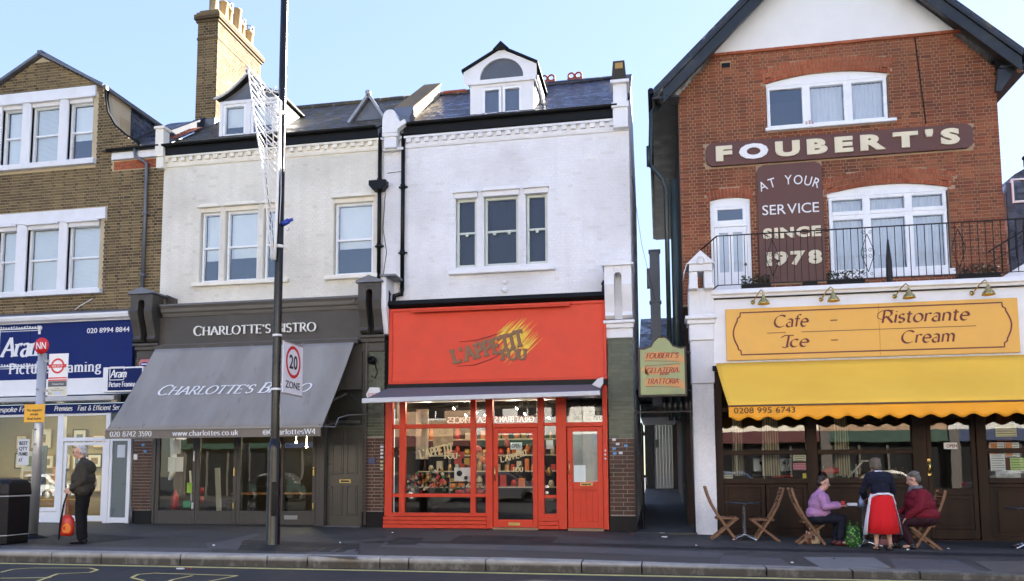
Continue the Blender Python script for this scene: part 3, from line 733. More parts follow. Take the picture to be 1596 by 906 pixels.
# gable coping, curved lead kneeler, cheek and roof
b = MB()
for s in (1, -1):
    pts = [(-16.51,12.80),(-14.50,11.70)]
    if s < 0: pts = [(-33.02-a, c) for a, c in pts]
    b.bar((pts[0][0], YW+.03, pts[0][1]+.03), (pts[1][0], YW+.03, pts[1][1]+.03), .07, .30, up=(0,1,0))
b.box(-16.58, -16.44, YW-.12, YW+3, 12.80, 12.90); b.build('gable_coping', LEAD, B1)
for s in (1, -1):
    b = MB(); cv = [(-14.50,11.70),(-14.50,11.4),(-14.42,11.0),(-14.18,10.62),(-13.82,10.31),(-13.50,10.12),(-13.40,9.92)]
    if s < 0: cv = [(-33.02-a, c) for a, c in cv]
    for i in range(6):
        b.bar((cv[i][0], YW+.06, cv[i][1]), (cv[i+1][0], YW+.06, cv[i+1][1]), .05, .10, up=(0,1,0))
    b.build('lead_capping', paint('dark_lead', (.014,.015,.018), .8, .2, spec=.1), B1)
CHEEK = paint('cream_cheek_board', (.62,.50,.33), .7, .08)
b = MB(); xc = -14.56
b.prism([(xc-.04,YW+.3,9.9),(xc-.04,YW+1.15,9.9),(xc-.04,YW+1.15,11.66),(xc-.04,YW+.3,11.66)], (.05,0,0)); ck = b.build('dormer_cheek', CHEEK, B1)
b = MB(); b.box(xc+.01, xc+.02, YW+.72, YW+1.1, 10.3, 11.2); b.build('cheek_panel', paint('yellow_board', (.55,.42,.24), .7, .1), ck)
slates(B1, (Vector((xc+.01, YW+1.16, 9.9)), Vector((0,1,0)), Vector((0,0,1)), 4.0, 1.74, None), .28, .19, .008, SLATEB, 'hung_slate')  # rear of the cheek is dark, behind the cream front part
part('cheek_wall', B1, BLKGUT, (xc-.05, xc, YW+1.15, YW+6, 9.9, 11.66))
b = MB()
for s in (1, -1):
    ex = xc+.12 if s > 0 else -33.02-xc-.12
    b.prism([(-16.51,YW-.05,12.84),(ex,YW-.05,11.62),(ex,YW-.05,11.72),(-16.51,YW-.05,12.94)][::(1 if s < 0 else -1)], (0,7,0))
b.build('roof', LEAD, B1)
# roof slope right of the gable, gutter and soffit
slates(B1, (Vector((-14.5, 18.42, 9.86)), Vector((1,0,0)), Vector((0,.819,.574)), 1.85, 3.7, None), .28, .19, .008, SLATE, 'slate')
part('roof_deck', B1, BLKGUT, (-20.4,-12.66,YW+.3,27,9.7,9.84))
gutter(B1, -14.25, -12.70, YW-.17, 9.87)
part('soffit_board', B1, WHITE, (-14.16,-13.46,YW-.10,YW+.02,9.61,9.80), (-13.42,-12.74,YW-.10,YW+.02,9.61,9.80), bevel=.004)
def downpipe(parent, x, y, z0, z1, r=.045, m=BLKMET, offs=()):
    b = MB(); pts = [(x+dx, y+dy, z) for z, dx, dy in offs] if offs else [(x, y, z1), (x, y, z0)]
    b.tube(pts, r, 10)
    z = z0+.9
    while z < z1-.3: b.tube([(x,y,z-.05),(x,y,z+.05)], r*1.35, 10); b.box(x-r*2.2, x+r*2.2, y+.01, y+.05, z-.02, z+.02); z += 1.65
    return b.build('downpipe', m, parent)
downpipe(B1, -13.12, YW-.07, 5.55, 9.8, m=LEAD, offs=((9.84,-.30,-.1),(9.62,-.28,-.1),(9.45,0,0),(5.5,0,0)))
b = MB(); b.tube([(-14.6,YW-.03,5.9),(-14.95,YW-.05,5.72),(-15.1,YW-.05,5.62)], .012, 5); b.build('cable', WHITE, B1)
# chimney-side party upstand at the right of the gutter
b = MB(); b.box(-12.80,-12.56,YW-.22,YW+.05,9.55,10.28); b.box(-12.83,-12.53,YW-.25,YW+.07,10.28,10.36); b.box(-12.78,-12.58,YW-.18,YW,9.25,9.55); b.build('party_wall_kneeler', CREAM, B1, .01)
b = MB(); b.yz([(YW-.1,10.0),(YW+2.9,12.0),(YW+2.9,12.2),(YW-.1,10.2)], -12.85, -12.68); b.build('party_wall_lead', paint('weathered_lead', (.05,.055,.07), .7, .3, spec=.1), B1)
slates(B1, (Vector((-12.98, YW+.1, 10.12)), Vector((-1,0,0))*-1, Vector((0,.82,.57)), .6, 1.5, None), .28, .2, .02, TERRA, 'roof_tile')
# ---- shopfront
YS = 18.2
BLUE = paint('blue_sign_paint', (.010,.023,.135), .6, .10, spec=.15); BLUED = paint('blue_sign_dark', (.009,.019,.10), .6, .1, spec=.15)
SGNW = paint('sign_white', (.80,.80,.80), .5, .03)
AS = thing('shop_sign', 'long dark blue fascia sign reading Aram Picture Framing', 'sign', (-16.5, YS, 4.5))
part('sign_board', AS, BLUE, (-20.4,-16.18,YS,YS+.12,3.77,5.24), (-16.175,-13.17,YS,YS+.12,3.77,5.24), bevel=.004)
lettering('name_lettering', 'Aram', (-17.02,YS-.003,4.39), UX, UZ, 1.22, .50, SGNW, AS, thick=.20, thin=.07, nib=10, serif=.12, depth=.01, it=.22, sp=.04)
lettering('trade_lettering', 'Picture Framing', (-16.75,YS-.003,3.93), UX, UZ, 2.70, .27, SGNW, AS, thick=.17, thin=.07, nib=0, serif=.07, depth=.01, sp=.17)
sans('telephone_number', '020 8994 8844', (-14.50,YS-.003,4.93), UX, UZ, 1.23, .13, SGNW, AS, bold=.012)
b = MB()     # ornamental picture frame round the name
for (xa, xb, z) in ((-17.2,-15.92,5.12),(-17.2,-15.86,4.13)):
    b.box(xa, xb, YS-.012, YS, z-.015, z+.015); b.box(xa, xb, YS-.012, YS, z-.065, z-.05)
    n = 16
    for i in range(n): b.lathe([(.001,0),(.028,.0),(.02,.014),(.001,.018)], (xa+(xb-xa)*(i+.5)/n, YS, z+.04+.012*math.sin(i*1.3)), 8, axis='y')
for z in (5.12, 4.13): b.lathe([(.001,0),(.075,.0),(.05,.02),(.001,.022)], (-15.9, YS, z), 10, axis='y'); b.box(-15.94,-15.87,YS-.012,YS,(z-.16 if z > 4.5 else z),(z if z > 4.5 else z+.12))
b.box(-17.12,-17.09,YS-.012,YS,4.13,5.12); b.build('frame_ornament', SGNW, AS, kind='stuff')
b = MB(); b.yz([(YS-.02,5.25),(YS-.16,5.30),(YS-.19,5.37),(YS-.19,5.42),(YS+.1,5.50),(YS+.1,5.25)], -20.4, -13.2); b.box(-20.4,-13.22,YS-.05,YS+.05,5.10+.145,5.27); b.build('cornice', WHITE, B1)
b = MB(); b.yz([(YS+.30,5.56),(YS-.12,5.44),(YS-.12,5.46),(YS+.30,5.60)], -20.4, -13.22); b.build('lead_flashing', LEAD, B1)
part('white_band', B1, WHITE, (-20.4,-13.2,YS-.02,YS+.12,3.34,3.765), bevel=.004)
part('lintel', B1, BLKGUT, (-20.4,-13.2,YS+.02,YS+.25,3.14,3.34), bevel=.004)
b = MB(); b.yz([(YS-.02,3.13),(YS-.30,3.16),(YS-.30,3.27),(YS-.02,3.31)], -20.4, -13.42); b.build('awning_box', paint('grey_box_paint', (.50,.50,.50), .4, .05), B1, .01)
part('blue_band', B1, BLUE, (-20.4,-13.22,YS-.04,YS+.1,2.86,3.10), bevel=.004)
for s, xa, w in (('Quality Bespoke Framing', -17.65, 1.90), ('on the', -15.6, .01), ('Premises', -15.32, .52), ('Fast & Efficient Service', -14.64, 1.42)):
    if w > .1: lettering('band_lettering', s, (xa,YS-.043,2.93), UX, UZ, w, .125, SGNW, B1, thick=.18, thin=.12, serif=0, depth=.003, it=.2, sp=.08)
SHOPW = paint('shop_white_frame', (.78,.80,.83), .35, .04)
b = MB()
b.box(-20.4,-15.16,YS-.02,YS+.10,.36,.46); b.box(-15.24,-15.16,YS,YS+.09,.46,2.86); b.box(-20.4,-15.17,YS+.003,YS+.09,2.80,2.86)
b.box(-15.05,-13.82,YS,YS+.09,2.80,2.86); b.box(-15.05,-13.84,YS-.01,YS+.10,2.14,2.24)
b.box(-15.155,-15.05,YS-.015,YS+.10,.08,2.86); b.box(-13.83,-13.70,YS-.015,YS+.10,.08,2.86)
b.box(-13.70,-13.18,YS,YS+.09,2.14,2.22); b.box(-13.70,-13.63,YS,YS+.09,.08,2.14); b.box(-13.12-.08,-13.10,YS-.005,YS+.09,.08,3.1); b.box(-13.63,-13.20,YS,YS+.09,.09,.22)
b.build('shopfront_frame', SHOPW, B1, .005)
part('stallriser', B1, SHOPW, (-20.4,-15.17,YS+.01,YS+.1,.02,.355), bevel=.006)
b = MB(); b.box(-15.03,-14.95,YS+.02,YS+.07,.12,2.12); b.box(-13.92,-13.85,YS+.02,YS+.07,.12,2.12); b.box(-14.95,-13.92,YS+.02,YS+.07,2.04,2.12); b.box(-14.95,-13.92,YS+.02,YS+.07,.12,.26)
dr = b.build('door', SHOPW, B1, .005); pane(dr, -14.95, -13.92, .26, 2.04, YS+.05)
b = MB(); b.tube([(-14.9,YS-.03,.95),(-14.9,YS-.03,1.45)], .014, 8); b.box(-14.91,-14.89,YS-.03,YS+.03,.98,1.0); b.box(-14.91,-14.89,YS-.03,YS+.03,1.40,1.42); b.build('door_handle', LEAD, dr)
pane(B1, -20.4, -15.24, .46, 2.80, YS+.05); pane(B1, -15.05, -13.83, 2.24, 2.80, YS+.05)
SIDEP = paint('sage_grey_panel', (.12,.15,.15), .3, .08)
part('side_panel', B1, SIDEP, (-13.63,-13.20,YS+.03,YS+.06,.22,2.14), bevel=.003); part('side_panel', B1, paint('dark_green_panel', (.05,.07,.065), .3, .1), (-13.70,-13.20,YS+.03,YS+.06,2.22,2.86))
part('notice', B1, paint('paper', (.62,.66,.70), .7, .05), (-13.50,-13.28,YS+.02,YS+.028,1.72,2.04))
# interior: pale walls hung with frames
CRWALL = paint('warm_shop_wall', (.30,.25,.15), .9, .1); WOODFL = paint('pale_wood_floor', (.25,.18,.10), .6, .2)
room(B1, -20.4, -13.66, YS+.12, YS+3.6, .05, 3.1, CRWALL, WOODFL, paint('ceiling_white', (.6,.6,.55), .9, .05))
part('partition_wall', B1, CRWALL, (-13.66,-13.60,YS+.12,YS+3.6,.05,3.1))
FILLGLOW = emitmat('added_fill_glow', (1.0,.86,.55), 5)
rg = random.Random(4)
FR = [paint('frame_gold', (.45,.30,.10), .35, .1, metal=.5), paint('frame_dark', (.03,.025,.02), .4, .1), paint('frame_oak', (.30,.18,.08), .5, .1), paint('frame_pale', (.6,.55,.45), .5, .1)]
MOUNT = paint('card_mount', (.60,.58,.50), .9, .05); PIC = [paint('print_blue', (.12,.18,.25), .6, .5, scale=9), paint('print_brown', (.25,.17,.10), .6, .5, scale=9), paint('print_green', (.14,.20,.10), .6, .5, scale=9)]
PF = []
def picframe(x, y, z, w, h, i, lean=0):
    t_ = thing('picture_frame', ['gilt','black','oak','pale painted'][i%4]+' picture frame hanging in the framing shop', 'picture frame', (x, y, z), 0, 'picture frames displayed in the framing shop'); t_['label'] = ['gilt','black','oak','pale painted'][i%4]+' picture frame, '+(['small','medium','large'][min(2,int((w-.34)/.12))])+', '+(['bottom','middle','top'][0 if z < 1.1 else 1 if z < 1.9 else 2])+' row on the shop wall, %s' % (('far left','left of the notice','behind the notice','left of the door','behind the door','right of the door')[max(0,min(5,int((x+19.6)/.95)))])
    b = MB(); f = .04
    b.box(x,x+w,y,y+.03,z,z+f); b.box(x,x+w,y,y+.03,z+h-f,z+h); b.box(x,x+f,y,y+.03,z+f,z+h-f); b.box(x+w-f,x+w,y,y+.03,z+f,z+h-f)
    b.build('moulding', FR[i%4], t_); part('mount', t_, MOUNT, (x+f,x+w-f,y+.015,y+.03,z+f,z+h-f)); part('print', t_, PIC[i%3], (x+w*.28,x+w*.72,y+.008,y+.0149,z+h*.28,z+h*.72))
    PF.append(t_); return t_
k = 0
for zz in (.75, 1.45, 2.1):
    x = -19.6
    while x < -14.2:
        w = rg.uniform(.34,.7); h = rg.uniform(.36,.58); picframe(x, YS+3.5-.04, zz+rg.uniform(-.04,.04), w, h, k); k += 1; x += w+rg.uniform(.08,.22)
picframe(-17.05, YS+.9, 1.35, .55, .62, 2); picframe(-16.95, YS+.9, .62, .5, .55, 1); picframe(-14.62, YS+1.6, 1.45, .5, .55, 0); picframe(-14.0, YS+1.6, 1.7, .4, .5, 3)
b = MB()
for xx in (-18.6,-17.2,-15.9,-14.5): b.box(xx, xx+.9, YS+1.6, YS+1.66, 3.02, 3.06)
lt = b.build('added_fill_strip', FILLGLOW, B1)  # glowing strips added to light the framing shop, no known fittings
b = MB()
b.box(-16.75,-16.70,YS+.55,YS+.58,.5,1.72); b.box(-16.43,-16.38,YS+.55,YS+.58,.5,1.78); b.build('display_stand', FR[3], B1)
part('display_counter', B1, FR[2], (-17.9,-15.6,YS+1.0,YS+1.6,.05,.62), bevel=.01)
# window stickers
PAPER = paint('white_paper', (.70,.70,.70), .8, .04); INK = paint('black_ink', (.02,.02,.02), .6, .05)
b = MB(); b.box(-16.42,-16.08,YS+.04,YS+.044,1.55,2.22); nt_ = b.build('window_notice', PAPER, B1)
for s, zz in (('BEST', 2.07), ('QTY', 1.93), ('FRAMES', 1.79), ('AT', 1.63)): sans('notice_lettering', s, (-16.38,YS+.036,zz), UX, UZ, .26 if len(s) > 2 else .12, .09, INK, nt_, bold=.02, depth=.002)
part('window_notice', B1, paint('slate_blue_board', (.09,.12,.15), .6, .1), (-15.98,-15.62,YS+.12,YS+.14,.75,2.05))
part('window_notice', B1, PAPER, (-16.30,-16.08,YS+.04,YS+.044,.52,.86)); part('window_notice', B1, paint('orange_card', (.6,.28,.06), .7, .1), (-15.5,-15.32,YS+.2,YS+.21,1.05,1.5))
# projecting double-sided sign
PS = thing('projecting_sign', 'small blue and white box sign sticking out over the picture framing shop door', 'sign', (-13.95, YS, 3.6))
b = MB(); b.box(-13.97,-13.85,17.05,18.16,3.22,3.98)
M_ = Matrix.Rotation(0, 4, 'Z')
# built square-on to the street, turned a little towards the viewer
def turned(o, c, a):
    o.data.transform(Matrix.Translation(Vector(c)) @ Matrix.Rotation(a, 4, 'Z') @ Matrix.Translation(-Vector(c)))
PS.location = (0,0,0); PS['org'] = [0,0,0]
sx0, sx1, sz0, sz1, sy = fx(168,590,17.6), fx(222,590,17.6), fz(190,611,17.6), fz(190,572,17.6), 17.6
o1 = part('sign_case', PS, WHITE, (sx0-.14, sx1, sy, sy+.2, sz0, sz1), bevel=.008); o2 = part('sign_face', PS, BLUED, (sx0+.01, sx1-.02, sy-.008, sy-.001, sz0+.04, sz1-.04))
o3 = lettering('name_lettering', 'Aram', (sx0+.08, sy-.010, sz0+.36), UX, UZ, .43, .19, SGNW, PS, thick=.2, thin=.08, serif=.1, depth=.004, it=.22, sp=.04)
o4 = lettering('trade_lettering', 'Picture Framing', (sx0+.05, sy-.010, sz0+.13), UX, UZ, .72, .12, SGNW, PS, thick=.2, thin=.1, serif=.08, depth=.004, sp=.08)
b = MB(); xa, xb, za, zb = sx0+.05, sx0+.46, sz0+.29, sz0+.63
for q in ((xa,xb,zb-.02,zb),(xa,xa+.02,za,zb),(xa,xb,za,za+.02),(xb-.02,xb,zb-.09,zb),(xb-.02,xb,za,za+.06)): b.box(q[0],q[1],sy-.013,sy-.009,q[2],q[3])
b.build('frame_ornament', SGNW, PS); part('bracket', PS, LEAD, (sx0+.3,sx0+.34,sy+.2,18.16,sz0+.4,sz0+.44), (sx0+.3,sx0+.34,sy+.2,18.16,sz0+.15,sz0+.19))
# ================================================================== bistro (cream painted brick)
B2 = thing('cream_bistro_house', 'cream painted brick house above the grey bistro with two dormers and tall chimney', 'building', (-9.6, 18.6, 0))
x0, x1 = -12.655, -6.62
wins = [(-11.56,-11.0,6.18,8.14), (-10.86,-9.94,6.18,8.14), (-9.80,-9.24,6.18,8.14), (-7.90,-6.86,6.18,8.14)]
b = MB(); holed(b, x0, x1, 3.0, 9.7, YW+.003, YW+.3, wins); b.build('wall', CBM, B2)
hs2 = [(w[0]-.02, w[1]+.02, w[2]-.0, w[3]+.09) for w in wins]+[(-11.7,-9.07,6.06,6.2),(-8.08,-6.7,6.06,6.2)]
bricks(B2, x0, x1, 5.50, 9.30, YW, hs2, CBR, proud=.0045, jitter=.0012, j=.009, darkhead=.2)
b = MB(); b.yz([(YW+.02,9.30),(YW-.03,9.31),(YW-.05,9.36),(YW-.05,9.40),(YW+.02,9.42)], x0, x1); b.box(x0,x1,YW-.11,YW+.02,9.535,9.585); b.box(x0,x1,YW-.02,YW+.02,9.40,9.60); b.build('cornice', CREAM, B2)
dentils(B2, x0+.05, x1-.02, 9.43, YW-.02, CREAM, d=.075, h=.10)
part('fascia_board', B2, BLKGUT, (x0+.1, x1-.10, YW-.13, YW+.1, 9.60, 9.83))
gutter(B2, x0+.05, x1-.12, YW-.19, 9.86)
for w in wins:
    xa, xb, zt = w[0]+.02, w[1]-.02, w[3]
    b = MB(); b.xz([(xa-.07,zt),(xa+.06,zt+.085),(xb-.06,zt+.085),(xb+.07,zt)], YW-.11, YW+.02); b.box(xa-.03, xb+.03, YW+.004, YW+.09, zt-.11, zt-.001); b.build('window_hood', CREAM, B2, .006)
part('window_sill', B2, CREAM, (-11.70,-9.06,YW-.12,YW+.1,6.07,6.175), bevel=.012); part('window_sill', B2, CREAM, (-8.08,-6.70,YW-.12,YW+.1,6.07,6.175), bevel=.012)
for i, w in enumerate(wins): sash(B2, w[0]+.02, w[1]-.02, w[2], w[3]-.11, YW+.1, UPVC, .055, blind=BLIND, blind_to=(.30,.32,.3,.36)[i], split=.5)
# roof
RP = math.atan2(2.2, 3.1); RV = Vector((0, math.cos(RP), math.sin(RP))); RO = 18.36; RZ = 9.84
def roofz(y): return RZ+(y-RO)*math.tan(RP)
def roof(parent, xa, xb, m, keep=None, extra=None):
    slates(parent, (Vector((xa, RO, RZ)), Vector((1,0,0)), RV, xb-xa, 3.85, keep), .25, .165, .008, m)
    b = MB(); b.prism([(xa,RO+.02,RZ-.04),(xa,21.52,roofz(21.5)-.03),(xa,24.7,RZ),(xa,24.7,RZ-.2),(xa,RO+.02,RZ-.2)], (xb-xa,0,0)); b.build('roof', LEAD, parent)
    b = MB(); b.tube([(xa,21.5,roofz(21.5)+.03),(xb,21.5,roofz(21.5)+.03)], .08, 8); return b.build('ridge', m, parent)
roof(B2, x0+.15, x1-.08, SLATEM)
part('side_wall', B2, CBM, (x0+.01, x0+.3, YW+.3, 24.6, 3, 9.7)); part('side_wall', B2, CBM, (x1-.3, x1, YW+.3, 24.6, 3, 9.7))
# dormer with two casements
YD = 18.86; xa, xb, xm = -11.33, -9.66, -10.50
b = MB(); b.box(xa,xa+.09,YD,YD+.12,10.16,11.16); b.box(xb-.09,xb,YD,YD+.12,10.16,11.16); b.box(xa+.09,xb-.09,YD,YD+.12,11.07,11.16); b.box(xa-.06,xb+.06,YD-.06,YD+.12,10.07,10.16); b.box(xm-.07,xm+.07,YD+.002,YD+.12,10.16,11.07)
b.build('dormer_frame', WHITE, B2, .005)
for p, q in ((xa+.09, xm-.07), (xm+.07, xb-.09)): sash(B2, p, q, 10.16, 11.07, YD+.03, UPVC, .07, split=0, blind=BLIND, blind_to=.28)
for s, xx in ((-1, xa), (1, xb)):
    b = MB()
    yb = lambda z: RO+(z-RZ)/math.tan(RP)
    b.prism([(xx-.03 if s > 0 else xx, YD+.1, 10.1),(xx-.03 if s > 0 else xx, yb(11.16), 11.16),(xx-.03 if s > 0 else xx, YD+.1, 11.16)], (.03,0,0)); b.build('dormer_cheek', WHITE, B2)
b = MB(); b.xz([(xa,11.163),(xb,11.163),(xm+.25,11.50),(xm,11.72),(xm-.25,11.50)], YD+.06, YD+.12); b.build('dormer_gable', LEAD, B2)
# swept roof edges
def sweep(sgn):
    hw = (xb-xa)/2+.10
    return [(xm+sgn*hw*t, 11.84-.62*(1-(1-t)**1.55)) for t in [i/7 for i in range(8)]]
b = MB()
for s in (-1, 1):
    p = sweep(s); yb2 = lambda z: RO+(z-RZ)/math.tan(RP)+.05
    for i in range(7):
        (ax, az), (cx_, cz) = p[i], p[i+1]
        f = [(ax,YD-.10,az),(cx_,YD-.10,cz),(cx_,yb2(cz),cz),(ax,yb2(az),az)]
        b.prism(f if s < 0 else f[::-1], (0,0,.035))
b.build('dormer_roof', SLATEM, B2)
b = MB()
for s in (-1, 1):
    p = sweep(s)
    for i in range(7): b.bar((p[i][0],YD-.11,p[i][1]-.025), (p[i+1][0],YD-.11,p[i+1][1]-.025), .03, .06, up=(0,1,0))
b.build('bargeboard', WHITE, B2)
b = MB(); b.tube([(xm,YD-.12,11.88),(xm,YD+2.3,11.88)], .045, 8); b.build('dormer_ridge', LEAD, B2)
# lead-clad triangular vent dormer
b = MB(); vx, vy = -7.26, 19.15; vz0 = roofz(vy)-.02; vz1 = 11.10
ap = (vx, vz1); l_, r_ = (vx-.52, vz0), (vx+.46, vz0)
yb3 = lambda z: RO+(z-RZ)/math.tan(RP)+.08
b.prism([(ap[0],vy,ap[1]),(l_[0],vy,l_[1]),(l_[0],yb3(l_[1]),l_[1]),(ap[0],yb3(ap[1]),ap[1])], (.04,0,.0)); b.prism([(ap[0],vy,ap[1]),(ap[0],yb3(ap[1]),ap[1]),(r_[0],yb3(r_[1]),r_[1]),(r_[0],vy,r_[1])], (-.04,0,0))
b.xz([(l_[0]+.04,l_[1]),(r_[0]-.04,r_[1]),(ap[0],ap[1]-.08)], vy+.08, vy+.11)
vd = b.build('roof_vent', LEAD, B2)
b = MB(); b.bar((l_[0]-.02,vy-.02,l_[1]),(ap[0],vy-.02,ap[1]),.07,.09,up=(0,1,0)); b.bar((ap[0],vy-.02,ap[1]),(r_[0]+.02,vy-.02,r_[1]),.07,.09,up=(0,1,0)); b.lathe([(.001,0),(.07,0),(.07,.1),(.001,.1)],(ap[0],vy,ap[1]+.03),10,axis='y'); b.build('vent_trim', paint('pale_lead', (.36,.37,.38), .4, .25, metal=.3), vd)
# chimney stack
cx0, cx1, cy0, cy1 = -13.02, -12.38, 20.4, 22.95
b = MB(); b.box(cx0+.006,cx1-.006,cy0+.006,cy1,9.8,14.44); b.build('chimney_core', MORTAR, B2)
bricks(B2, cx0, cx1, 10.6, 14.42, cy0, [], STOCK, indiv=60, darkhead=.6, name='chimney_brick')
_fr = lambda u, z, d: (cx1+d, u, z)
bricks(B2, cy0, cy1, 10.9, 14.42, 0, [], STOCK, indiv=0, darkhead=.25, frame=_fr, name='chimney_side_brick', rnd=random.Random(9))
b = MB(); rg = random.Random(2)
for i, (o_, z) in enumerate(((.045,14.42),(.09,14.50),(.09,14.58),(.04,14.66),(-.02,14.74))):
    b.cur = (rg.random(), .3*rg.random(), 0); b.box(cx0-o_,cx1+o_,cy0-o_,cy1+o_,z,z+.072)
for z in (13.9,): b.cur = (.3,.2,0); b.box(cx0-.02,cx1+.02,cy0-.02,cy1+.02,z,z+.07)
b.build('chimney_cap', STOCK, B2, .006)
part('chimney_flaunching', B2, MORTAR, (cx0+.06,cx1-.06,cy0+.06,cy1-.06,14.74,14.84))
POT = paint('buff_clay_pot', (.30,.22,.12), .8, .12, dirt=.35)
for i, (dy, h, kind) in enumerate(((.30,.80,0),(.72,.62,0),(1.12,.70,1),(1.50,.86,0),(1.88,.62,1),(2.25,.58,1))):
    b = MB(); c = ((cx0+cx1)/2+(.06 if i % 2 else -.02), cy0+dy, 14.82)
    pr = [(.13,0),(.12,h*.8),(.15,h*.82),(.15,h*.9),(.125,h*.92),(.125,h)] if kind else [(.15,0),(.13,h*.1),(.125,h*.94),(.14,h*.95),(.14,h)]
    b.lathe(pr+[(.09,h),(.09,h-.2)], c, 14); p = b.build('chimney_pot', POT, B2)
    if kind:
        b = MB(); 
        for q in range(8): a = q*math.pi/4; b.bar((c[0]+.13*math.cos(a), c[1]+.13*math.sin(a), c[2]+h), (c[0]+.13*math.cos(a), c[1]+.13*math.sin(a), c[2]+h+.1), .02)
        b.lathe([(.15,h+.1),(.15,h+.13),(.1,h+.13)], c, 12); b.build('pot_cowl', LEAD, p)
b = MB(); b.yz([(cy0-.12, roofz(cy0-.12)), (cy1, roofz(21.5)), (cy1, roofz(21.5)+.25), (cy0-.12, roofz(cy0)+.15)], cx1+.01, cx1+.05); b.box(cx0-.04,cx1+.05,cy0-.05,cy0-.01,roofz(cy0)-.1,roofz(cy0)+.18); b.build('chimney_flashing', LEAD, B2)
# ---- shopfront of the bistro
TAUP = paint('taupe_shop_paint', (.058,.050,.040), .55, .12, dirt=.3); TAUPL = paint('taupe_moulding', (.135,.125,.105), .45, .12, dirt=.3)
DOORG = paint('olive_grey_door', (.060,.055,.042), .35, .12)
b = MB(); b.yz([(YS+.3,5.62),(YS-.2,5.55),(YS-.22,5.50),(YS-.16,5.44),(YS-.14,5.36),(YS-.09,5.33),(YS-.06,5.25),(YS+.3,5.25)], -12.3, -7.04); b.build('cornice', TAUPL, B2)
part('fascia_board', B2, TAUP, (-12.40,-7.0,YS-.03,YS+.25,4.54,5.25)); b = MB(); b.yz([(YS+.1,4.54),(YS-.10,4.54),(YS-.12,4.50),(YS-.08,4.46),(YS+.1,4.44)], -12.42, -6.98); b.build('fascia_moulding', TAUPL, B2)
LT = thing('raised_letters', 'pale raised lettering reading CHARLOTTE\'S BISTRO on the dark fascia', 'sign', (-9.8, YS, 4.86))
LTM = paint('letter_ivory', (.80,.78,.72), .4, .04)
lettering('letter', "CHARLOTTE'S BISTRO", (-11.41, YS-.045, 4.745), UX, UZ, 3.24, .235, LTM, LT, thick=.17, thin=.065, serif=.09, depth=.035, sp=.13, small=.9, each=True)
def console(parent, xa, xb, m, mw, y=YS, ztop=5.92, flat=False, slot=True, foot=4.62):
    """scrolled bracket with a slot, under a gabled lead cap"""
    yf = y-.36; w = xb-xa; s0, s1 = xa+w*.36, xa+w*.64
    b = MB()
    prof = [(y+.1,ztop-.12),(yf,ztop-.12),(yf,ztop-.45),(yf-.03,ztop-.55),(yf+.02,ztop-.75),(yf+.10,ztop-.95),(yf+.16,foot+.14),(yf+.12,foot+.06),(yf+.20,foot),(y+.1,foot)]
    b.yz(prof, xa, s0); b.yz(prof, s1, xb)
    b.yz([(y+.1,ztop-.12),(yf,ztop-.12),(yf,ztop-.22),(y+.1,ztop-.22)], s0, s1)
    c = b.build('console', m, parent, .008)
    b = MB(); n = 8; r = (s1-s0)/2; xm_ = (s0+s1)/2
    pts = [(s0, ztop-.22)]+[(xm_-r*math.cos(math.pi*i/n), ztop-.32-.0+r*math.sin(math.pi*i/n)*.9-.02) for i in range(n+1)]+[(s1, ztop-.22)]
    b.xz(pts[::-1][::-1], yf+.004, yf+.1); b.build('console_arch', m, c)
    b = MB(); b.box(s0,s1,y-.05,y+.1,foot,ztop-.2); b.build('console_recess', mw, c)
    b = MB(); xm_ = (xa+xb)/2; b.prism([(xa-.05,yf-.05,ztop-.12),(xb+.05,yf-.05,ztop-.12),(xb+.05,yf-.05,ztop-.07),(xm_,yf-.05,ztop+(.02 if flat else .06)),(xa-.05,yf-.05,ztop-.07)], (0,y+.42-yf,0)); b.build('console_cap', LEAD if not flat else m, c, .006)
    b = MB(); b.box(xa-.05,xb+.05,y-.16,y+.1,foot-.10,foot-.03); b.box(xa-.02,xb+.02,y-.10,y+.1,foot-.20,foot-.10); b.box(xa,xb,y-.04,y+.1,foot-.42,foot-.2); b.build('capital', m, c, .01)
    return c
console(B2, -13.02, -12.40, TAUP, BLKGUT)
b = MB(); b.prism([(-12.42,YS+.22,5.45),(-12.13,YS+.22,5.45),(-12.13,YS+.22,5.78),(-12.42,YS+.22,5.9)], (0,.2,0)); b.build('console_return', TAUP, B2)
console(B2, -6.98, -6.42, TAUP, BLKGUT)
b = MB(); b.yz([(YS+.3,6.0),(YS-.3,5.93),(YS-.3,5.2),(YS-.1,4.6),(YS+.3,4.6)], -6.415, -6.30); b.build('console_return', STONEW, B2)
part('console_return_cap', B2, LEAD, (-6.44,-6.05,YS-.38,YS+.3,5.93,5.98), bevel=.004)
# brick pilasters
for nm, xa, xb in (('L', -13.03, -12.48), ('R', -6.93, -6.42)):
    part('pilaster_core', B2, MORTARD, (xa+.006,xb-.006,YS+.006,YS+.35,.05,2.66)); part('pilaster_core_upper', B2, MORTARB, (xa+.006,xb-.006,YS+.006,YS+.35,2.66,4.62))
    bricks(B2, xa, xb, .42, 2.16, YS, [], DKB, indiv=90, name='pilaster_brick', flemish=False, rnd=random.Random(ord(nm)))
    bricks(B2, xa, xb, 2.17, 4.3, YS, [], GRNB, indiv=90, name='pilaster_tile', flemish=False, j=.006, rnd=random.Random(ord(nm)+1))
    part('pilaster_plinth', B2, BLKMET, (xa-.02,xb+.02,YS-.03,YS+.3,0,.40), bevel=.01)
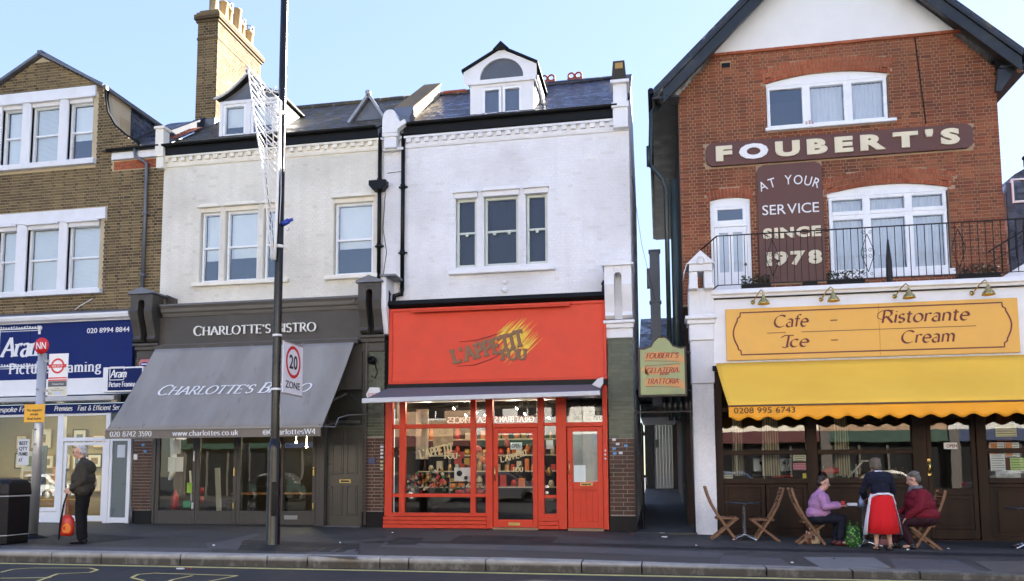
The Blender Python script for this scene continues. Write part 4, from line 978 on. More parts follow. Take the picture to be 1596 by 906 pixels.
# folding glazed doors
b = MB(); b.box(-12.50,-12.40,YS-.01,YS+.12,.05,4.44); b.box(-12.40,-7.0,YS,YS+.1,2.48,2.56); b.box(-12.40,-7.0,YS+.02,YS+.1,3.3,4.46); b.box(-8.12,-8.02,YS-.01,YS+.12,.05,2.48); b.box(-8.02,-7.90,YS-.03,YS+.12,.05,3.3); b.box(-6.98,-6.93,YS,YS+.12,.05,4.4); b.build('shopfront_frame', TAUP, B2, .006)
pane(B2, -12.40, -7.0, 2.56, 3.3, YS+.05)
leafs = [(-12.40,-11.30),(-11.295,-10.20),(-10.195,-9.08),(-9.075,-8.13)]
for i, (p, q) in enumerate(leafs):
    b = MB(); b.box(p,p+.10,YS+.01,YS+.07,.07,2.47); b.box(q-.09,q,YS+.01,YS+.07,.07,2.47); b.box(p+.10,q-.09,YS+.01,YS+.07,2.37,2.47); b.box(p+.10,q-.09,YS+.01,YS+.07,.07,.40)
    d = b.build('folding_door', TAUP, B2, .005); pane(d, p+.10, q-.09, .40, 2.37, YS+.045)
    b = MB(); b.box(q-.06,q-.03,YS-.03,YS+.01,1.25,1.45) if i else b.box(q-.06,q-.03,YS-.02,YS+.01,1.62,1.86); b.box(q-.06,q-.03,YS-.03,YS+.01,.45,.6); b.build('door_handle', LTM if i == 0 else paint('brass', (.55,.42,.16), .3, .1, metal=.9), d)
part('letter_plate', B2, paint('dull_steel', (.30,.30,.29), .4, .1, metal=.6), (-8.92+.0,-8.58,YS-.005,YS+.01,.20,.30), bevel=.003)
# panelled side door
b = MB(); p, q, yd = -7.88, -6.99, YS+.12; b.box(p,q,yd,yd+.05,.05,2.42)
st = thing  # (kept for brevity)
dd = b.build('side_door', DOORG, B2, .004)
b = MB()
for xa, xb, za, zb in ((p+.12,p+.40,1.28,2.02),(q-.40,q-.12,1.28,2.02),(p+.12,p+.40,.30,1.0),(q-.40,q-.12,.30,1.0),(p+.12,p+.40,2.10,2.34),(q-.40,q-.12,2.10,2.34)):
    for r in ((xa,xb,za,za+.025),(xa,xb,zb-.025,zb),(xa,xa+.025,za,zb),(xb-.025,xb,za,zb)): b.box(r[0],r[1],yd-.014,yd+.01,r[2],r[3])
    b.box(xa+.05,xb-.05,yd-.008,yd+.01,za+.05,zb-.05)
b.build('door_panel', DOORG, dd, .003)
BRASS = paint('brass', (.55,.42,.16), .3, .1, metal=.9)
part('letter_plate', dd, BRASS, (p+.31,p+.60,yd-.02,yd,1.07,1.155), bevel=.004); part('letter_flap', dd, INK, (p+.345,p+.565,yd-.024,yd-.019,1.09,1.135))
b = MB(); b.ball((p+.08,yd-.03,.95),.028); b.ball((p+.08,yd-.02,1.52),.018); b.build('door_knob', LEAD, dd)
part('overdoor_panel', B2, paint('dark_overdoor', (.03,.03,.028), .5, .1), (p-.02,q,YS+.14,YS+.2,2.47,4.4))
part('door_step', B2, SLAB, (p-.02,q+.02,YS-.08,YS+.2,-.02,.05), bevel=.008)
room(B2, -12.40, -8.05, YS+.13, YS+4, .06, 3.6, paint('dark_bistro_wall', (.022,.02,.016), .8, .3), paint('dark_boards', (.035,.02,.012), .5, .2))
# things seen behind the bistro glass
def boxthing(name, label, cat, m, *bx, group=None, bevel=.004):
    t_ = thing(name, label, cat, ((bx[0][0]+bx[0][1])/2, (bx[0][2]+bx[0][3])/2, bx[0][4]), 0, group); return t_
b = MB()
for i in range(12):
    xx = -12.05+.012*math.sin(i*2); 
b.tube([(-12.12,YS+.22,2.3),(-12.02,YS+.22,1.5),(-12.14,YS+.22,1.15)], [.05,.09,.04], 8); b.build('net_curtain', BLIND, B2)
part('menu_sheet', B2, PAPER, (-11.98,-11.76,YS+.055,YS+.058,1.80,2.14)); part('menu_sheet', B2, PAPER, (-12.12,-11.92,YS+.10,YS+.103,1.36,1.72), (-11.90,-11.70,YS+.10,YS+.103,1.36,1.72))
b = MB(); b.lathe([(.001,0),(.09,.0),(.09,.34),(.03,.42),(.03,.48),(.001,.48)], (-12.12,YS+.45,.42), 12)
o = b.build('fire_extinguisher', paint('extinguisher_red', (.5,.02,.02), .3, .05), None); tag(o, 'red fire extinguisher just inside the left bistro door', 'fire extinguisher')
GRN = paint('green_box', (.03,.35,.15), .5, .1); LIME = paint('lime_card', (.45,.75,.05), .6, .05)
b = MB(); b.box(-11.86,-11.66,YS+.4,YS+.55,.45,.62); o = b.build('green_box', GRN, None, .005); tag(o, 'small green box on the floor behind the left bistro door', 'box')
b = MB(); b.box(-11.74,-11.58,YS+.35,YS+.37,.82,1.08); o = b.build('lime_card', LIME, None); tag(o, 'bright lime card propped inside the left bistro door', 'card')
b = MB(); b.bar((-11.66,YS+.5,.4),(-11.76,YS+.5,1.38),.05,.03); o = b.build('white_batten', WHITE, None); tag(o, 'thin white batten leaning inside the left bistro door', 'batten')
for z in (.55, .78):
    b = MB(); b.lathe([(.001,0),(.11,0),(.13,.10),(.12,.18),(.001,.18)], (-11.50,YS+.5,z), 14); o = b.build('red_bowl', paint('bowl_red', (.45,.03,.05), .4, .1), None); tag(o, ('lower' if z < .6 else 'upper')+' red bowl of the pair inside the left bistro door', 'bowl')
b = MB(); b.bar((-10.98,YS+.6,.35),(-11.06,YS+.6,1.45),.13,.03,up=(0,1,0)); o = b.build('pale_board', paint('pale_board', (.42,.42,.36), .6, .1), None); tag(o, 'tall pale board leaning behind the second bistro door', 'board')
# round tables and chairs inside
WOODT = paint('warm_table_wood', (.30,.13,.045), .45, .2)
for i, tx in enumerate((-10.45, -9.5, -8.6)):
    t_ = thing('dining_table', ['left','middle','right'][i]+' wooden table seen through the bistro glass', 'table', (tx, YS+1.3, .06), 0, 'tables inside the bistro')
    part('tabletop', t_, WOODT, (tx-.42,tx+.42,YS+.95,YS+1.65,.76,.80), bevel=.006); b = MB(); b.tube([(tx,YS+1.3,.08),(tx,YS+1.3,.76)],.04,8); b.lathe([(.001,0),(.25,0),(.25,.03),(.001,.04)],(tx,YS+1.3,.06),12); b.build('table_pedestal', BLKMET, t_)
LIT = emitmat('lit_bulb', (1,.8,.45), 14)
for i in range(9):
    rx, rz_ = random.Random(i).uniform(-10.0,-8.4), random.Random(i+50).uniform(2.0,2.6)
    b = MB(); b.ball((rx,YS+2.4,rz_),.03,8,5); b.tube([(rx,YS+2.4,rz_),(rx,YS+2.4,3.6)],.004,4); o = b.build('pendant_bulb', LIT, None); tag(o, 'small lit pendant bulb hanging inside the bistro, '+('left of' if rx < -9.25 else 'right of')+' the lamp post'+(', high up' if rz_ > 2.3 else ', low down'), 'lamp', 'pendant bulbs hanging inside the bistro')
# awning
AW = thing('bistro_awning', 'large sloping grey canvas awning lettered CHARLOTTE\'S BISTRO, sides open', 'awning', (-9.85, 17.6, 4.4))
t = NT('grey_awning_canvas'); n1 = t.noise(1.1, 6, stretch=(1.6,.5,.5), rough=.6); n2 = t.noise(2.6, 6, stretch=(1.5,.5,.5), rough=.65)
c = t.mix(t.mapr(n1, .35, .7, 0, 1), (.31,.297,.275), (.235,.223,.205)); c = t.mix(t.mapr(n2, .60, .72, 0, .6), c, (.12,.118,.11))
t.bsdf(c, .75, 0, t.noise(200, 2), .15, .002, .2); CANV = t.m
TL, TR, BL, BR = Vector((-12.36,17.98,4.44)), Vector((-7.10,17.98,4.44)), Vector((-12.62,16.62,2.32)), Vector((-7.30,16.62,2.32))
b = MB(); n, m_ = 44, 14
def cp(s, t_):
    p = (TL*(1-s)+TR*s)*(1-t_)+(BL*(1-s)+BR*s)*t_
    seam = .8*sum(math.exp(-((s-c_)/.005)**2) for c_ in (.25,.5,.75))
    return p+Vector((0,-.36,.24)).normalized()*(.010*seam-.035*math.sin(math.pi*t_))
b.grid(cp, n*3, m_)
cn = b.build('canopy', CANV, AW); so = cn.modifiers.new('thick', 'SOLIDIFY'); so.thickness = .004; so.offset = -1
VAL = paint('taupe_valance', (.20,.17,.135), .7, .12, dirt=.3)
part('valance', AW, VAL, (-12.63,-7.32,16.595,16.61,2.115,2.30)); part('front_bar', AW, paint('pale_bar', (.28,.26,.22), .5, .1), (-12.64,-7.28,16.575,16.63,2.30,2.345), bevel=.006)
va, ux_ = (TL-BL)*.0, Vector((1,0,0)); up_ = (TL-BL); up_.x = 0; up_.normalize()
base = Vector((-11.68, 0, 0)); tt = .60; pz = BL+(TL-BL)*0
def on_awn(z): f = (z-2.32)/(4.44-2.32); return 16.62+(17.98-16.62)*f
z_ = fz(300,618,17.1)
O_ = Vector((-11.76, on_awn(3.17)-.0, 3.17))
lettering('name_lettering', "CHARLOTTE'S BISTRO", O_+Vector((0,.018,-.012)), (1,0,0), up_, 3.85, .30, SGNW, AW, thick=.15, thin=.06, serif=.12, depth=.004, it=.32, sp=.09, small=.82, lift=.012)
# ^ follows the cloth: lifted just above its sag
for s, xa, w in (('020 8742 3590', -12.50, 1.06), ('www.charlottes.co.uk', -10.90, 1.62), ('@CharlottesW4', -8.68, 1.24)):
    lettering('valance_lettering', s, (xa,16.594,2.165), UX, UZ, w, .115, SGNW, AW, thick=.15, thin=.07, serif=.08, depth=.003, sp=.12)
DRKM = paint('dark_awning_arm', (.03,.03,.03), .4, .1)
for xx in (-12.3, -7.36):
    b = MB(); b.bar((xx,18.15,3.2),(xx-.05,17.3,2.95),.05,.04); b.bar((xx-.05,17.3,2.95),(xx,16.66,2.35),.05,.04); b.bar((xx+.02,18.15,2.55),(xx,16.64,2.33),.03); b.build('folding_arm', DRKM, AW)
b = MB(); b.tube([(-7.4,16.62,2.33),(-7.05,16.75,2.32),(-6.98,16.78,2.52),(-6.96,17.3,2.62),(-6.5,18.05,2.70)],.014,6); b.build('winding_rod', LEAD, AW)
part('head_box', AW, TAUP, (-12.38,-7.02,17.96,18.06,4.38,4.50), bevel=.008)
# round speaker, small alarm boxes, meters and bell pushes on the pilasters
def alarm(name, label, pts, c, m, d=.1):
    b = MB(); b.xz([(c[0]+p[0], c[2]+p[1]) for p in pts], c[1]-d, c[1]); o = b.build(name, m, None, .008); return tag(o, label, 'alarm box')
PINK = paint('faded_red_alarm', (.55,.16,.15), .4, .08)
o = alarm('alarm_box', 'faded red shield shaped alarm box under the left bistro bracket', [(0,-.21),(.13,-.06),(.17,.08),(.11,.19),(-.11,.19),(-.17,.08),(-.13,-.06)], (-12.74,YS-.002,4.0), PINK)
b = MB(); b.lathe([(.001,0),(.12,0),(.12,.008),(.001,.01)], (-12.74,YS-.1,4.06), 14, axis='y', sx=1, sy=.5); l_ = b.build('badge', paint('badge_navy', (.03,.03,.2), .5, .05), None); l_.parent = o
b = MB(); b.box(-12.82,-12.66,YS-.118,YS-.111,4.045,4.075); l_ = b.build('badge_lettering', SGNW, None); l_.parent = o
o = alarm('alarm_box', 'white hexagonal alarm box between the two shops beside the black awning', [(-.19,0),(-.12,-.16),(.10,-.18),(.19,-.04),(.14,.16),(-.1,.17)], (-6.66,YS-.002,3.16), WHITE)
for p in sans('alarm_lettering', 'FIRE', (-6.78,YS-.104,3.10), UX, UZ, .22, .09, PINK, None): p.parent = o
b = MB(); b.lathe([(.001,.02),(.06,0),(.10,.03),(.10,.10),(.05,.13)][::1], (-6.72,YS-.02,3.98), 12, axis='y'); b.tube([(-6.66,YS-.02,3.9),(-6.6,YS-.02,3.7),(-6.66,YS-.02,3.55),(-6.75,YS-.02,3.62)],.012,5); o = b.build('outdoor_speaker', BLKMET, None); tag(o, 'small round black speaker with cable on the green tiled pilaster', 'speaker')
b = MB(); b.tube([(-6.86,YS-.05,.1),(-6.86,YS-.05,5.35),(-6.86,YS-.08,5.42),(-7.15,YS-.12,5.42)],.028,8); b.box(-7.17,-7.13,YS-.2,YS-.04,5.38,5.46); b.build('conduit', TAUPL, B2)
b = MB(); b.box(-6.79,-6.62,YS-.05,YS,1.52,1.66); o = b.build('blue_switch_box', paint('dark_blue_box', (.03,.05,.14), .4, .1), None, .006); tag(o, 'small dark blue box fixed on the brick pilaster right of the bistro door', 'switch box')
for i, z in enumerate((1.9,1.82,1.74,1.65,1.55,1.46,1.38)):
    b = MB(); b.box(-6.50,-6.43,YS-.035,YS,z,z+.045); o = b.build('bell_push', WHITE if i < 4 else paint('cream_bell', (.6,.55,.3), .5, .05), None, .004); tag(o, 'small %s bell push in the column beside the red shopfront' % ('white' if i < 4 else 'yellowed'), 'bell push', 'bell pushes beside the red shopfront')
b = MB(); b.box(-13.0,-12.90,YS-.03,YS,1.66,1.80); o = b.build('meter_box', WHITE, None, .004); tag(o, 'small white socket box on the brick pier left of the bistro', 'socket')
for xx, z in ((-12.80, 2.0), (-12.73, 1.84)):
    b = MB(); b.box(xx,xx+.09,YS-.02,YS-.0,z,z+.06); o = b.build('blue_sticker', paint('blue_sticker', (.12,.3,.6), .5, .05), None); tag(o, ('upper' if z > 1.9 else 'lower')+' pale blue sticker on the pier left of the bistro', 'sticker')
b = MB(); b.tube([(-12.98,YS-.06,0.1),(-12.98,YS-.06,.45)],.03,8); o = b.build('pipe_stub', LEAD, None); tag(o, 'short grey pipe stub at the foot of the pier', 'pipe')
# ================================================================== red shop (white painted brick)
B3 = thing('white_shop_house', 'white painted brick house with arched dormer and blue slates above the red gift shop', 'building', (-3.6, 18.6, 0))
x0, x1 = -6.61, -0.58
wins = [(-4.76,-4.24,6.22,8.04), (-4.06,-3.22,6.22,8.04), (-3.04,-2.52,6.22,8.04)]
b = MB(); holed(b, x0, x1, 3.0, 9.7, YW+.003, YW+.3, wins); b.build('wall', WBM, B3)
hs3 = [(w[0]-.02, w[1]+.02, w[2], w[3]+.10) for w in wins]+[(-4.92,-2.33,6.0,6.24)]
bricks(B3, x0, x1, 5.50, 9.28, YW, hs3, WBR, proud=.004, jitter=.001, j=.009, darkhead=.1)
_fs3 = lambda u, z, d: (x1+d, u, z)
bricks(B3, YW, 24.6, .1, 9.4, 0, [], WBR, proud=.003, frame=_fs3, name='side_brick')
part('side_wall', B3, WBM, (x1-.3, x1-.001, YW+.3, 24.6, 0, 9.7)); part('party_wall', B3, WBM, (x0+.01, x0+.28, YW+.3, 24.6, 3, 9.7))
b = MB(); b.yz([(YW+.02,9.28),(YW-.03,9.29),(YW-.05,9.34),(YW-.05,9.38),(YW+.02,9.40)], x0, x1); b.box(x0,x1,YW-.11,YW+.02,9.515,9.57); b.box(x0,x1,YW-.02,YW+.02,9.38,9.60); b.build('cornice', STONEW, B3)
dentils(B3, x0+.62, x1-.10, 9.41, YW-.02, STONEW, d=.075, h=.10)
part('fascia_board', B3, BLKGUT, (x0+.55, x1-.26, YW-.13, YW+.1, 9.60, 9.83))
gutter(B3, x0+.55, x1-.25, YW-.19, 9.86)
LEADW = paint('pale_green_sash_paint', (.62,.66,.58), .5, .1, dirt=.3)
for w in wins:
    xa, xb, zt = w[0]+.0, w[1]-.0, w[3]
    b = MB(); b.xz([(xa-.06,zt),(xa+.05,zt+.09),(xb-.05,zt+.09),(xb+.06,zt)], YW-.12, YW+.02); b.box(xa-.03, xb+.03, YW-.05, YW+.09, zt-.12, zt-.001); b.build('window_hood', STONEW, B3, .006)
part('window_sill', B3, STONEW, (-4.92,-2.34,YW-.13,YW+.1,6.03,6.12), bevel=.012); part('window_sill', B3, STONEW, (-4.10,-3.18,YW-.03,YW+.1,6.13,6.215), bevel=.008)
NAVYB = paint('dark_blue_blind', (.045,.05,.075), .8, .1)
for i, w in enumerate(wins):
    s = sash(B3, w[0]+.01, w[1]-.01, w[2], w[3]-.12, YW+.1, LEADW, .06, gl=GLASSN, blind=NAVYB, split=.51)
    zm = w[2]+(w[3]-.12-w[2])*.51; b = MB()
    for q in ((w[0]+w[1])/2-.18*(i == 1), (w[0]+w[1])/2+.18) if i == 1 else ((w[0]+w[1])/2,): b.lathe([(.001,0),(.045,.0),(.045,.02),(.001,.02)], (q,YW+.13,zm-.05), 10, axis='y')
    b.build('sash_horn', LEADW, s)
SLATE3 = slatemat('blue_brown_slate', (.032,.038,.07), moss=(.10,.075,.04), mossy=.15, rough=.26)
roof(B3, x0+.45, x1-.25, SLATE3)
# party wall upstand running up the slope, lead base
b = MB(); b.yz([(YW+.3,roofz(18.8)-.1),(21.4,roofz(21.4)-.1),(21.4,roofz(21.4)+.34),(YW+.3,roofz(18.8)+.30)], -6.42, -5.98); b.build('party_wall_parapet', paint('limewashed_brick', (.50,.42,.30), .9, .15, dirt=.3), B3, .01)
b = MB(); b.yz([(YW+.28,roofz(18.78)+.30),(21.43,roofz(21.43)+.34),(21.43,roofz(21.43)+.40),(YW+.28,roofz(18.78)+.36)], -6.46, -5.94); b.build('parapet_coping', STOCK, B3, .006)
b = MB(); b.yz([(YW-.05,roofz(18.4)+.0),(YW+.29,roofz(18.8)),(YW+.29,roofz(18.8)+.36),(YW-.05,roofz(18.4)+.22)], -6.44, -5.92); b.build('lead_apron', LEAD, B3, .006)
# rounded white kneeler between the gutters
b = MB(); kx = -6.36
pts = [(kx-.19,9.60)]+[(kx-.19+.0,9.95)]+[(kx+.17*math.cos(a), 10.03+.17*math.sin(a)) for a in [math.pi-math.pi*i/8 for i in range(9)]]+[(kx+.25,9.86),(kx+.38,9.93),(kx+.42,9.83),(kx+.2,9.68),(kx+.19,9.60)]
b.xz(pts, YW-.30, YW+.02); b.box(kx-.16,kx+.16,YW-.24,YW+.02,9.25,9.60); b.box(kx-.2,kx+.2,YW-.28,YW+.02,9.52,9.62); b.box(kx-.22,kx+.3,YW-.14,YW+.02,9.22,9.29); b.build('kneeler', STONEW, B3, .012)
# end pier with dark brick cap
b = MB(); ex0, ex1 = -.98, -.58
b.box(ex0+.05,ex1,YW-.20,YW+.3,9.30,9.78); b.box(ex0+.02,ex1+.02,YW-.24,YW+.3,9.78,9.9); b.box(ex0+.06,ex1-.02,YW-.18,YW+.3,9.9,10.36); b.box(ex0,ex1+.04,YW-.26,YW+.34,10.36,10.44); b.build('end_pier', STONEW, B3, .01)
b = MB(); b.xz([(ex0+.03,10.44),(ex1-.02,10.44),(ex1-.06,10.92),(ex0+.07,10.92)], YW-.2, YW+.35); b.build('pier_cap', paint('sooty_brick', (.05,.045,.035), .9, .3), B3, .01)
part('cap_brick', B3, paint('new_yellow_brick', (.42,.27,.10), .9, .1), (-.86,-.68,YW-.215,YW-.15,10.72,10.86), bevel=.004)
b = MB(); b.yz([(YW+.3,roofz(18.8)-.15),(21.45,roofz(21.45)-.1),(24.6,9.8),(24.6,9.6),(YW+.3,9.6)], x1-.26, x1-.002); b.build('gable_wall', WBM, B3)
b = MB(); b.yz([(YW+.3,roofz(18.8)+.02),(21.45,roofz(21.45)+.05),(21.45,roofz(21.45)+.12),(YW+.3,roofz(18.8)+.10)], x1-.30, x1+.03); b.build('verge_coping', BLKGUT, B3)
for rx in (-2.88, -2.12):
    b = MB()
    for d_ in (-.10, .10):
        b.tube([(rx+d_+.085*math.cos(a), 21.5, roofz(21.5)+.22+.085*math.sin(a)) for a in [2*math.pi*i/12 for i in range(13)]], .028, 6)
    b.box(rx-.21,rx+.21,21.46,21.54,roofz(21.5)+.05,roofz(21.5)+.15); b.build('ridge_crest', TERRA, B3)
part('ridge_tile', B3, TERRA, (-5.9,-5.2,21.4,21.6,roofz(21.5)+.02,roofz(21.5)+.10), bevel=.02)
# arched dormer
YD = 18.72; xa, xb, xm = -4.46, -2.86, -3.66
yb = lambda z: RO+(z-RZ)/math.tan(RP)+.06
b = MB(); holed(b, xa, xb, 9.95, 10.92, YD+.04, YD+.14, [(-4.16,-3.16,10.06,10.80)]); b.build('dormer_front', WHITE, B3)
b = MB(); b.box(xa-.02,xb+.02,YD-.02,YD+.10,10.93-.06,10.98); b.build('dormer_cornice', STONEW, B3, .006)
sash(B3, -4.16, -3.67, 10.06, 10.80, YD+.05, UPVC, .07, split=0, blind=NAVYB); sash(B3, -3.65, -3.16, 10.06, 10.80, YD+.05, UPVC, .07, split=0, blind=NAVYB)
# pediment with a semicircular fanlight cut in
gx0, gx1 = xa-.16, xb+.08; r = .545; n = 20; zb_ = 10.98
arc_ = [(xm-r*math.cos(math.pi*i/n), zb_+.02+r*.92*math.sin(math.pi*i/n)) for i in range(n+1)]
b = MB(); outer = []
def gtop(x): return 11.74-abs(x-xm)*.535
for i in range(n):
    (ax, az), (cx_, cz) = arc_[i], arc_[i+1]
    b.quad((ax,YD,az),(cx_,YD,cz),(cx_,YD,gtop(cx_)),(ax,YD,gtop(ax))); b.quad((ax,YD,az),(ax,YD+.1,az),(cx_,YD+.1,cz),(cx_,YD,cz))
for s0_, s1_ in ((gx0, arc_[0][0]), (arc_[-1][0], gx1)):
    b.quad((s0_,YD,zb_-.12 if abs(s0_-gx0) < .01 else zb_),(s1_,YD,zb_ if abs(s0_-gx0) < .01 else zb_-.12),(s1_,YD,gtop(s1_)),(s0_,YD,gtop(s0_)))
b.build('pediment', WHITE, B3)
b = MB(); b.poly([(x,YD+.06,z) for x, z in arc_]); b.build('fanlight', paint('grey_fanlight', (.10,.11,.13), .35, .15), B3)
b = MB()
for s in (-1, 1):
    e_ = gx0-.04 if s < 0 else gx1+.04
    f = [(xm,YD-.06,11.76),(e_,YD-.06,gtop(e_)+.02),(e_,yb(gtop(e_)),gtop(e_)+.02),(xm,yb(11.7),11.76)]
    b.prism(f if s < 0 else f[::-1], (0,0,.05))
b.prism([(xm-.2,YD-.1,11.70),(xm+.2,YD-.1,11.70),(xm,YD-.1,11.90)], (0,.5,0)); b.build('dormer_roof', BLKGUT, B3)
for xx in (xa, xb): b = MB(); b.prism([(xx-.02,YD+.1,9.9),(xx-.02,yb(11.0),11.02),(xx-.02,YD+.1,11.02)], (.04,0,0)); b.build('dormer_cheek', SLATEB, B3)
b = MB(); b.box(gx1-.02,gx1+.03,YD+.0,yb(11.2),10.84,10.98); b.tube([(gx1+.02,YD+.1,10.9),(gx1+.1,YD+.8,10.3),(gx1+.2,YD+.9,10.28)],.03,6); b.build('dormer_gutter', WHITE, B3)
# downpipes
downpipe(B3, -6.70+.02, YW-.07, 5.95, 9.7, .05)
b = MB(); b.xz([(-6.90,8.46),(-6.46,8.46),(-6.46,8.34),(-6.56,8.22),(-6.80,8.22),(-6.90,8.34)], YW-.26, YW-.02); b.build('rainwater_hopper', BLKMET, B3, .01)
downpipe(B3, -6.08, YW-.07, 5.75, 9.75, .05)
b = MB(); b.tube([(-6.08,YW-.07,5.76),(-6.08,YW-.1,5.62),(-6.26,YW-.12,5.58),(-6.27,YW-.14,5.40)],.055,10); b.build('pipe_shoe', BLKMET, B3)
b = MB(); b.tube([(-6.6,YW-.02,6.0),(-6.5,YW-.02,6.7),(-6.6,YW-.02,7.3),(-6.55,YW-.015,8.2)],.008,5); b.tube([(-6.5,YW-.01,8.7),(-6.1,YW-.01,8.72)],.008,5); b.build('cable', BLKGUT, B3)
b = MB(); b.lathe([(.001,0),(.08,0),(.08,.02),(.001,.03)],(-3.55,YW-.02,5.62),14,axis='y'); b.lathe([(.001,0),(.08,0),(.08,.02),(.001,.03)],(-3.55,YW-.02,5.80),14,axis='y',sx=.7,sy=.6); b.build('wall_vent', STONEW, B3)
# ---- red shopfront
RED = paint('red_shop_paint', (.66,.060,.026), .45, .07, spec=.25, dirt=.18, dirtcol=(.25,.03,.02)); REDL = paint('red_fascia_paint', (.74,.080,.040), .5, .08, spec=.2)
b = MB(); b.yz([(YS+.3,5.44),(YS-.15,5.38),(YS-.18,5.28),(YS-.10,5.22),(YS+.3,5.22)], -6.36, -1.14); b.build('cornice', BLKGUT, B3, .006)
b = MB()
for xx in (-6.3, -1.2): b.xz([(xx-.04,5.38),(xx+.04,5.38),(xx+.03,5.52),(xx+.05,5.56),(xx,5.66),(xx-.05,5.56),(xx-.03,5.52)], YS-.12, YS-.06)
b.tube([(-6.34,YS-.1,5.3),(-6.45,YS-.1,5.5),(-6.3,YS-.1,5.45)],.02,5); b.build('cornice_finial', BLKMET, B3, kind='stuff')
FS = thing('shop_fascia', 'broad red fascia board painted with brown lettering L\'APPETIT FOU over yellow brush strokes', 'sign', (-3.7, YS, 4.3))
fxa, fxb, fza, fzb = -6.29, -1.15, 3.385, 5.19; yf = YS-.08
part('sign_board', FS, REDL, (fxa,fxb,yf,yf+.1,fza,fzb)); b = MB()
for r_ in ((fxa,fxb,fza,fza+.07),(fxa,fxb,fzb-.07,fzb),(fxa,fxa+.09,fza+.07,fzb-.07),(fxb-.07,fxb,fza+.07,fzb-.07)): b.box(r_[0],r_[1],yf-.03,yf,r_[2],r_[3])
b.build('board_moulding', RED, FS, .008)
b = MB(); b.box(-5.72,-1.95,yf-.16,yf-.031,5.10,5.155); b.box(-5.72,-1.95,yf-.16,yf-.14,5.06,5.10); b.build('trough_light', RED, FS, .008)
OCH = paint('ochre_brush_paint', (.78,.42,.03), .5, .25, scale=14); OCHY = paint('yellow_brush_paint', (.85,.58,.05), .5, .2, scale=14); BRN = paint('brown_letter_paint', (.11,.055,.02), .5, .12); BRNL = paint('tan_letter_paint', (.24,.11,.045), .5, .12)
def fp(x, y): return Vector((fx(x,y,yf), yf, fz(x,y,yf)))
rg = random.Random(12)
for nm, mm, sets in (('brush_stroke', OCH, [((772,556),(820,505)),((778,566),(826,508)),((785,570),(832,520)),((770,540),(815,500)),((795,566),(838,524))]), ('brush_stroke', OCHY, [((776,548),(822,500)),((788,560),(830,514))])):
    b = MB()
    for k in range(34 if mm is OCH else 22):
        (ax, ay), (bx, by) = sets[k % len(sets)]; s = rg.uniform(-13, 13); t_ = rg.uniform(0, .35); e_ = rg.uniform(.75, 1.12)
        p = fp(ax+(bx-ax)*t_+s, ay+(by-ay)*t_+s*.6); q = fp(ax+(bx-ax)*e_+s, ay+(by-ay)*e_+s*.6); w = rg.uniform(.008,.028); d_ = -.002-.0001*k-(.004 if mm is OCHY else 0)
        m1 = (p+q)/2+Vector((rg.uniform(-.01,.01),0,rg.uniform(-.01,.01))); pp = [p, m1, q]; n_ = Vector((-(q-p).z,0,(q-p).x)).normalized()
        b._add([p+Vector((0,d_,0)), m1-n_*w+Vector((0,d_,0)), q+Vector((0,d_,0)), m1+n_*w+Vector((0,d_,0))], [(0,1,2,3)])
    b.build(nm, mm, FS, kind='stuff')
def cv(t_): return (.02+.36*t_**1.25, .28-.10*t_, 1.0+.12*t_)
for mm, off, dd_ in ((BRN, (.012,-.014), .008), (BRNL, (0,0), .012)):
    lettering('name_lettering', "L'APPETIT", fp(708,567)+Vector((off[0],-.006,off[1])), UX, UZ, 1.66, .33, mm, FS, thick=.25, thin=.13, serif=.16, depth=dd_, sp=.13, curve=cv)
    lettering('name_lettering', "FOU", fp(782,561)+Vector((off[0],-.006,off[1])), UX, UZ, .56, .24, mm, FS, thick=.24, thin=.13, serif=.16, depth=dd_, sp=.10)
b = MB()
for p in ([(712,571),(740,569),(765,560),(788,548)], [(716,533),(740,531),(765,524),(788,516)]): b.tube([fp(*q)+Vector((0,-.004,0)) for q in p], [.004,.014,.014,.003], 5, flat=1)
b.build('flourish', paint('rust_line', (.30,.035,.02), .5, .1), FS)
# awning, half wound in
AW3 = thing('shop_awning', 'part wound grey awning with pale front bar over the red shopfront', 'awning', (-3.8, 17.6, 3.2))
GREYC = paint('purple_grey_canvas', (.14,.13,.14), .8, .12); BARG = paint('pale_grey_bar', (.55,.56,.58), .4, .05)
b = MB(); b.quad((-6.47,16.96,2.93),(-1.24,16.96,2.99),(-1.23,18.02,3.27),(-6.26,18.02,3.30)); c_ = b.build('canopy', GREYC, AW3); so = c_.modifiers.new('t', 'SOLIDIFY'); so.thickness = .01
b = MB(); b.prism([(-6.49,16.96,2.845),(-1.22,16.96,2.905),(-1.22,16.96,3.005),(-6.49,16.96,2.955)], (0,-.07,0)); b.build('front_bar', BARG, AW3, .012)
part('head_box', AW3, BLKGUT, (-6.3,-1.16,17.98,18.16,3.26,3.375), bevel=.01)
for xa_, xb_ in ((-6.2,-4.9), (-1.35,-2.6)):
    b = MB(); b.bar((xa_,18.05,3.1),(xb_,17.5,2.97),.05,.04); b.bar((xb_,17.5,2.97),(xa_,16.98,2.89),.05,.04); b.build('folding_arm', BARG, AW3)
b = MB(); b.xz([(-1.42,3.18),(-1.30,3.30),(-1.18,3.34),(-1.18,3.2),(-1.25,3.1)], 17.3, 17.36); b.build('arm_bracket', BARG, AW3)
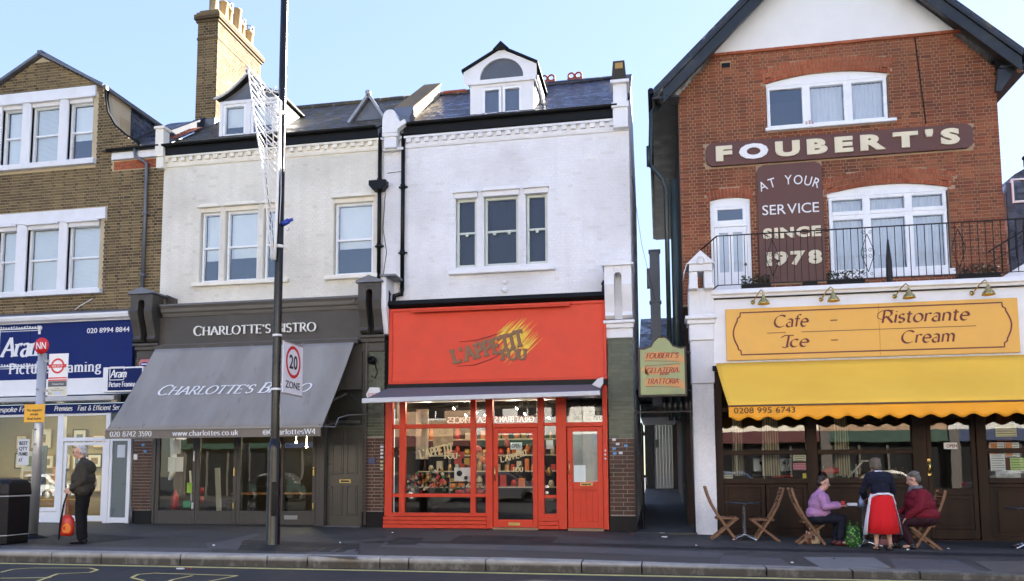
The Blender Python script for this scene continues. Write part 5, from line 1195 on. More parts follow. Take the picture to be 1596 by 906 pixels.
# frame: mullions, transoms, sill, stallriser
YG = YS
P3 = lambda px_: fx(px_, 720, YG)
xL = -6.39; M1 = (-6.39,-6.21); M2 = (P3(622), P3(631)); M3 = (P3(733), P3(741)); M4 = (P3(757), P3(768)); M5 = (P3(838), P3(848)); M6 = (P3(867), P3(883)); M7 = (P3(940), -1.16)
b = MB()
for k, (p, q) in enumerate((M1, M2, M3, M4, M5, M6, M7)):
    dp = -.02 if k in (0, 3, 5, 6) else .0; b.box(p, q, YG+dp, YG+.12, (.36 if k < 3 else .03), 3.28)
for p, q in ((M1[1],M2[0]),(M2[1],M3[0]),(M3[1],M4[0])):
    b.box(p,q,YG+.01,YG+.11,2.34,2.44); b.box(p,q,YG+.01,YG+.11,.74,.82)
b.box(M4[1],M5[0],YG+.01,YG+.11,2.33,2.43); b.box(M5[1],M6[0],YG+.01,YG+.11,2.36,2.43); b.box(M5[1],M6[0],YG+.01,YG+.11,.72,.79); b.box(M5[1],M6[0],YG-.04,YG+.11,.28,.37); b.box(M6[1],M7[0],YG+.01,YG+.11,2.33,2.43)
b.box(M1[0],M4[0]+.02,YG-.04,YG+.11,.30,.38); b.build('shopfront_frame', RED, B3, .007)
b = MB(); 
for i in range(3): b.box(xL-.02,M4[0]+.03,YG-.06+.006*i,YG+.1,.03+.09*i,.03+.09*(i+1)-.008)
for i in range(3): b.box(M5[0]+.02,M6[0]+.05,YG-.06+.006*i,YG+.1,.03+.09*i,.03+.09*(i+1)-.008)
for i in range(0): pass
b.build('stallriser_board', RED, B3, .006, kind='stuff')
for p, q in ((M1[1],M2[0]),(M2[1],M3[0]),(M3[1],M4[0])):
    for za, zb in ((.38,.74),(.82,2.34),(2.44,3.2)): pane(B3, p, q, za, zb, YG+.06)
for za, zb in ((.37,.72),(.79,2.36),(2.43,3.2)): pane(B3, M5[1], M6[0], za, zb, YG+.06)
pane(B3, M4[1], M5[0], 2.43, 3.2, YG+.06); pane(B3, M6[1], M7[0], 2.43, 3.2, YG+.06)
p, q = M4[1]+.005, M5[0]-.005; yd = YG+.02
b = MB(); b.box(p,p+.11,yd,yd+.06,.06,2.32); b.box(q-.11,q,yd,yd+.06,.06,2.32); b.box(p+.11,q-.11,yd,yd+.06,2.20,2.32); b.box(p+.11,q-.11,yd,yd+.06,.06,.235); dr = b.build('door', RED, B3, .007)
pane(dr, p+.11, q-.11, .235, 2.20, yd+.035); part('letter_plate', dr, BRASS, (p+.35,p+.62,yd-.012,yd,.10,.17), bevel=.003)
b = MB(); b.tube([(p+.05,yd-.02,1.12),(p+.05,yd-.06,1.16),(p+.05,yd-.06,1.40),(p+.05,yd-.02,1.44)],.014,8); b.build('door_handle', BRASS, dr)
part('threshold', B3, paint('worn_timber', (.30,.20,.11), .8, .2), (M4[1],M5[0],YG-.03,YG+.1,.0,.055), (M6[1]+.02,M7[0],YG-.03,YG+.1,-.03,.055), kind='stuff')
p, q = M6[1]+.02, M7[0]-.005
b = MB(); b.box(p,p+.12,yd,yd+.06,.06,2.32); b.box(q-.12,q,yd,yd+.06,.06,2.32); b.box(p+.12,q-.12,yd,yd+.06,2.22,2.32); b.box(p+.12,q-.12,yd,yd+.06,.92,1.08); b.box(p+.12,q-.12,yd,yd+.06,.06,.2); dr = b.build('side_door', RED, B3, .006)
b = MB(); b.box(p+.12,q-.12,yd+.03,yd+.05,.2,.92)
for i in range(1, 4): xx = p+.12+(q-p-.24)*i/4; b.box(xx-.02,xx+.02,yd+.008,yd+.03,.2,.9)
b.box(p+.12,q-.12,yd+.008,yd+.03,.88,.92); b.build('door_panel', RED, dr, .004)
o = pane(dr, p+.12, q-.12, 1.08, 2.22, yd+.03)
t = NT('etched_glass'); t.bsdf(t.mix(t.mapr(t.noise(2.5, 3), .35, .65, 0, 1), (.30,.31,.30), (.42,.42,.38)), .25, 0); ETCH = t.m; part('obscured_pane', dr, ETCH, (p+.12,q-.12,yd+.034,yd+.038,1.08,2.22))
part('net_curtain', dr, BLIND, (p+.14,p+.40,yd+.031,yd+.0335,1.08,1.46))
part('letter_plate', dr, BRASS, (p+.28,p+.56,yd-.012,yd,1.0,1.07), bevel=.003); part('letter_flap', dr, BRN, (p+.31,p+.53,yd-.016,yd-.011,1.015,1.05))
b = MB(); b.tube([(p+.05,yd-.02,1.25),(p+.05,yd-.06,1.28),(p+.05,yd-.06,1.52),(p+.05,yd-.02,1.55)],.014,8); b.build('door_handle', BRASS, dr); b = MB(); b.ball((p+.06,yd-.02,1.13),.018); b.ball((p+.06,yd-.02,.96),.018); b.build('door_knob', BRASS, dr)
for i, z in enumerate((1.78,1.69,1.60)):
    b = MB(); b.lathe([(.001,0),(.025,0),(.025,.015),(.001,.02)], (-1.215,YG-.035,z), 10, axis='y'); o = b.build('bell_push', WHITE, None); tag(o, ('top','middle','bottom')[i]+' round white bell push of three on the red door post', 'bell push', 'round bell pushes on the red door post')
# inside the shop
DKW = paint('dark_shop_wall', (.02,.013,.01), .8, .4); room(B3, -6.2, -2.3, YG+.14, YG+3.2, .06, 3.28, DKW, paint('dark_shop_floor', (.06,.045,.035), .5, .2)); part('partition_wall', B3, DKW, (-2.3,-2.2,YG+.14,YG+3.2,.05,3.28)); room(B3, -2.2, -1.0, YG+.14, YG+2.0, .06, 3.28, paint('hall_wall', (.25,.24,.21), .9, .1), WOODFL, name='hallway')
SPOT = emitmat('spot_lamp_face', (1,.92,.75), 12)
for i, (px_, py_) in enumerate(((707,637),(726,648),(742,643),(756,648),(805,637),(818,646),(831,650),(809,655),(846,655),(856,652))):
    x, z = fx(px_,py_,YG+1.0), fz(px_,py_,YG+1.0)
    t_ = thing('spotlight', 'lit ceiling spotlight in the red shop, '+['leftmost behind the left window','second behind the left window','third, near the left mullion','fourth, near the left mullion','leftmost above the glazed door','second above the glazed door','third above the glazed door','lowest above the glazed door','left one in the narrow right pane','right one in the narrow right pane'][i], 'spotlight', (x,YG+1.0,z), 0, 'ceiling spotlights inside the red shop')
    b = MB(); d_ = Vector((-.05,-.04,-.05)); c_ = Vector((x,YG+1.0,z)); b.tube([c_-d_*1.6, c_], .045, 8, caps=False); b.tube([c_-d_*1.6, (x+.06,YG+1.05,3.27)], .008, 4); b.build('spot_housing', BLKMET, t_)
    b = MB(); b.tube([c_-d_*.15, c_-d_*.05], .038, 8); b.build('spot_lens', SPOT, t_)
# reversed lettering on the transom lights, as seen from outside
BAN = paint('maroon_banner', (.16,.025,.03), .6, .1)
part('window_banner', B3, BAN, (fx(700,655,YG+.2),fx(764,655,YG+.2),YG+.20,YG+.21,fz(700,664,YG+.2),fz(700,650,YG+.2)), (fx(770,655,YG+.2),fx(834,655,YG+.2),YG+.20,YG+.21,fz(700,664,YG+.2),fz(700,650,YG+.2)), kind='stuff')
def mirrored(name, s, xr_, zb, w, h, y, m, parent, **k): return lettering(name, s, (xr_,y,zb), (-1,0,0), (0,0,1), w, h, m, parent, flip=True, **k)
mirrored('transom_lettering', 'EAT PRICES', fx(758,660,YG+.19), 2.47, .93, .13, YG+.19, SGNW, B3, thick=.2, thin=.1, serif=.1, depth=.003)
mirrored('transom_lettering', 'GREAT BRANDS', fx(832,660,YG+.19), 2.47, .92, .13, YG+.19, SGNW, B3, thick=.2, thin=.1, serif=.1, depth=.003)
part('window_board', B3, paint('cream_board', (.50,.48,.38), .8, .1), (M6[1]+.02,M7[0]-.02,YG+.2,YG+.22,2.44,2.78))
for s, xx, z in (('WHAT R U', -1.60, 2.62), ('MIRROR', -1.62, 2.50)): pass
mirrored('board_lettering', 'TRY 2', -1.70, 2.60, .24, .08, YG+.195, INK, B3, thick=.25, thin=.12, serif=.1, depth=.003); mirrored('board_lettering', 'HIRE', -1.76, 2.49, .20, .08, YG+.195, INK, B3, thick=.25, thin=.12, serif=.1, depth=.003)
mirrored('board_lettering', 'PREMISES', -1.19, 2.60, .42, .08, YG+.195, INK, B3, thick=.25, thin=.12, serif=.1, depth=.003); mirrored('board_lettering', 'FOODIES', -1.19, 2.49, .30, .08, YG+.195, INK, B3, thick=.25, thin=.12, serif=.1, depth=.003)
b = MB(); 
for xx in (-1.78, -1.45): b.tube([(xx,YG+.3,2.98),(xx,YG+.3,2.80)],.02,6); b.bar((xx-.10,YG+.25,2.80),(xx+.10,YG+.35,2.86),.03)
b.build('hall_light_fitting', INK, B3, kind='stuff')
# gilt window lettering
GILT = paint('gilt_letter_paint', (.62,.50,.25), .45, .1)
def cv2(t_): return (.02+.16*t_**1.2, .16-.05*t_, 1.0)
lettering('window_lettering', "L'APPETIT", (fx(655,717,YG+.05), YG+.052, fz(655,716,YG+.05)), UX, UZ, .80, .20, GILT, B3, thick=.26, thin=.13, serif=.14, depth=.003, sp=.1, curve=cv2); lettering('window_lettering', "FOU", (fx(693,714,YG+.05), YG+.052, fz(693,715,YG+.05)), UX, UZ, .30, .13, GILT, B3, thick=.26, thin=.13, serif=.14, depth=.003, sp=.1)
lettering('window_lettering', "L'APPETIT", (fx(781,712,YG+.05), YG+.050, fz(781,722,YG+.05)), UX, UZ, .62, .13, GILT, B3, thick=.26, thin=.13, serif=.14, depth=.003, sp=.1, curve=cv2); lettering('window_lettering', "FOU", (fx(800,714,YG+.05), YG+.050, fz(800,735,YG+.05)), UX, UZ, .22, .09, GILT, B3, thick=.26, thin=.13, serif=.14, depth=.003, sp=.1)
o = part('open_sign', B3, PAPER, (fx(796,690,YG+.1),fx(814,690,YG+.1),YG+.06,YG+.064,fz(800,701,YG+.1),fz(800,690,YG+.1)), label='small white OPEN sign hung in the red shop door'); sans('open_lettering', 'OPEN', (fx(798,690,YG+.1),YG+.0595,fz(800,699,YG+.1)+.01), UX, UZ, .2, .085, INK, o, bold=.02, depth=.002)
part('window_notice', B3, PAPER, (fx(851,690,YG+.1),fx(862,690,YG+.1),YG+.10,YG+.103,fz(856,700,YG+.1),fz(856,686,YG+.1)))
# display goods: a long pale banner, packets, jars and baubles on tiered shelves
TAN = paint('striped_box', (.50,.44,.33), .7, .15); POST = paint('poster_print', (.35,.33,.18), .6, .5, scale=7)
o = part('hanging_banner', None, TAN, (fx(648,700,YG+.6),fx(667,700,YG+.6),YG+.60,YG+.64,fz(650,716,YG+.6),fz(650,638,YG+.6)), label='tall pale hanging banner in the left window of the red shop'); o['category'] = 'banner'
o = part('poster', None, POST, (fx(675,700,YG+.7),fx(706,700,YG+.7),YG+.70,YG+.71,fz(690,696,YG+.7),fz(690,668,YG+.7)), label='green and brown poster above the gilt lettering in the red shop window'); o['category'] = 'poster'
o = part('poster', None, PAPER, (fx(708,740,YG+.3),fx(733,740,YG+.3),YG+.30,YG+.31,fz(715,750,YG+.3),fz(715,729,YG+.3)), label='pale notice with dark splodges right of the bauble heap in the red shop window'); o['category'] = 'poster'
b = MB(); b.lathe([(.001,0),(.07,0),(.001,.004)],(fx(716,735,YG+.29),YG+.29,fz(716,738,YG+.29)),9,axis='y'); b.lathe([(.001,0),(.05,0),(.001,.004)],(fx(726,742,YG+.29),YG+.29,fz(726,745,YG+.29)),7,axis='y'); q_ = b.build('splodge', INK, None); q_.parent = o
o = part('small_picture', None, TAN, (fx(613,700,YG+.4),fx(630,700,YG+.4),YG+.40,YG+.42,fz(620,713,YG+.4),fz(620,698,YG+.4)), label='small pale framed card in the narrow left pane of the red shop'); o['category'] = 'picture'
q_ = part('print', None, INK, (fx(619,700,YG+.39),fx(626,700,YG+.39),YG+.392,YG+.399,fz(620,710,YG+.4),fz(620,702,YG+.4))); q_.parent = o
part('display_shelf', B3, DKW, (-6.15,-3.95,YG+.18,YG+.9,.78,.82), (-6.15,-3.95,YG+.5,YG+.9,1.05,1.08), kind='stuff')
CC = [paint('packet_red', (.45,.03,.02), .4, .2), paint('packet_gold', (.45,.28,.06), .35, .2, metal=.4), paint('packet_cream', (.55,.50,.38), .6, .1), paint('packet_green', (.05,.16,.05), .5, .2), paint('packet_dark', (.04,.025,.02), .4, .2)]
rg = random.Random(31); nb = 0
for k in range(120):
    x = rg.uniform(-5.95, -4.9) if k < 96 else rg.uniform(-4.9, -3.98); zt = (.83+.55*rg.random()*(1-abs((x+5.3)/.9)**2 if x < -4.9 else .3)); y = YG+rg.uniform(.22,.45); r_ = rg.uniform(.022,.044)
    b = MB(); b.ball((x,y,zt+r_),r_,8,6); b.tube([(x,y,zt+2*r_-.005),(x,y,zt+2*r_+.02)],.01,5); o = b.build('bauble', CC[(k*7)%5], None); tag(o, ['red','gold','cream','green','dark brown'][(k*7)%5]+' bauble '+('low' if zt < .95 else 'high')+' in the window heap, '+('near its left end' if x < -5.6 else 'left of its middle' if x < -5.3 else 'right of its middle' if x < -4.9 else 'on the right shelf'), 'bauble', 'baubles heaped in the red shop window')
for k in range(10):
    x = fx(rg.uniform(700,762),707,YG+.5); z = fz(700,rg.uniform(708,724),YG+.5); m_ = CC[(0,1,0,2,0)[k%5]]
    w_ = rg.uniform(.10,.2); b = MB(); b.box(x,x+w_,YG+.5+k*.012,YG+.508+k*.012,z-.05,z+.11); b.box(x+w_*.2,x+w_*.8,YG+.496+k*.012,YG+.4995+k*.012,z,z+.05); o = b.build('wrapped_gift', m_, None, .01); tag(o, ['red','gold','red','cream','red'][k%5]+' packet pinned up in the red shop window, '+('second pane' if x < P3(733) else 'narrow pane by the door')+', '+('low' if z < fz(700,716,YG+.5) else 'high'), 'packet', 'packets pinned up in the red shop window')
for k in range(3):
    x = (-4.75,-4.5,-4.28)[k]; b = MB(); b.box(x,x+.22,YG+.25,YG+.4,.83,.90+.03*(k == 1)); o = b.build('sweet_box', CC[0], None, .01); tag(o, ('left','middle','right')[k]+' flat red box on the shelf at the foot of the red shop window', 'box', 'flat red boxes in the red shop window')
# white capital and console over the tiled pier
console(B3, -1.16, -.56, STONEW, STONEW, flat=True, ztop=6.02, foot=4.74)
b = MB(); b.box(-1.13,-.58,YS-.02,YS+.2,4.38,4.55); b.build('console_block', STONEW, B3, .006)
part('pilaster_core', B3, MORTARD, (-1.125,-.576,YS+.006,YS+.4,.05,2.62)); part('pilaster_core_upper', B3, MORTARB, (-1.125,-.576,YS+.006,YS+.4,2.62,4.40))
bricks(B3, -1.13, -.57, .36, 2.05, YS, [], DKB, indiv=100, name='pilaster_brick', flemish=False, L=.29, h=.082, j=.012, rnd=random.Random(77))
bricks(B3, -1.13, -.57, 2.06, 4.34, YS, [], GRNB, indiv=100, name='pilaster_tile', flemish=False, L=.24, h=.085, j=.007, rnd=random.Random(78), darkhead=.3)
_f1 = lambda u, z, d: (-.57+d, u, z)
bricks(B3, YS, YS+.4, .36, 4.34, 0, [], GRNB, indiv=0, frame=_f1, name='pilaster_return', flemish=False, L=.24, h=.085, j=.007)
part('pilaster_plinth', B3, BLKMET, (-1.15,-.56,YS-.03,YS+.4,-.05,.33), bevel=.01)
rg = random.Random(5)
for i, (xx, z, c_) in enumerate(((-1.06,2.0,0),(-.98,1.90,0),(-1.06,1.80,1),(-.92,1.70,0),(-1.05,1.69,1),(-.80,1.86,1))):
    b = MB(); b.box(xx,xx+.08,YS-.016,YS-.008,z,z+.055); o = b.build('wall_sticker', [PAPER, paint('blue_sticker', (.12,.3,.6), .5, .05)][c_], None); tag(o, ('white','pale blue')[c_]+' sticker on the tiled pier, '+('topmost at its left','second at its left edge','third down at its left edge','low near its middle','lowest at its left edge','right of its middle')[i], 'sticker', 'stickers on the tiled pier')

# stock on shelves at the back of the red shop
JM = [CC[0], CC[1], CC[2], CC[4], paint('packet_orange', (.6,.16,.02), .4, .1)]; JN = ['red','gold','cream','brown','orange']; rg = random.Random(9)
for row, z in enumerate((.95,1.35,1.75,2.15)):
    part('stock_shelf', B3, TAN, (-6.1,-2.4,YG+1.7,YG+2.0,z-.03,z))
    x = -6.0; k = 0
    while x < -2.6:
        w = rg.uniform(.08,.17); h = rg.uniform(.14,.30); j = rg.randrange(5); b = MB()
        if rg.random() < .5: b.box(x,x+w,YG+1.74,YG+1.9,z,z+h)
        else: b.lathe([(.001,0),(w/2,0),(w/2,h*.7),(w/3,h*.8),(w/3,h),(.001,h)],(x+w/2,YG+1.82,z),9)
        o = b.build('gift_packet', JM[j], None); tag(o, JN[j]+' packet on the %s stock shelf of the red shop, %s' % (('bottom','second','third','top')[row], 'behind the left window,behind the gilt lettering,right of the gilt lettering,behind the glazed door,right of the door glass'.split(',')[min(4,int((x+6)/.7))]), 'packet', 'packets on the stock shelves of the red shop'); x += w+rg.uniform(.03,.16); k += 1
for i, (px_, py_, w, h, j) in enumerate(((690,752,.22,.18,0),(706,758,.16,.12,4),(668,744,.14,.2,1),(745,700,.2,.16,0),(752,716,.16,.12,4),(790,690,.14,.22,0),(822,700,.12,.2,4),(856,735,.14,.2,1),(812,735,.2,.3,3))):
    x, z = fx(px_,py_,YG+.35), fz(px_,py_,YG+.35); b = MB(); b.lathe([(.001,0),(w*.4,0),(w*.5,h*.5),(w*.3,h*.8),(w*.12,h),(.001,h*1.02)],(x,YG+.35,z-h/2),11); o = b.build('wrapped_hamper', JM[j], None); tag(o, JN[j]+' cellophane wrapped bundle in the red shop, '+['low under the hanging banner','low beside the pinned notice','low among the left baubles','high in the narrow pane','in the middle of the narrow pane','high behind the door glass','high at the right of the door glass','in the right narrow pane','low behind the door glass'][i], 'gift', 'wrapped bundles in the red shop windows')
# ================================================================== red brick house over the cafe
YB = 19.3
B4 = thing('red_brick_gabled_house', 'red brick gabled house with white rendered gable standing back above the Italian cafe', 'building', (4.1, 19.3, 0))
x0, x1 = .60, 7.63
wins = [(2.64,5.36,9.32,10.66), (1.28,2.20,5.40,7.78), (3.92,6.52,5.74,7.86)]
def archz(w, x, rise): return w[3]-rise*(2*(x-(w[0]+w[1])/2)/(w[1]-w[0]))**2
RISE = [.16, .06, .16]
b = MB(); holed(b, x0, x1, 5.2, 10.4, YB+.006, YB+.3, [(2.64,5.36,9.32,10.66)]+wins[1:]); holed(b, x0+.9, x1-.9, 10.4, 11.35, YB+.006, YB+.3, [wins[0]])
b.xz([(x0,10.4),(x0+.9,10.4),(x0+.9,11.35),(1.42,11.33)][:3]+[(x0+.88,11.3)], YB+.006, YB+.3); b.xz([(x1,10.4),(x1-.9,11.3),(x1-.9,10.4)], YB+.006, YB+.3); b.build('wall', MORTARR, B4)
def prof4(z):
    if z < 10.4: return (x0, x1)
    d = (z-10.4)*.93; return (x0+d, x1-d)
hb = [(w[0]-.0, w[1]+.0, w[2]-.06, w[3]-.005) for w in wins]
ringA = {}
def inring(u, z):
    for w, r_, th in zip(wins, RISE, (.335, .215, .335)):
        if w[0]-.08 < u < w[1]+.08:
            za = archz(w, min(max(u, w[0]), w[1]), r_)
            if za-.02 < z < za+th+.03: return True
    return False
hb.append((1.19,7.09,8.52,9.14)); hb.append((2.35,3.83,5.6,8.5)); hb.append((1.62,1.86,10.98,11.14))
bricks(B4, x0, x1, 5.24, 11.30, YB, hb, REDB, indiv=300, xr=prof4, keep=lambda u, z: not inring(u, z), darkhead=.07, L=.215, rnd=random.Random(8))
# soldier arches
for w, r_, rows in zip(wins, RISE, (3, 2, 3)):
    for row in range(rows):
        n = int((w[1]-w[0]+.12)/.078)
        for i in range(n):
            xa_ = w[0]-.06+(w[1]-w[0]+.12)*(i+.06)/n; xb_ = w[0]-.06+(w[1]-w[0]+.12)*(i+.94)/n
            def az(x): return archz(w, min(max(x, w[0]-.06), w[1]+.06), r_)
            za, zb = az(xa_), az(xb_); h0 = row*.118+.006; h1 = h0+.108; sp = (((xa_+xb_)/2)-(w[0]+w[1])/2)*.04*row
            b = MB(); b.cur = (random.random(), random.random()*.25, 0); yo = -.004*random.random()
            b._add([(xa_+sp,YB-.008+yo,za+h0),(xb_+sp,YB-.008+yo,zb+h0),(xb_+sp,YB-.008+yo,zb+h1),(xa_+sp,YB-.008+yo,za+h1),(xa_+sp,YB+.02,za+h0),(xb_+sp,YB+.02,zb+h0),(xb_+sp,YB+.02,zb+h1),(xa_+sp,YB+.02,za+h1)], [(0,1,2,3),(3,2,6,7),(1,0,4,5),(0,3,7,4),(2,1,5,6)])
            b.build('arch_brick', REDARCH, B4)
part('air_brick', B4, BLKGUT, (1.64,1.84,YB-.0,YB+.03,11.0,11.12))
b = MB(); rg = random.Random(3); n = 26
for i in range(n):
    xa_ = 1.30+(6.98-1.30)*i/n; b.cur = (rg.random(), rg.random()*.15, 0); b.box(xa_+.004, xa_+(6.98-1.30)/n-.004, YB-.05-rg.random()*.004, YB+.03, 11.30, 11.365)
b.build('string_course', REDARCH, B4, kind='stuff')
b = MB(); b.xz([(1.44,11.37),(6.86,11.37),(4.15,14.1)], YB+.02, YB+.28); b.build('gable_render', paint('white_render', (.80,.80,.79), .8, .04, bstr=.3), B4)
# white closing pieces above arched frames
def archpiece(w, r_, y, m, thick=.10):
    b = MB(); n = 14; z0_ = w[3]-r_-.06
    for i in range(n):
        xa_, xb_ = w[0]+(w[1]-w[0])*i/n, w[0]+(w[1]-w[0])*(i+1)/n
        b._add([(xa_,y,z0_),(xb_,y,z0_),(xb_,y,archz(w,xb_,r_)+.01),(xa_,y,archz(w,xa_,r_)+.01)], [(0,1,2,3)]); b._add([(xa_,y,z0_),(xb_,y,z0_),(xb_,y+thick,z0_),(xa_,y+thick,z0_)], [(3,2,1,0)])
    return b.build('window_arch_head', m, B4)
for w, r_ in zip(wins, RISE): archpiece(w, r_, YB+.05, UPVC)
CURT = paint('white_net_curtain', (.70,.72,.80), .9, .05)
w = wins[0]
sash(B4, w[0]+.02, w[0]+.90, w[2]+.06, w[3]-.22, YB+.06, UPVC, .075, split=0); sash(B4, w[0]+.93, w[0]+1.83, w[2]+.06, w[3]-.22, YB+.06, UPVC, .075, split=0, blind=CURT, slats=None); sash(B4, w[0]+1.86, w[1]-.02, w[2]+.06, w[3]-.22, YB+.06, UPVC, .075, split=0, blind=CURT, slats=None)
part('window_sill', B4, UPVC, (w[0]-.05,w[1]+.12,YB-.12,YB+.1,w[2]-.02,w[2]+.055), bevel=.008)
part('frame_filler', B4, UPVC, (w[0]+.90,w[0]+.93,YB+.065,YB+.12,w[2]+.06,w[3]-.2), (w[0]+1.83,w[0]+1.86,YB+.065,YB+.12,w[2]+.06,w[3]-.2), kind='stuff')
b = MB(); b.prism([(2.95,YB+.3,9.45),(3.35,YB+.3,9.45),(3.42,YB+.3,9.50),(3.22,YB+.3,9.58),(3.12,YB+.3,9.55)], (0,.1,0)); o = b.build('crumpled_cloth', BLIND, None, .01); tag(o, 'crumpled white cloth on the top window ledge behind the open left pane', 'cloth')
b = MB()
for dx, hh in ((0,.10),(.07,.13),(.14,.09)): b.lathe([(.001,0),(.022,0),(.018,hh*.6),(.026,hh*.8),(.001,hh)], (3.52+dx,YB-.07,w[2]+.055), 8)
o = b.build('window_ornament', paint('pink_china', (.6,.35,.35), .4, .1), None); tag(o, 'tiny pink and white ornaments on the ledge of the top window', 'ornament')
w = wins[2]; xs_ = [w[0]+.03, w[0]+.86, w[0]+1.76, w[1]-.03]
for i in range(3):
    sash(B4, xs_[i]+.01, xs_[i+1]-.01, w[2]+.08, w[2]+1.43, YB+.06, UPVC, .075, split=0, blind=CURT, slats=None); sash(B4, xs_[i]+.01, xs_[i+1]-.01, w[2]+1.46, w[3]-.22, YB+.06, UPVC, .07, split=0, blind=CURT, slats=None)
part('frame_filler', B4, UPVC, *[(xs_[i]-.012,xs_[i]+.012,YB+.064,YB+.12,w[2]+.08,w[3]-.2) for i in (1,2)], (w[0]+.03,w[1]-.03,YB+.068,YB+.12,w[2]+1.425,w[2]+1.465), kind='stuff')
part('window_sill', B4, UPVC, (w[0]-.02,w[1]+.04,YB-.06,YB+.1,w[2]-.06,w[2]+.075), bevel=.008)
# balcony door
w = wins[1]; b = MB()
b.box(w[0]+.0,w[0]+.09,YB+.05,YB+.14,w[2],w[3]-.1); b.box(w[1]-.09,w[1],YB+.05,YB+.14,w[2],w[3]-.1); b.box(w[0]+.09,w[1]-.09,YB+.05,YB+.14,7.09,7.18); b.box(w[0]+.09,w[1]-.09,YB+.052,YB+.14,7.58,7.68); fr = b.build('balcony_door_frame', UPVC, B4, .006)
b = MB(); b.box(w[0]+.09,w[0]+.17,YB+.06,YB+.13,7.18,7.58); b.box(w[1]-.17,w[1]-.09,YB+.06,YB+.13,7.18,7.58); b.box(w[0]+.17,w[1]-.17,YB+.06,YB+.13,7.18,7.25); b.box(w[0]+.17,w[1]-.17,YB+.06,YB+.13,7.51,7.58); b.build('fanlight_frame', UPVC, B4, .004); pane(B4, w[0]+.17, w[1]-.17, 7.25, 7.51, YB+.09, GLASS); part('fanlight_blind', B4, NAVYB, (w[0]+.17,w[1]-.17,YB+.15,YB+.17,7.2,7.56))
p, q = w[0]+.095, w[1]-.095; xm = (p+q)/2
b = MB(); b.box(p,p+.10,YB+.07,YB+.12,5.42,7.085); b.box(q-.10,q,YB+.07,YB+.12,5.42,7.085); b.box(xm-.055,xm+.055,YB+.07,YB+.12,5.42,7.085); b.box(p+.10,xm-.055,YB+.07,YB+.12,6.95,7.085); b.box(xm+.055,q-.10,YB+.07,YB+.12,6.95,7.085); b.box(p+.10,xm-.055,YB+.07,YB+.12,5.42,6.0); b.box(xm+.055,q-.10,YB+.07,YB+.12,5.42,6.0); dd = b.build('balcony_door', UPVC, B4, .005)
for xa_, xb_ in ((p+.10,xm-.055),(xm+.055,q-.10)):
    pane(dd, xa_, xb_, 6.0, 6.95, YB+.095, GLASS); part('door_blind', dd, CURT, (xa_,xb_,YB+.13,YB+.14,5.95,7.0))
b = MB(); b.ball((q-.05,YB+.04,6.16),.035); b.tube([(q-.05,YB+.04,6.16),(q-.05,YB+.08,6.16)],.012,6); b.build('door_knob', LEAD, dd)
# side walls, roof with wide verge
part('side_wall', B4, paint('shaded_side_brick', (.055,.035,.025), .9, .3), (x0+.002,x0+.3,YB+.3,31,0,10.5)); part('right_side_wall', B4, REDB, (x1-.3,x1-.002,YB+.3,31,0,10.5))  # left wall: shade under the eave is put into its dark brown
b = MB(); ap = (4.12,14.30); TH = .16
VM = paint('bargeboard_black', (.018,.02,.02), .35, .35, dirt=.35, dirtcol=(.12,.12,.11))
for s in (-1, 1):
    e_ = (.02,10.31) if s < 0 else (8.22,10.31); yf_ = YB-.42
    f = [(ap[0],yf_,ap[1]),(e_[0],yf_,e_[1]),(e_[0],31.4,e_[1]),(ap[0],31.4,ap[1])]
    b.prism(f if s < 0 else f[::-1], (0,0,.14))
b.build('roof', SLATE, B4)
b = MB()
for s in (-1, 1):
    e_ = (.24,10.42) if s < 0 else (8.0,10.42)
    for k, (dz, yy, th) in enumerate(((-.02,-.46,.26),(.10,-.50,.09),(-.20,-.40,.10))):
        d = Vector((e_[0]-ap[0],0,e_[1]-ap[1])).normalized()
        b.bar((ap[0],YB+yy,ap[1]+dz-.06), (e_[0]-.0+.25*d.x*0,YB+yy,e_[1]+dz+.02), .05, th, up=(0,1,0)) if False else b.prism([(ap[0],YB+yy,ap[1]+dz-.1),(e_[0],YB+yy,e_[1]+dz-.02),(e_[0],YB+yy,e_[1]+dz-.02-th*1.3),(ap[0],YB+yy,ap[1]+dz-.1-th*1.3)][::(1 if s > 0 else -1)], (0,.05+.03*k,0))
b.build('bargeboard', VM, B4, .006)
b = MB()
for s in (-1, 1):
    e_ = (.22,10.38) if s < 0 else (8.02,10.38)
    f = [(ap[0],YB-.36,ap[1]-.2),(e_[0],YB-.36,e_[1]-.12),(e_[0],YB+.02,e_[1]-.12),(ap[0],YB+.02,ap[1]-.2)]
    b.prism(f[::(-1 if s > 0 else 1)], (0,0,.03))
for xx, xw in ((-.02, .62), (7.60, 8.24)): b.box(xx, xw, YB-.34, 31, 10.22, 10.27)
b.build('soffit', VM, B4)
b = MB()
for xx in (-.05, 8.27):
    b.tube([(xx,YB-.40,10.40),(xx,31.3,10.40)], .075, 8)
b.build('eaves_gutter', BLKMET, B4, kind='stuff')
b = MB(); b.xz([(7.5,9.72),(7.60,9.70),(7.98,10.22),(7.58,10.24)], YB-.30, YB-.2); b.build('eaves_bracket', VM, B4)
b = MB(); b.tube([(5.98,YB-.02,11.28),(6.05,YB-.02,10.2),(6.12,YB-.02,9.2)],.012,5); b.build('cable', BLKGUT, B4)
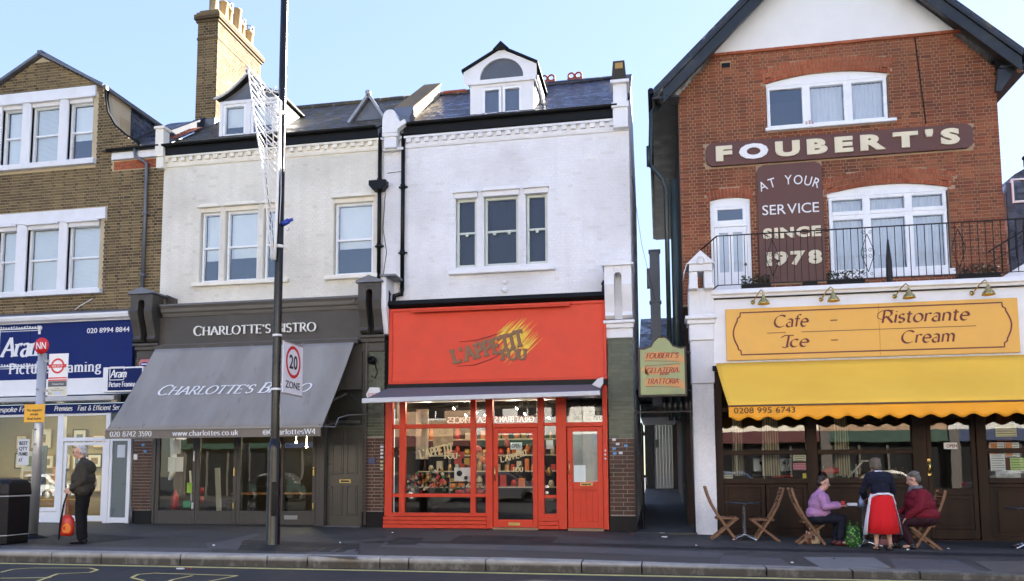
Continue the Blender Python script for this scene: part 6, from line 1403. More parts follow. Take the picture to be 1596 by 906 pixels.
# ---- cafe at street level, projecting forward
part('balcony_slab', B4, STONEW, (.95,9.6,YS-.02,YB+.02,5.05,5.22)); b = MB(); b.yz([(YS+.1,5.30),(YS-.13,5.30),(YS-.15,5.20),(YS-.10,5.17),(YS-.08,5.12),(YS+.1,5.12)], 1.18, 9.6); b.build('parapet_coping', STONEW, B4, .006)
part('coping_line', B4, BLKGUT, (1.18,9.6,YS-.085,YS-.02,5.095,5.118))
part('parapet', B4, STONEW, (1.18,9.6,YS-.03,YS+.12,3.60,5.12)); part('lintel', B4, BLKGUT, (1.16,9.6,YS-.06,YS+.1,3.50,3.62))
YSB = paint('mustard_sign_board', (.78,.42,.075), .5, .05); MAR = paint('maroon_sign_paint', (.14,.015,.012), .5, .08)
SG = thing('cafe_sign', 'long mustard board lettered Cafe - Ristorante and Ice - Cream with maroon border', 'sign', (4.4, YS, 4.3))
ys_ = YS-.09
part('sign_board', SG, YSB, (1.47,4.615,ys_,ys_+.05,3.72,4.86), (4.62,7.31,ys_,ys_+.05,3.72,4.86), bevel=.003)
b = MB(); r = .022
def bl(pts, w=.02, y=ys_-.003):
    for i in range(len(pts)-1): b.tube([(pts[i][0],y,pts[i][1]),(pts[i+1][0],y,pts[i+1][1])], w, 4, smooth=False) 
def flatline(b, pts, w, y):
    n = len(pts); L = []; R_ = []
    for i in range(n):
        p, q = pts[max(i-1,0)], pts[min(i+1,n-1)]; tx, tz = q[0]-p[0], q[1]-p[1]; l = math.hypot(tx, tz) or 1; tx /= l; tz /= l
        L.append((pts[i][0]-tz*w/2, y, pts[i][1]+tx*w/2)); R_.append((pts[i][0]+tz*w/2, y, pts[i][1]-tx*w/2))
    b._add(L+R_, [(n+i, n+i+1, i+1, i) for i in range(n-1)])
xl, xr_, zt, zb = 1.62, 7.17, 4.77, 3.84; zm = (zt+zb)/2
def side(s, x):
    return [(x+s*.24, zt),(x+s*.16, zt),(x+s*.15, zt-.09),(x+s*.10, zt-.12),(x+s*.09, zt-.18)]+[(x+s*(.09-.09*math.sin(math.pi*i/8)), zt-.18-(zt-zb-.36)*i/8) for i in range(1, 8)]+[(x+s*.09, zb+.18),(x+s*.10, zb+.12),(x+s*.15, zb+.09),(x+s*.16, zb),(x+s*.24, zb)]
flatline(b, side(1, xl), .032, ys_-.003); flatline(b, side(-1, xr_)[::-1], .032, ys_-.003)
flatline(b, [(xl+.2,zt),(xr_-.2,zt)], .028, ys_-.0034); flatline(b, [(xl+.2,zb),(xr_-.2,zb)], .028, ys_-.0034)
flatline(b, [(2.33,4.30),(2.72,4.30)], .014, ys_-.003); flatline(b, [(3.04,4.30),(6.50,4.30)], .014, ys_-.003)
b.build('sign_border', MAR, SG)
kw = dict(thick=.15, thin=.035, nib=38, serif=0, depth=.004, it=.16)
lettering('sign_lettering', 'Cafe', (2.47,ys_-.002,4.42), UX, UZ, .70, .26, MAR, SG, sp=.07, **kw); lettering('sign_lettering', 'Ristorante', (4.66,ys_-.002,4.43), UX, UZ, 1.70, .265, MAR, SG, sp=.07, **kw)
lettering('sign_lettering', 'Ice', (2.70,ys_-.002,3.98), UX, UZ, .46, .25, MAR, SG, sp=.09, **kw); lettering('sign_lettering', 'Cream', (5.03,ys_-.002,3.985), UX, UZ, 1.04, .26, MAR, SG, sp=.08, **kw)
b = MB(); flatline(b, [(3.64,4.53),(3.78,4.53)], .022, ys_-.003); flatline(b, [(3.64,4.10),(3.78,4.10)], .022, ys_-.003); flatline(b, [(4.92,4.69),(4.80,4.705),(4.68,4.69),(4.60,4.63),(4.59,4.55),(4.65,4.51),(4.74,4.53),(4.77,4.58)], .016, ys_-.0032); flatline(b, [(2.62,4.19),(2.70,4.235),(2.88,4.23)], .022, ys_-.0032); flatline(b, [(2.77,4.0),(2.70,3.965),(2.63,3.985)], .02, ys_-.0032); b.build('sign_dash', MAR, SG)
BRASSP = paint('polished_brass', (.62,.46,.17), .2, .15, metal=.95)
def brass_lamp(x):
    t_ = thing('brass_picture_lamp', 'x', 'lamp', (x, YS-.1, 4.95), 0, 'brass swan neck lamps above the cafe sign')
    b = MB(); b.tube([(x-.16,YS-.03,5.0),(x-.15,YS-.14,5.02),(x-.08,YS-.26,5.14),(x-.02,YS-.36,5.20),(x+.02,YS-.40,5.14),(x+.02,YS-.40,5.06)],.013,7); b.build('swan_neck', BRASSP, t_)
    b = MB(); b.lathe([(.001,.0),(.05,.005),(.05,.02),(.02,.03),(.001,.04)],(x-.16,YS-.03,5.0),10,axis='y'); b.build('wall_rose', BRASSP, t_)
    b = MB(); b.lathe([(.018,.20),(.03,.17),(.035,.13),(.06,.10),(.065,.08),(.10,.05),(.125,.0),(.13,-.02),(.12,-.02),(.09,.03),(.03,.09)], (x+.02,YS-.40,4.90), 16); b.build('lamp_shade', BRASSP, t_); return t_
for i, px_ in enumerate((1190, 1299, 1417, 1541)):
    brass_lamp(fx(px_, 465, YS-.4)-.02)['label'] = ['leftmost brass lamp above the word Cafe on the mustard sign','brass lamp above the dash between Cafe and Ristorante','brass lamp above the middle of the word Ristorante','rightmost brass lamp at the right end of the mustard sign'][i]
# yellow awning
AW4 = thing('cafe_awning', 'bright yellow canvas awning with scalloped orange valance over the cafe', 'awning', (4.6, 17.4, 3.4))
t = NT('yellow_canvas'); n1 = t.noise(.9, 4, stretch=(.6,1,1)); c = t.mix(t.mapr(n1, .3, .7, 0, 1), (.88,.53,.07), (.80,.47,.06)); t.bsdf(c, .75, 0, t.noise(220, 2), .15, .002, .2); YC = t.m
ORG = paint('orange_canvas', (.95,.40,.02), .7, .06)
TL, TR, BL, BR = Vector((1.22,18.02,3.66)), Vector((9.4,18.02,3.66)), Vector((1.36,16.72,2.62)), Vector((9.3,16.72,2.62))
b = MB(); n, m_ = 70, 8
def cp4(s, t_):
    p = (TL*(1-s)+TR*s)*(1-t_)+(BL*(1-s)+BR*s)*t_; return p+Vector((0,-.62,.78))*(-.03*math.sin(math.pi*t_))
b.grid(cp4, n, m_)
cn = b.build('canopy', YC, AW4); so = cn.modifiers.new('t', 'SOLIDIFY'); so.thickness = .004
b = MB(); n = 34*7; xa_, xb_ = 1.36, 9.3; per = (fx(1290,650,16.7)-fx(1136,650,16.7))/5.0
def vf(s, t_):
    u = xa_+(xb_-xa_)*s; z0_ = 2.35+.035*math.cos(2*math.pi*(u-xa_)/per)
    return (u, 16.70+(.016*math.sin(u*9)+.008*math.sin(u*23))*t_, 2.60+(z0_-2.60)*t_)
b.grid(vf, n, 4)
vl = b.build('valance', ORG, AW4); so = vl.modifiers.new('t', 'SOLIDIFY'); so.thickness = .004; so.offset = 1
part('front_bar', AW4, paint('brown_bar', (.10,.045,.02), .5, .1), (1.35,9.3,16.68,16.74,2.595,2.63), bevel=.006)
sans('telephone_number', '0208 995 6743', (1.46,16.680,2.46), UX, UZ, 1.17, .115, paint('dark_green_ink', (.04,.035,.01), .6, .05), AW4, depth=.003)
for xx in (1.5, 4.6, 8.6):
    b = MB(); b.bar((xx,18.1,2.9),(xx+.5,17.4,2.75),.05,.04); b.bar((xx+.5,17.4,2.75),(xx,16.76,2.60),.05,.04); b.build('folding_arm', DRKM, AW4)
# white gabled pier at the left
b = MB(); xa_, xb_ = .68, 1.22; y_ = YS
b.box(xa_+.04,xb_-.04,y_+.0,y_+.4,-.15,3.24); b.box(xa_+.02,xb_-.02,y_-.04,y_+.4,3.24,4.20); b.build('pier', WBR, B4, .01)
bricks(B4, xa_+.04, xb_-.04, .32, 3.24, y_, [], WBR, indiv=60, proud=.004, name='pier_brick', flemish=False, rnd=random.Random(80))
b = MB(); b.box(xa_-.08,xb_+.06,y_-.18,y_+.4,4.66,4.74); b.box(xa_-.04,xb_+.02,y_-.12,y_+.4,4.56,4.66); b.box(xa_,xb_-.01,y_-.08,y_+.4,4.20,4.56)
b.box(xa_+.0,xb_-.0,y_-.10,y_+.4,4.74,5.36); b.build('pier_capital', STONEW, B4, .012)
b = MB(); s0_, s1_ = xa_+.20, xa_+.34
for i in range(5): xx = xa_+.05+.11*i; b.box(xx-.014,xx+.014,y_-.125,y_-.099,4.80,5.30)
b.build('pier_flute', STONEW, B4, kind='stuff')
b = MB(); b.box(xa_-.0,s0_,y_-.34,y_+.3,5.30,5.40); b.box(s1_,xb_,y_-.34,y_+.3,5.30,5.40); b.box(xa_+.02,s0_,y_-.26,y_+.3,5.40,5.70); b.box(s1_,xb_-.02,y_-.26,y_+.3,5.40,5.70); b.box(xa_+.02,xb_-.02,y_-.30,y_+.3,5.70,5.86); b.prism([(xa_-.04,y_-.34,5.86),(xb_+.04,y_-.34,5.86),((xa_+xb_)/2,y_-.34,6.16)],(0,.66,0)); b.lathe([(.07,0),(.095,0),(.095,.02),(.07,.02)],((xa_+xb_)/2,y_-.34,5.93),14,axis='y'); b.build('pier_gablet', STONEW, B4, .01)
b = MB(); b.prism([(xa_-.10,y_-.30,5.62),(xa_-.02,y_-.30,5.86),(xa_-.02,y_+.3,5.86),(xa_-.10,y_+.3,5.62)][::-1],(0,0,.05)); b.build('pier_weathering', STONEW, B4)
part('pier_return', B4, STONEW, (1.0,1.23,YS+.35,YB,4.2,5.3))
# brown boards FOUBERT'S
BRS = paint('brown_sign_board', (.11,.040,.028), .5, .06)
S1 = thing('name_board', 'wide brown board with raised cream letters FOUBERT\'S under the top window', 'sign', (4.1, YB, 8.8))
c = .13; xa_, xb_, za, zb = 1.21, 7.07, 8.545, 9.12
b = MB(); ch = [(xa_+c,za),(xb_-c,za),(xb_-.03,za+c*.6),(xb_,za+c*1.4),(xb_,zb-c*1.4),(xb_-.03,zb-c*.6),(xb_-c,zb),(xa_+c,zb),(xa_+.03,zb-c*.6),(xa_,zb-c*1.4),(xa_,za+c*1.4),(xa_+.03,za+c*.6)]
b.xz(ch, YB-.08, YB-.01); b.build('sign_board', BRS, S1, .006)
CRL = paint('cream_letter', (.74,.66,.47), .5, .05)
_fl = sans('letter', "FOUBERT'S", (1.44,YB-.082,8.645), UX, UZ, 5.34, .37, CRL, S1, bold=.06, depth=.04, each=True, gap=.20); _fl[1].data.materials[0] = SGNW
S2 = thing('slogan_board', 'tall brown board lettered AT YOUR SERVICE SINCE 1978 beside the balcony door', 'sign', (3.1, YB, 7.0))
c = .16; xa_, xb_, za, zb = 2.36, 3.82, 5.66, 8.49
b = MB(); b.xz([(xa_,za),(xb_,za),(xb_,zb-c),(xb_-.05,zb-.05),(xb_-c,zb),(xa_+c,zb),(xa_+.05,zb-.05),(xa_,zb-c)], YB-.07, YB-.01); b.build('sign_board', BRS, S2, .006)
yy = YB-.072
sans('slogan_lettering', 'AT  YOUR', (2.44,yy,7.84), UX, UZ, 1.28, .22, SGNW, S2, bold=.0, depth=.008, curve=lambda t_: (.14*(1-(2*t_-1)**2), .42*(1-2*t_)), gap=.10, space=.3)
sans('slogan_lettering', 'SERVICE', (2.46,yy,7.28), UX, UZ, 1.26, .23, SGNW, S2, bold=.0, depth=.008, curve=lambda t_: (.0, .0), gap=.10)
sans('slogan_lettering', 'SINCE', (2.46,yy,6.70), UX, UZ, 1.28, .25, CRL, S2, bold=.05, depth=.03, each=True, gap=.12); sans('slogan_lettering', '1978', (2.52,yy,6.06), UX, UZ, 1.22, .32, CRL, S2, bold=.05, depth=.03, each=True, gap=.10)
# ---- balcony railing
RL = thing('balcony_railing', 'thin black iron railing with scrolled diamonds along the cafe roof', 'railing', (4.2, YS-.05, 5.3))
IR = BLKMET; yr = YS-.02; xa_, xb_ = 1.33, 9.4
b = MB(); b.bar((xa_,yr,6.54),(xb_,yr,6.54),.035,.02); b.build('top_rail', IR, RL); b = MB(); b.bar((xa_,yr,5.42),(xb_,yr,5.42),.03,.015); b.build('bottom_rail', IR, RL)
b = MB(); b.bar((xa_,yr,6.54),(.95,YB-.1,6.45),.03,.02); b.bar((xa_,yr,5.42),(1.1,YB-.1,5.42),.03,.015); b.build('return_rail', IR, RL)
b = MB(); b.box(-.007,.007,-.007,.007,0,1.12); me = mesh_data('baluster', b, IR, (0,0,0)); org = origin(RL); sp = .148; i = 0; x = xa_
dia = (2.51, 4.47, 6.27, 8.2)
while x < xb_:
    if True:
        o = bpy.data.objects.new('baluster', me); COL.objects.link(o); o.parent = RL; o.location = Vector((x, yr, 5.36+.06))-org
    x += sp
for k in range(5): 
    o = bpy.data.objects.new('baluster', me); COL.objects.link(o); o.parent = RL; t_ = (k+1)/6; o.location = Vector((xa_-.38*t_*.9, yr+(YB-.1-yr)*t_, 5.40))-org
def scroll(cx_, cz, r, s, s2):
    return [(cx_+s*r*(1-k/16)*math.cos(k*.62), yr-.012, cz+s2*r*(1-k/16)*math.sin(k*.62)) for k in range(13)]
for dx in dia:
    b = MB(); zc = 5.98
    for s in (-1, 1):
        b.tube([(dx,yr-.012,zc+.42),(dx+s*.13,yr-.012,zc+.04),(dx+s*.13,yr-.012,zc-.04),(dx,yr-.012,zc-.42)], .008, 5)
        for s2 in (-1, 1): b.tube(scroll(dx+s*.07, zc+s2*.45, .045, s, s2), .006, 4); b.tube(scroll(dx+s*.055, zc+s2*.06, .05, s, s2), .006, 4)
    b.build('scrolled_diamond', IR, RL)
for i, (xx, w_, nm) in enumerate(((2.16,.62,'left'),(4.05,.75,'middle'),(6.7,.8,'right'),(3.3,.3,'small'))):
    t_ = thing('planter', ['long dark planter of low plants left of the slogan board','long dark planter of leafy plants under the big window','long planter of withered plants at the right of the balcony','short empty dark planter below the slogan board'][i], 'planter', (xx,YS+.2,5.25), 0, 'planters along the balcony')
    part('trough', t_, BLKMET, (xx-w_/2,xx+w_/2,YS+.1,YS+.3,5.31,5.45), bevel=.01)
    if i < 3:
        b = MB(); rr = random.Random(i)
        for k in range(260):
            c_ = Vector((xx+rr.uniform(-w_/2,w_/2),YS+.2+rr.uniform(-.1,.1),5.45+rr.random()**1.6*.22)); a = rr.uniform(0,6.3); u_ = Vector((math.cos(a),math.sin(a),rr.uniform(-.4,.8)))*.045; v_ = u_.cross(Vector((rr.uniform(-1,1),rr.uniform(-1,1),1))).normalized()*.018
            b._add([c_-u_, c_+v_, c_+u_, c_-v_], [(0,1,2,3)])
        b.build('leaves', paint('dark_leaf', (.03,.05,.018), .6, .4, scale=20) if i != 2 else paint('withered_leaf', (.10,.08,.05), .8, .3, scale=20), t_, kind='stuff')
# folded parasol leaning on the balcony
t_ = thing('closed_parasol', 'closed dark parasol standing in front of the big first floor window', 'parasol', (4.95,YS+.4,5.3))
b = MB(); b.lathe([(.012,0),(.05,.02),(.07,.25),(.06,.6),(.02,1.05),(.001,1.1)], (5.0,YS+.4,5.3), 10); b.build('furled_canopy', INK, t_); b = MB(); b.tube([(5.0,YS+.4,5.25),(5.0,YS+.4,5.35)],.02,6); b.build('pole', LEAD, t_)
# ---- cafe front in dark stained wood
t = NT('dark_stained_wood'); n1 = t.noise(3, 6, stretch=(1,1,.12)); c = t.mix(t.mapr(n1, .3, .7, 0, 1), (.016,.008,.004), (.040,.019,.009)); t.bsdf(c, .55, 0, t.noise(40, 4, stretch=(1,1,.1)), .25, .003, .2); WD = t.m
gb = lambda x: gz(x, YS)
YC_ = YS+.02; P4 = lambda px_: fx(px_, 740, YC_)
zlo = -.2; V = [(1.20,P4(1128)), (P4(1258),P4(1275)), (P4(1424),P4(1446)), (P4(1524),P4(1540)), (8.7,9.0)]
b = MB()
for p, q in V: b.box(p,q,YC_-.03,YC_+.1,zlo,3.45)
for i, (p, q) in enumerate(((V[0][1],V[1][0]),(V[1][1],V[2][0]),(V[3][1],V[4][0]))):
    b.box(p,q,YC_-.01,YC_+.09,1.66,1.76); b.box(p,q,YC_-.05,YC_+.09,1.04,1.15); b.box(p,q,YC_-.0,YC_+.09,2.6,2.7)
b.box(V[0][0],9.0,YC_-.02,YC_+.1,3.3,3.5); b.build('shopfront_frame', WD, B4, .007)
def wpanel(p, q, za, zb, name='timber_panel', parent=B4):
    b = MB(); y = YC_+.03; b.box(p,q,y,y+.05,za,zb)
    for r_ in ((p,q,za,za+.10),(p,q,zb-.08,zb),(p,p+.09,za+.1,zb-.08),(q-.09,q,za+.1,zb-.08)): b.box(r_[0],r_[1],y-.04,y,r_[2],r_[3])
    b.box(p+.16,q-.16,y-.015,y,za+.17,zb-.15); b.box(p,q,y-.06,y,za-.02,za+.06); return b.build(name, WD, parent, .006)
for p, q in ((V[0][1],V[1][0]),(V[1][1],V[2][0])): m_ = (p+q)/2; wpanel(p,m_-.01,-.08,1.03); wpanel(m_+.01,q,-.08,1.03)
wpanel(V[3][1],7.6,-.14,1.03); wpanel(7.62,V[4][0],-.14,1.03)
for p, q in ((V[0][1],V[1][0]),(V[1][1],V[2][0]),(V[3][1],V[4][0])):
    for za, zb in ((1.15,1.66),(1.76,2.6),(2.7,3.3)): pane(B4, p, q, za, zb, YC_+.05)
p, q = V[2][1]+.01, V[3][0]-.01
b = MB(); b.box(p,p+.09,YC_+.0,YC_+.06,-.1,2.5); b.box(q-.09,q,YC_,YC_+.06,-.1,2.5); b.box(p+.09,q-.09,YC_,YC_+.06,2.38,2.5); b.box(p+.09,q-.09,YC_,YC_+.06,.80,.94); b.box(p+.09,q-.09,YC_+.02,YC_+.05,.1,.80); b.box(p+.09,q-.09,YC_,YC_+.06,-.1,.1); b.box(p+.16,q-.16,YC_+.005,YC_+.02,.18,.72); dd = b.build('cafe_door', WD, B4, .006); pane(dd, p+.09, q-.09, .94, 2.38, YC_+.03)
b = MB(); b.tube([(p+.02,YC_-.02,1.25),(p+.02,YC_-.07,1.30),(p+.02,YC_-.07,1.45),(p+.02,YC_-.02,1.50)],.018,8); b.lathe([(.001,0),(.04,0),(.04,.02),(.001,.03)],(p+.02,YC_-.03,1.42),10,axis='y'); b.box(p-.02,p+.05,YC_-.01,YC_+.005,1.2,1.55); b.build('door_handle', BRASSP, dd)
pane(B4, p, q, 2.52, 3.3, YC_+.05); part('door_step', B4, WD, (V[2][0],V[3][1],YC_-.06,YC_+.12,-.2,-.11))
ox = fx(1471,695,YC_+.02)
o = part('open_sign', dd, PAPER, (ox,fx(1492,695,YC_+.02),YC_+.018,YC_+.024,fz(1480,700,YC_),fz(1480,690,YC_)), label='small cream OPEN sign hung in the cafe door'); sans('open_lettering', 'OPEN', (ox+.05,YC_+.016,fz(1480,699,YC_)+.015), UX, UZ, .20, .07, MAR, o, bold=.02, depth=.002)
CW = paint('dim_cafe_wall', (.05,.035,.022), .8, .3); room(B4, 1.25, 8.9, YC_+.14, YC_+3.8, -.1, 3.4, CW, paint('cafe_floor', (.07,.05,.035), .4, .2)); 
# stock, shades and curtains seen through the glass
CURS = NT('striped_curtain'); sp_ = CURS.n('ShaderNodeSeparateXYZ'); CURS.l(CURS.pos(), sp_.inputs[0]); f_ = CURS.mapr(CURS.math('SINE', CURS.math('MULTIPLY', sp_.outputs[0], 120)), -.3, .3, 0, 1); CURS.bsdf(CURS.mix(f_, (.46,.42,.30), (.20,.16,.10)), .9); CURS = CURS.m
def curtain(x, w, za, zb, y, label):
    b = MB(); n = 10
    for i in range(n):
        a, c = x+w*i/n, x+w*(i+1)/n; b._add([(a,y+.03*math.sin(i*1.6),za),(c,y+.03*math.sin(i*1.6+1.6),za),(c*.7+.3*(x+w/2),y+.03*math.sin(i*1.6+1.6),zb),(a*.7+.3*(x+w/2),y+.03*math.sin(i*1.6),zb)], [(0,1,2,3)], True)
    o = b.build('striped_curtain', CURS, None); tag(o, label, 'curtain', 'striped curtains inside the cafe')
for i, (px_, w_) in enumerate(((1140,.18),(1150,.12),(1186,.40),(1298,.34),(1418,.2))):
    curtain(fx(px_,700,YS+.5), w_, 1.2, 2.9, YS+.45, ['first','second','third','fourth','fifth'][i]+' striped curtain from the left inside the cafe windows')
ESP = thing('espresso_machine', 'dark steel espresso machine on the counter inside the left cafe window', 'coffee machine', (2.2,YS+.9,1.1)); x = fx(1172,735,YS+.9)
STE = paint('brushed_steel', (.20,.21,.22), .3, .1, metal=.8)
part('machine_body', ESP, STE, (x,x+.85,YS+.75,YS+1.15,1.28,1.62), bevel=.03); part('drip_tray', ESP, BLKMET, (x-.03,x+.88,YS+.62,YS+.75,1.18,1.26), bevel=.01); b = MB()
for k in range(3): xx = x+.18+.25*k; b.tube([(xx,YS+.74,1.50),(xx,YS+.62,1.48)],.035,8); b.tube([(xx,YS+.62,1.44),(xx,YS+.52,1.42)],.015,6)
b.build('brew_group', BLKMET, ESP, kind='stuff')
part('counter', B4, WD, (1.5,4.9,YS+.55,YS+1.2,-.1,1.17), bevel=.01)
b = MB()
for k in range(9): b.ball((fx(1206,745,YS+.5)+.048*k,YS+.5,1.19),.028,8,5)
o = b.build('row_of_tomatoes', CC[0], None); tag(o, 'row of small red fruit along the sill of the left cafe window', 'fruit')
CARD = [paint('card_cream', (.55,.52,.38), .7, .05), paint('card_pink', (.55,.22,.26), .7, .05), paint('card_yellow', (.72,.62,.08), .7, .05), paint('card_white', (.66,.66,.66), .7, .05), paint('card_orange', (.65,.25,.08), .7, .3, scale=8), paint('card_green', (.45,.58,.22), .7, .05)]
cards = [(1236,709,1256,719,0,'cream notice above a pink one in the left cafe window'),(1236,722,1257,733,1,'pink notice under a cream one in the left cafe window'),(1251,738,1257,748,2,'tiny yellow card on the sill of the left cafe window'),
 (1551,662,1584,681,2,'yellow price notice high in the right cafe window'),(1542,690,1565,734,3,'tall white menu with an orange picture in the right cafe window'),(1566,690,1588,713,3,'white and orange leaflet in the right cafe window'),(1574,714,1596,734,5,'pale green notice in the right cafe window'),(1570,750,1594,764,1,'pink notice low in the right cafe window'),(1125,740,1142,748,0,'small cream card at the foot of the left cafe window')]
for i, (a, c_, d, e, k, lab) in enumerate(cards):
    y = YC_+.055+i*.001; X0, X1, Z0, Z1 = fx(a,c_,y), fx(d,c_,y), fz(a,e,y), fz(a,c_,y)
    o = part('window_card', None, CARD[k], (X0,X1,y,y+.002,Z0,Z1)); tag(o, lab, 'notice')
    b = MB(); n = max(2, int((Z1-Z0)/.045))
    for q_ in range(n): zz = Z1-(Z1-Z0)*(q_+.7)/n; b.box(X0+.02, X1-.02-(.04 if q_ % 3 == 2 else 0), y-.001, y-.0002, zz-.006, zz+.004)
    l_ = b.build('printed_lines', INK if k != 2 else MAR, None); l_.parent = o; l_['kind'] = 'stuff'
    if i in (4, 5): p_ = part('printed_picture', None, CARD[4], (X0+.01,X0+(X1-X0)*.5,y-.003,y-.0012,Z1-(Z1-Z0)*(.42 if i == 4 else .9),Z1-.01)); p_.parent = o
for i, (a, c_, d, e, k) in enumerate(((1295,668,1310,672,0),(1322,662,1340,668,0),(1352,656,1376,664,0))): pass
for i, px_ in enumerate((1347,1372,1398)):
    x = fx(px_,660,YS+.7); t_ = thing('pot_plant', ['left','middle','right'][i]+' bright green pot plant on the high shelf in the cafe window', 'plant', (x,YS+.7,2.45), 0, 'pot plants on the high cafe shelf')
    b = MB(); b.lathe([(.001,0),(.05,0),(.07,.1),(.001,.1)],(x,YS+.7,2.38),10); b.build('pot', TERRA, t_); b = MB(); rr = random.Random(i)
    for k in range(90):
        c_ = Vector((x+rr.gauss(0,.07),YS+.7+rr.gauss(0,.06),2.52+rr.gauss(0,.04))); a = rr.uniform(0,6.3); u_ = Vector((math.cos(a),math.sin(a),rr.uniform(-.5,.5)))*.035; v_ = u_.cross(Vector((0,.3,1))).normalized()*.018; b._add([c_-u_,c_+v_,c_+u_,c_-v_],[(0,1,2,3)])
    b.build('leaves', paint('bright_leaf', (.10,.30,.03), .5, .3, scale=20), t_, kind='stuff')
part('high_shelf', B4, WD, (V[1][1],V[2][0],YS+.55,YS+.9,2.34,2.38))
rr = random.Random(6)
for k in range(16):
    px_ = rr.choice([rr.uniform(1282,1345), rr.uniform(1388,1420), rr.uniform(1282,1330)]); x = fx(px_,735,YS+.6); h_ = rr.uniform(.14,.32); b = MB(); b.lathe([(.001,0),(.035,0),(.035,h_*.6),(.013,h_*.75),(.013,h_),(.001,h_)],(x,YS+.6+rr.uniform(0,.3),1.17),9); ki = rr.randrange(4); o = b.build('bottle', [paint('green_glass', (.03,.12,.04), .15, .1), CC[2], CARD[3], paint('amber_glass', (.2,.07,.01), .15, .1)][ki], None); tag(o, ['green','cream','white','amber'][ki]+' %s bottle on the cafe counter, %s' % ('tall' if h_ > .23 else 'short', 'behind the seated woman' if px_ < 1310 else 'left of the waitress' if px_ < 1346 else 'right of the waitress'), 'bottle', 'bottles on the cafe counter')
b = MB(); b.lathe([(.001,0),(.16,0),(.20,.05),(.16,.12),(.001,.14)],(fx(1296,738,YS+.5),YS+.5,1.25),14,sy=.6); o = b.build('red_dish', CC[0], None); tag(o, 'red plastic dish behind the seated woman in the cafe window', 'dish')
b = MB(); b.bar((fx(1322,748,YS+.4),YS+.4,1.16),(fx(1345,722,YS+.4),YS+.4,1.52),.05,.03); b.bar((fx(1342,722,YS+.4),YS+.4,1.52),(fx(1362,722,YS+.4),YS+.4,1.52),.05,.03); o = b.build('slanting_stand', CC[2], None); tag(o, 'slanting cream stand in the middle cafe window', 'stand')
part('dark_cabinet', B4, STE, (fx(1552,745,YS+.5),fx(1592,745,YS+.5),YS+.5,YS+.9,.98,1.32), bevel=.01)
# ---- passage between the shops
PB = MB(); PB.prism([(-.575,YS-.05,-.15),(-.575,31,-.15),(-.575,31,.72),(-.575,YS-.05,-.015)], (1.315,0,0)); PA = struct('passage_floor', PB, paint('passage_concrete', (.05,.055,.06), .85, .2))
part('step', PA, paint('mossy_step', (.08,.07,.05), .9, .3), (-.56,.74,YS-.25,YS-.055,-.2,-.02), bevel=.015)
PD = thing('passage_partition', 'pale boarded partition with a narrow door at the far end of the passage', 'partition', (.1,30.5,.6))
PDM = paint('passage_grey_board', (.40,.43,.48), .8, .1)
for i in range(6): xx = -.26+.115*i; part('board', PD, PDM, (xx,xx+.111,30.5,30.54,.6,3.9), bevel=.004)
part('top_beam', PD, BLKGUT, (-.57,.72,30.45,30.55,3.9,4.9)); part('side_board', PD, paint('passage_dark_board', (.05,.05,.055), .8, .1), (.43,.74,30.4,30.6,.5,3.9), (-.57,-.26,30.46,30.6,.5,3.9), kind='stuff')
part('little_hatch', PD, SIDEP, (-.2,-.08,30.46,30.5,2.2,2.5)); part('roof_of_passage', PD, BLKGUT, (-.575,.74,20.5,30.4,3.3,3.36))
PL = thing('open_passage_gate', 'tall black boarded gate folded back against the left wall of the passage', 'gate', (-.45,19.0,0))
for i in range(7): yy = YS+.45+.16*i; part('gate_board', PL, BLKMET, (-.44,-.40,yy,yy+.15,.02,2.42), bevel=.008)
b = MB(); b.bar((-.38,YS+.5,1.2),(-.38,YS+1.5,1.2),.03,.06); b.bar((-.38,YS+.5,2.2),(-.38,YS+1.5,2.2),.03,.06); b.build('gate_rail', BLKMET, PL)
part('gate_handle', PL, LEAD, (-.37,-.33,YS+1.45,YS+1.5,1.0,1.2), bevel=.006)
GT = thing('passage_overthrow', 'black iron bar with arrowhead spikes spanning the passage entrance', 'ironwork', (.1,YS-.1,2.6)); y_ = YS-.12
b = MB(); b.bar((-.56,y_,2.62),(.70,y_,2.62),.04,.035); b.bar((.66,y_,2.62),(.70,y_,.0),.035,.035); b.bar((-.55,y_,2.62),(-.55,y_,.0),.03,.03); b.bar((.66,y_,2.85),(.66,y_,2.6),.03); b.build('iron_frame', BLKMET, GT)
for i in range(5):
    x = .10+.12*i; b = MB(); b.bar((x,y_,2.62),(x,y_,2.72),.014); b.xz([(x-.035,2.72),(x+.035,2.72),(x+.02,2.78),(x,2.86),(x-.02,2.78)], y_-.008, y_+.008); b.build('spike', BLKMET, GT)
b = MB()
for i in range(3): x = -.30+.10*i; b.tube(scroll(x, 2.70, .05, 1, 1), .009, 4); 
ob = b.build('iron_scroll', BLKMET, GT); ob.data.transform(Matrix.Translation((0, y_-yr, 0)))
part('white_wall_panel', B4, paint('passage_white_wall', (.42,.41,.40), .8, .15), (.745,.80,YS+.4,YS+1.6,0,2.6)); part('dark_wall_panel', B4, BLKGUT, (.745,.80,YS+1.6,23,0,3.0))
b = MB(); b.bar((.66,21.9,.2),(.60,21.9,1.0),.02); o = b.build('yellow_pole', LIME, None); tag(o, 'thin lime green pole leaning at the right of the passage', 'pole')
HS = thing('hanging_sign', 'shaped pale green hanging board reading FOUBERT\'S GELATERIA BAR TRATTORIA on orange ribbons', 'sign', (.1,17.62,3.0))
hx0, hx1, hz0, hz1 = fx(998,575,17.6), fx(1067,575,17.6), fz(1030,615,17.6), fz(1030,527,17.6); hm = (hx0+hx1)/2; hw = hx1-hx0
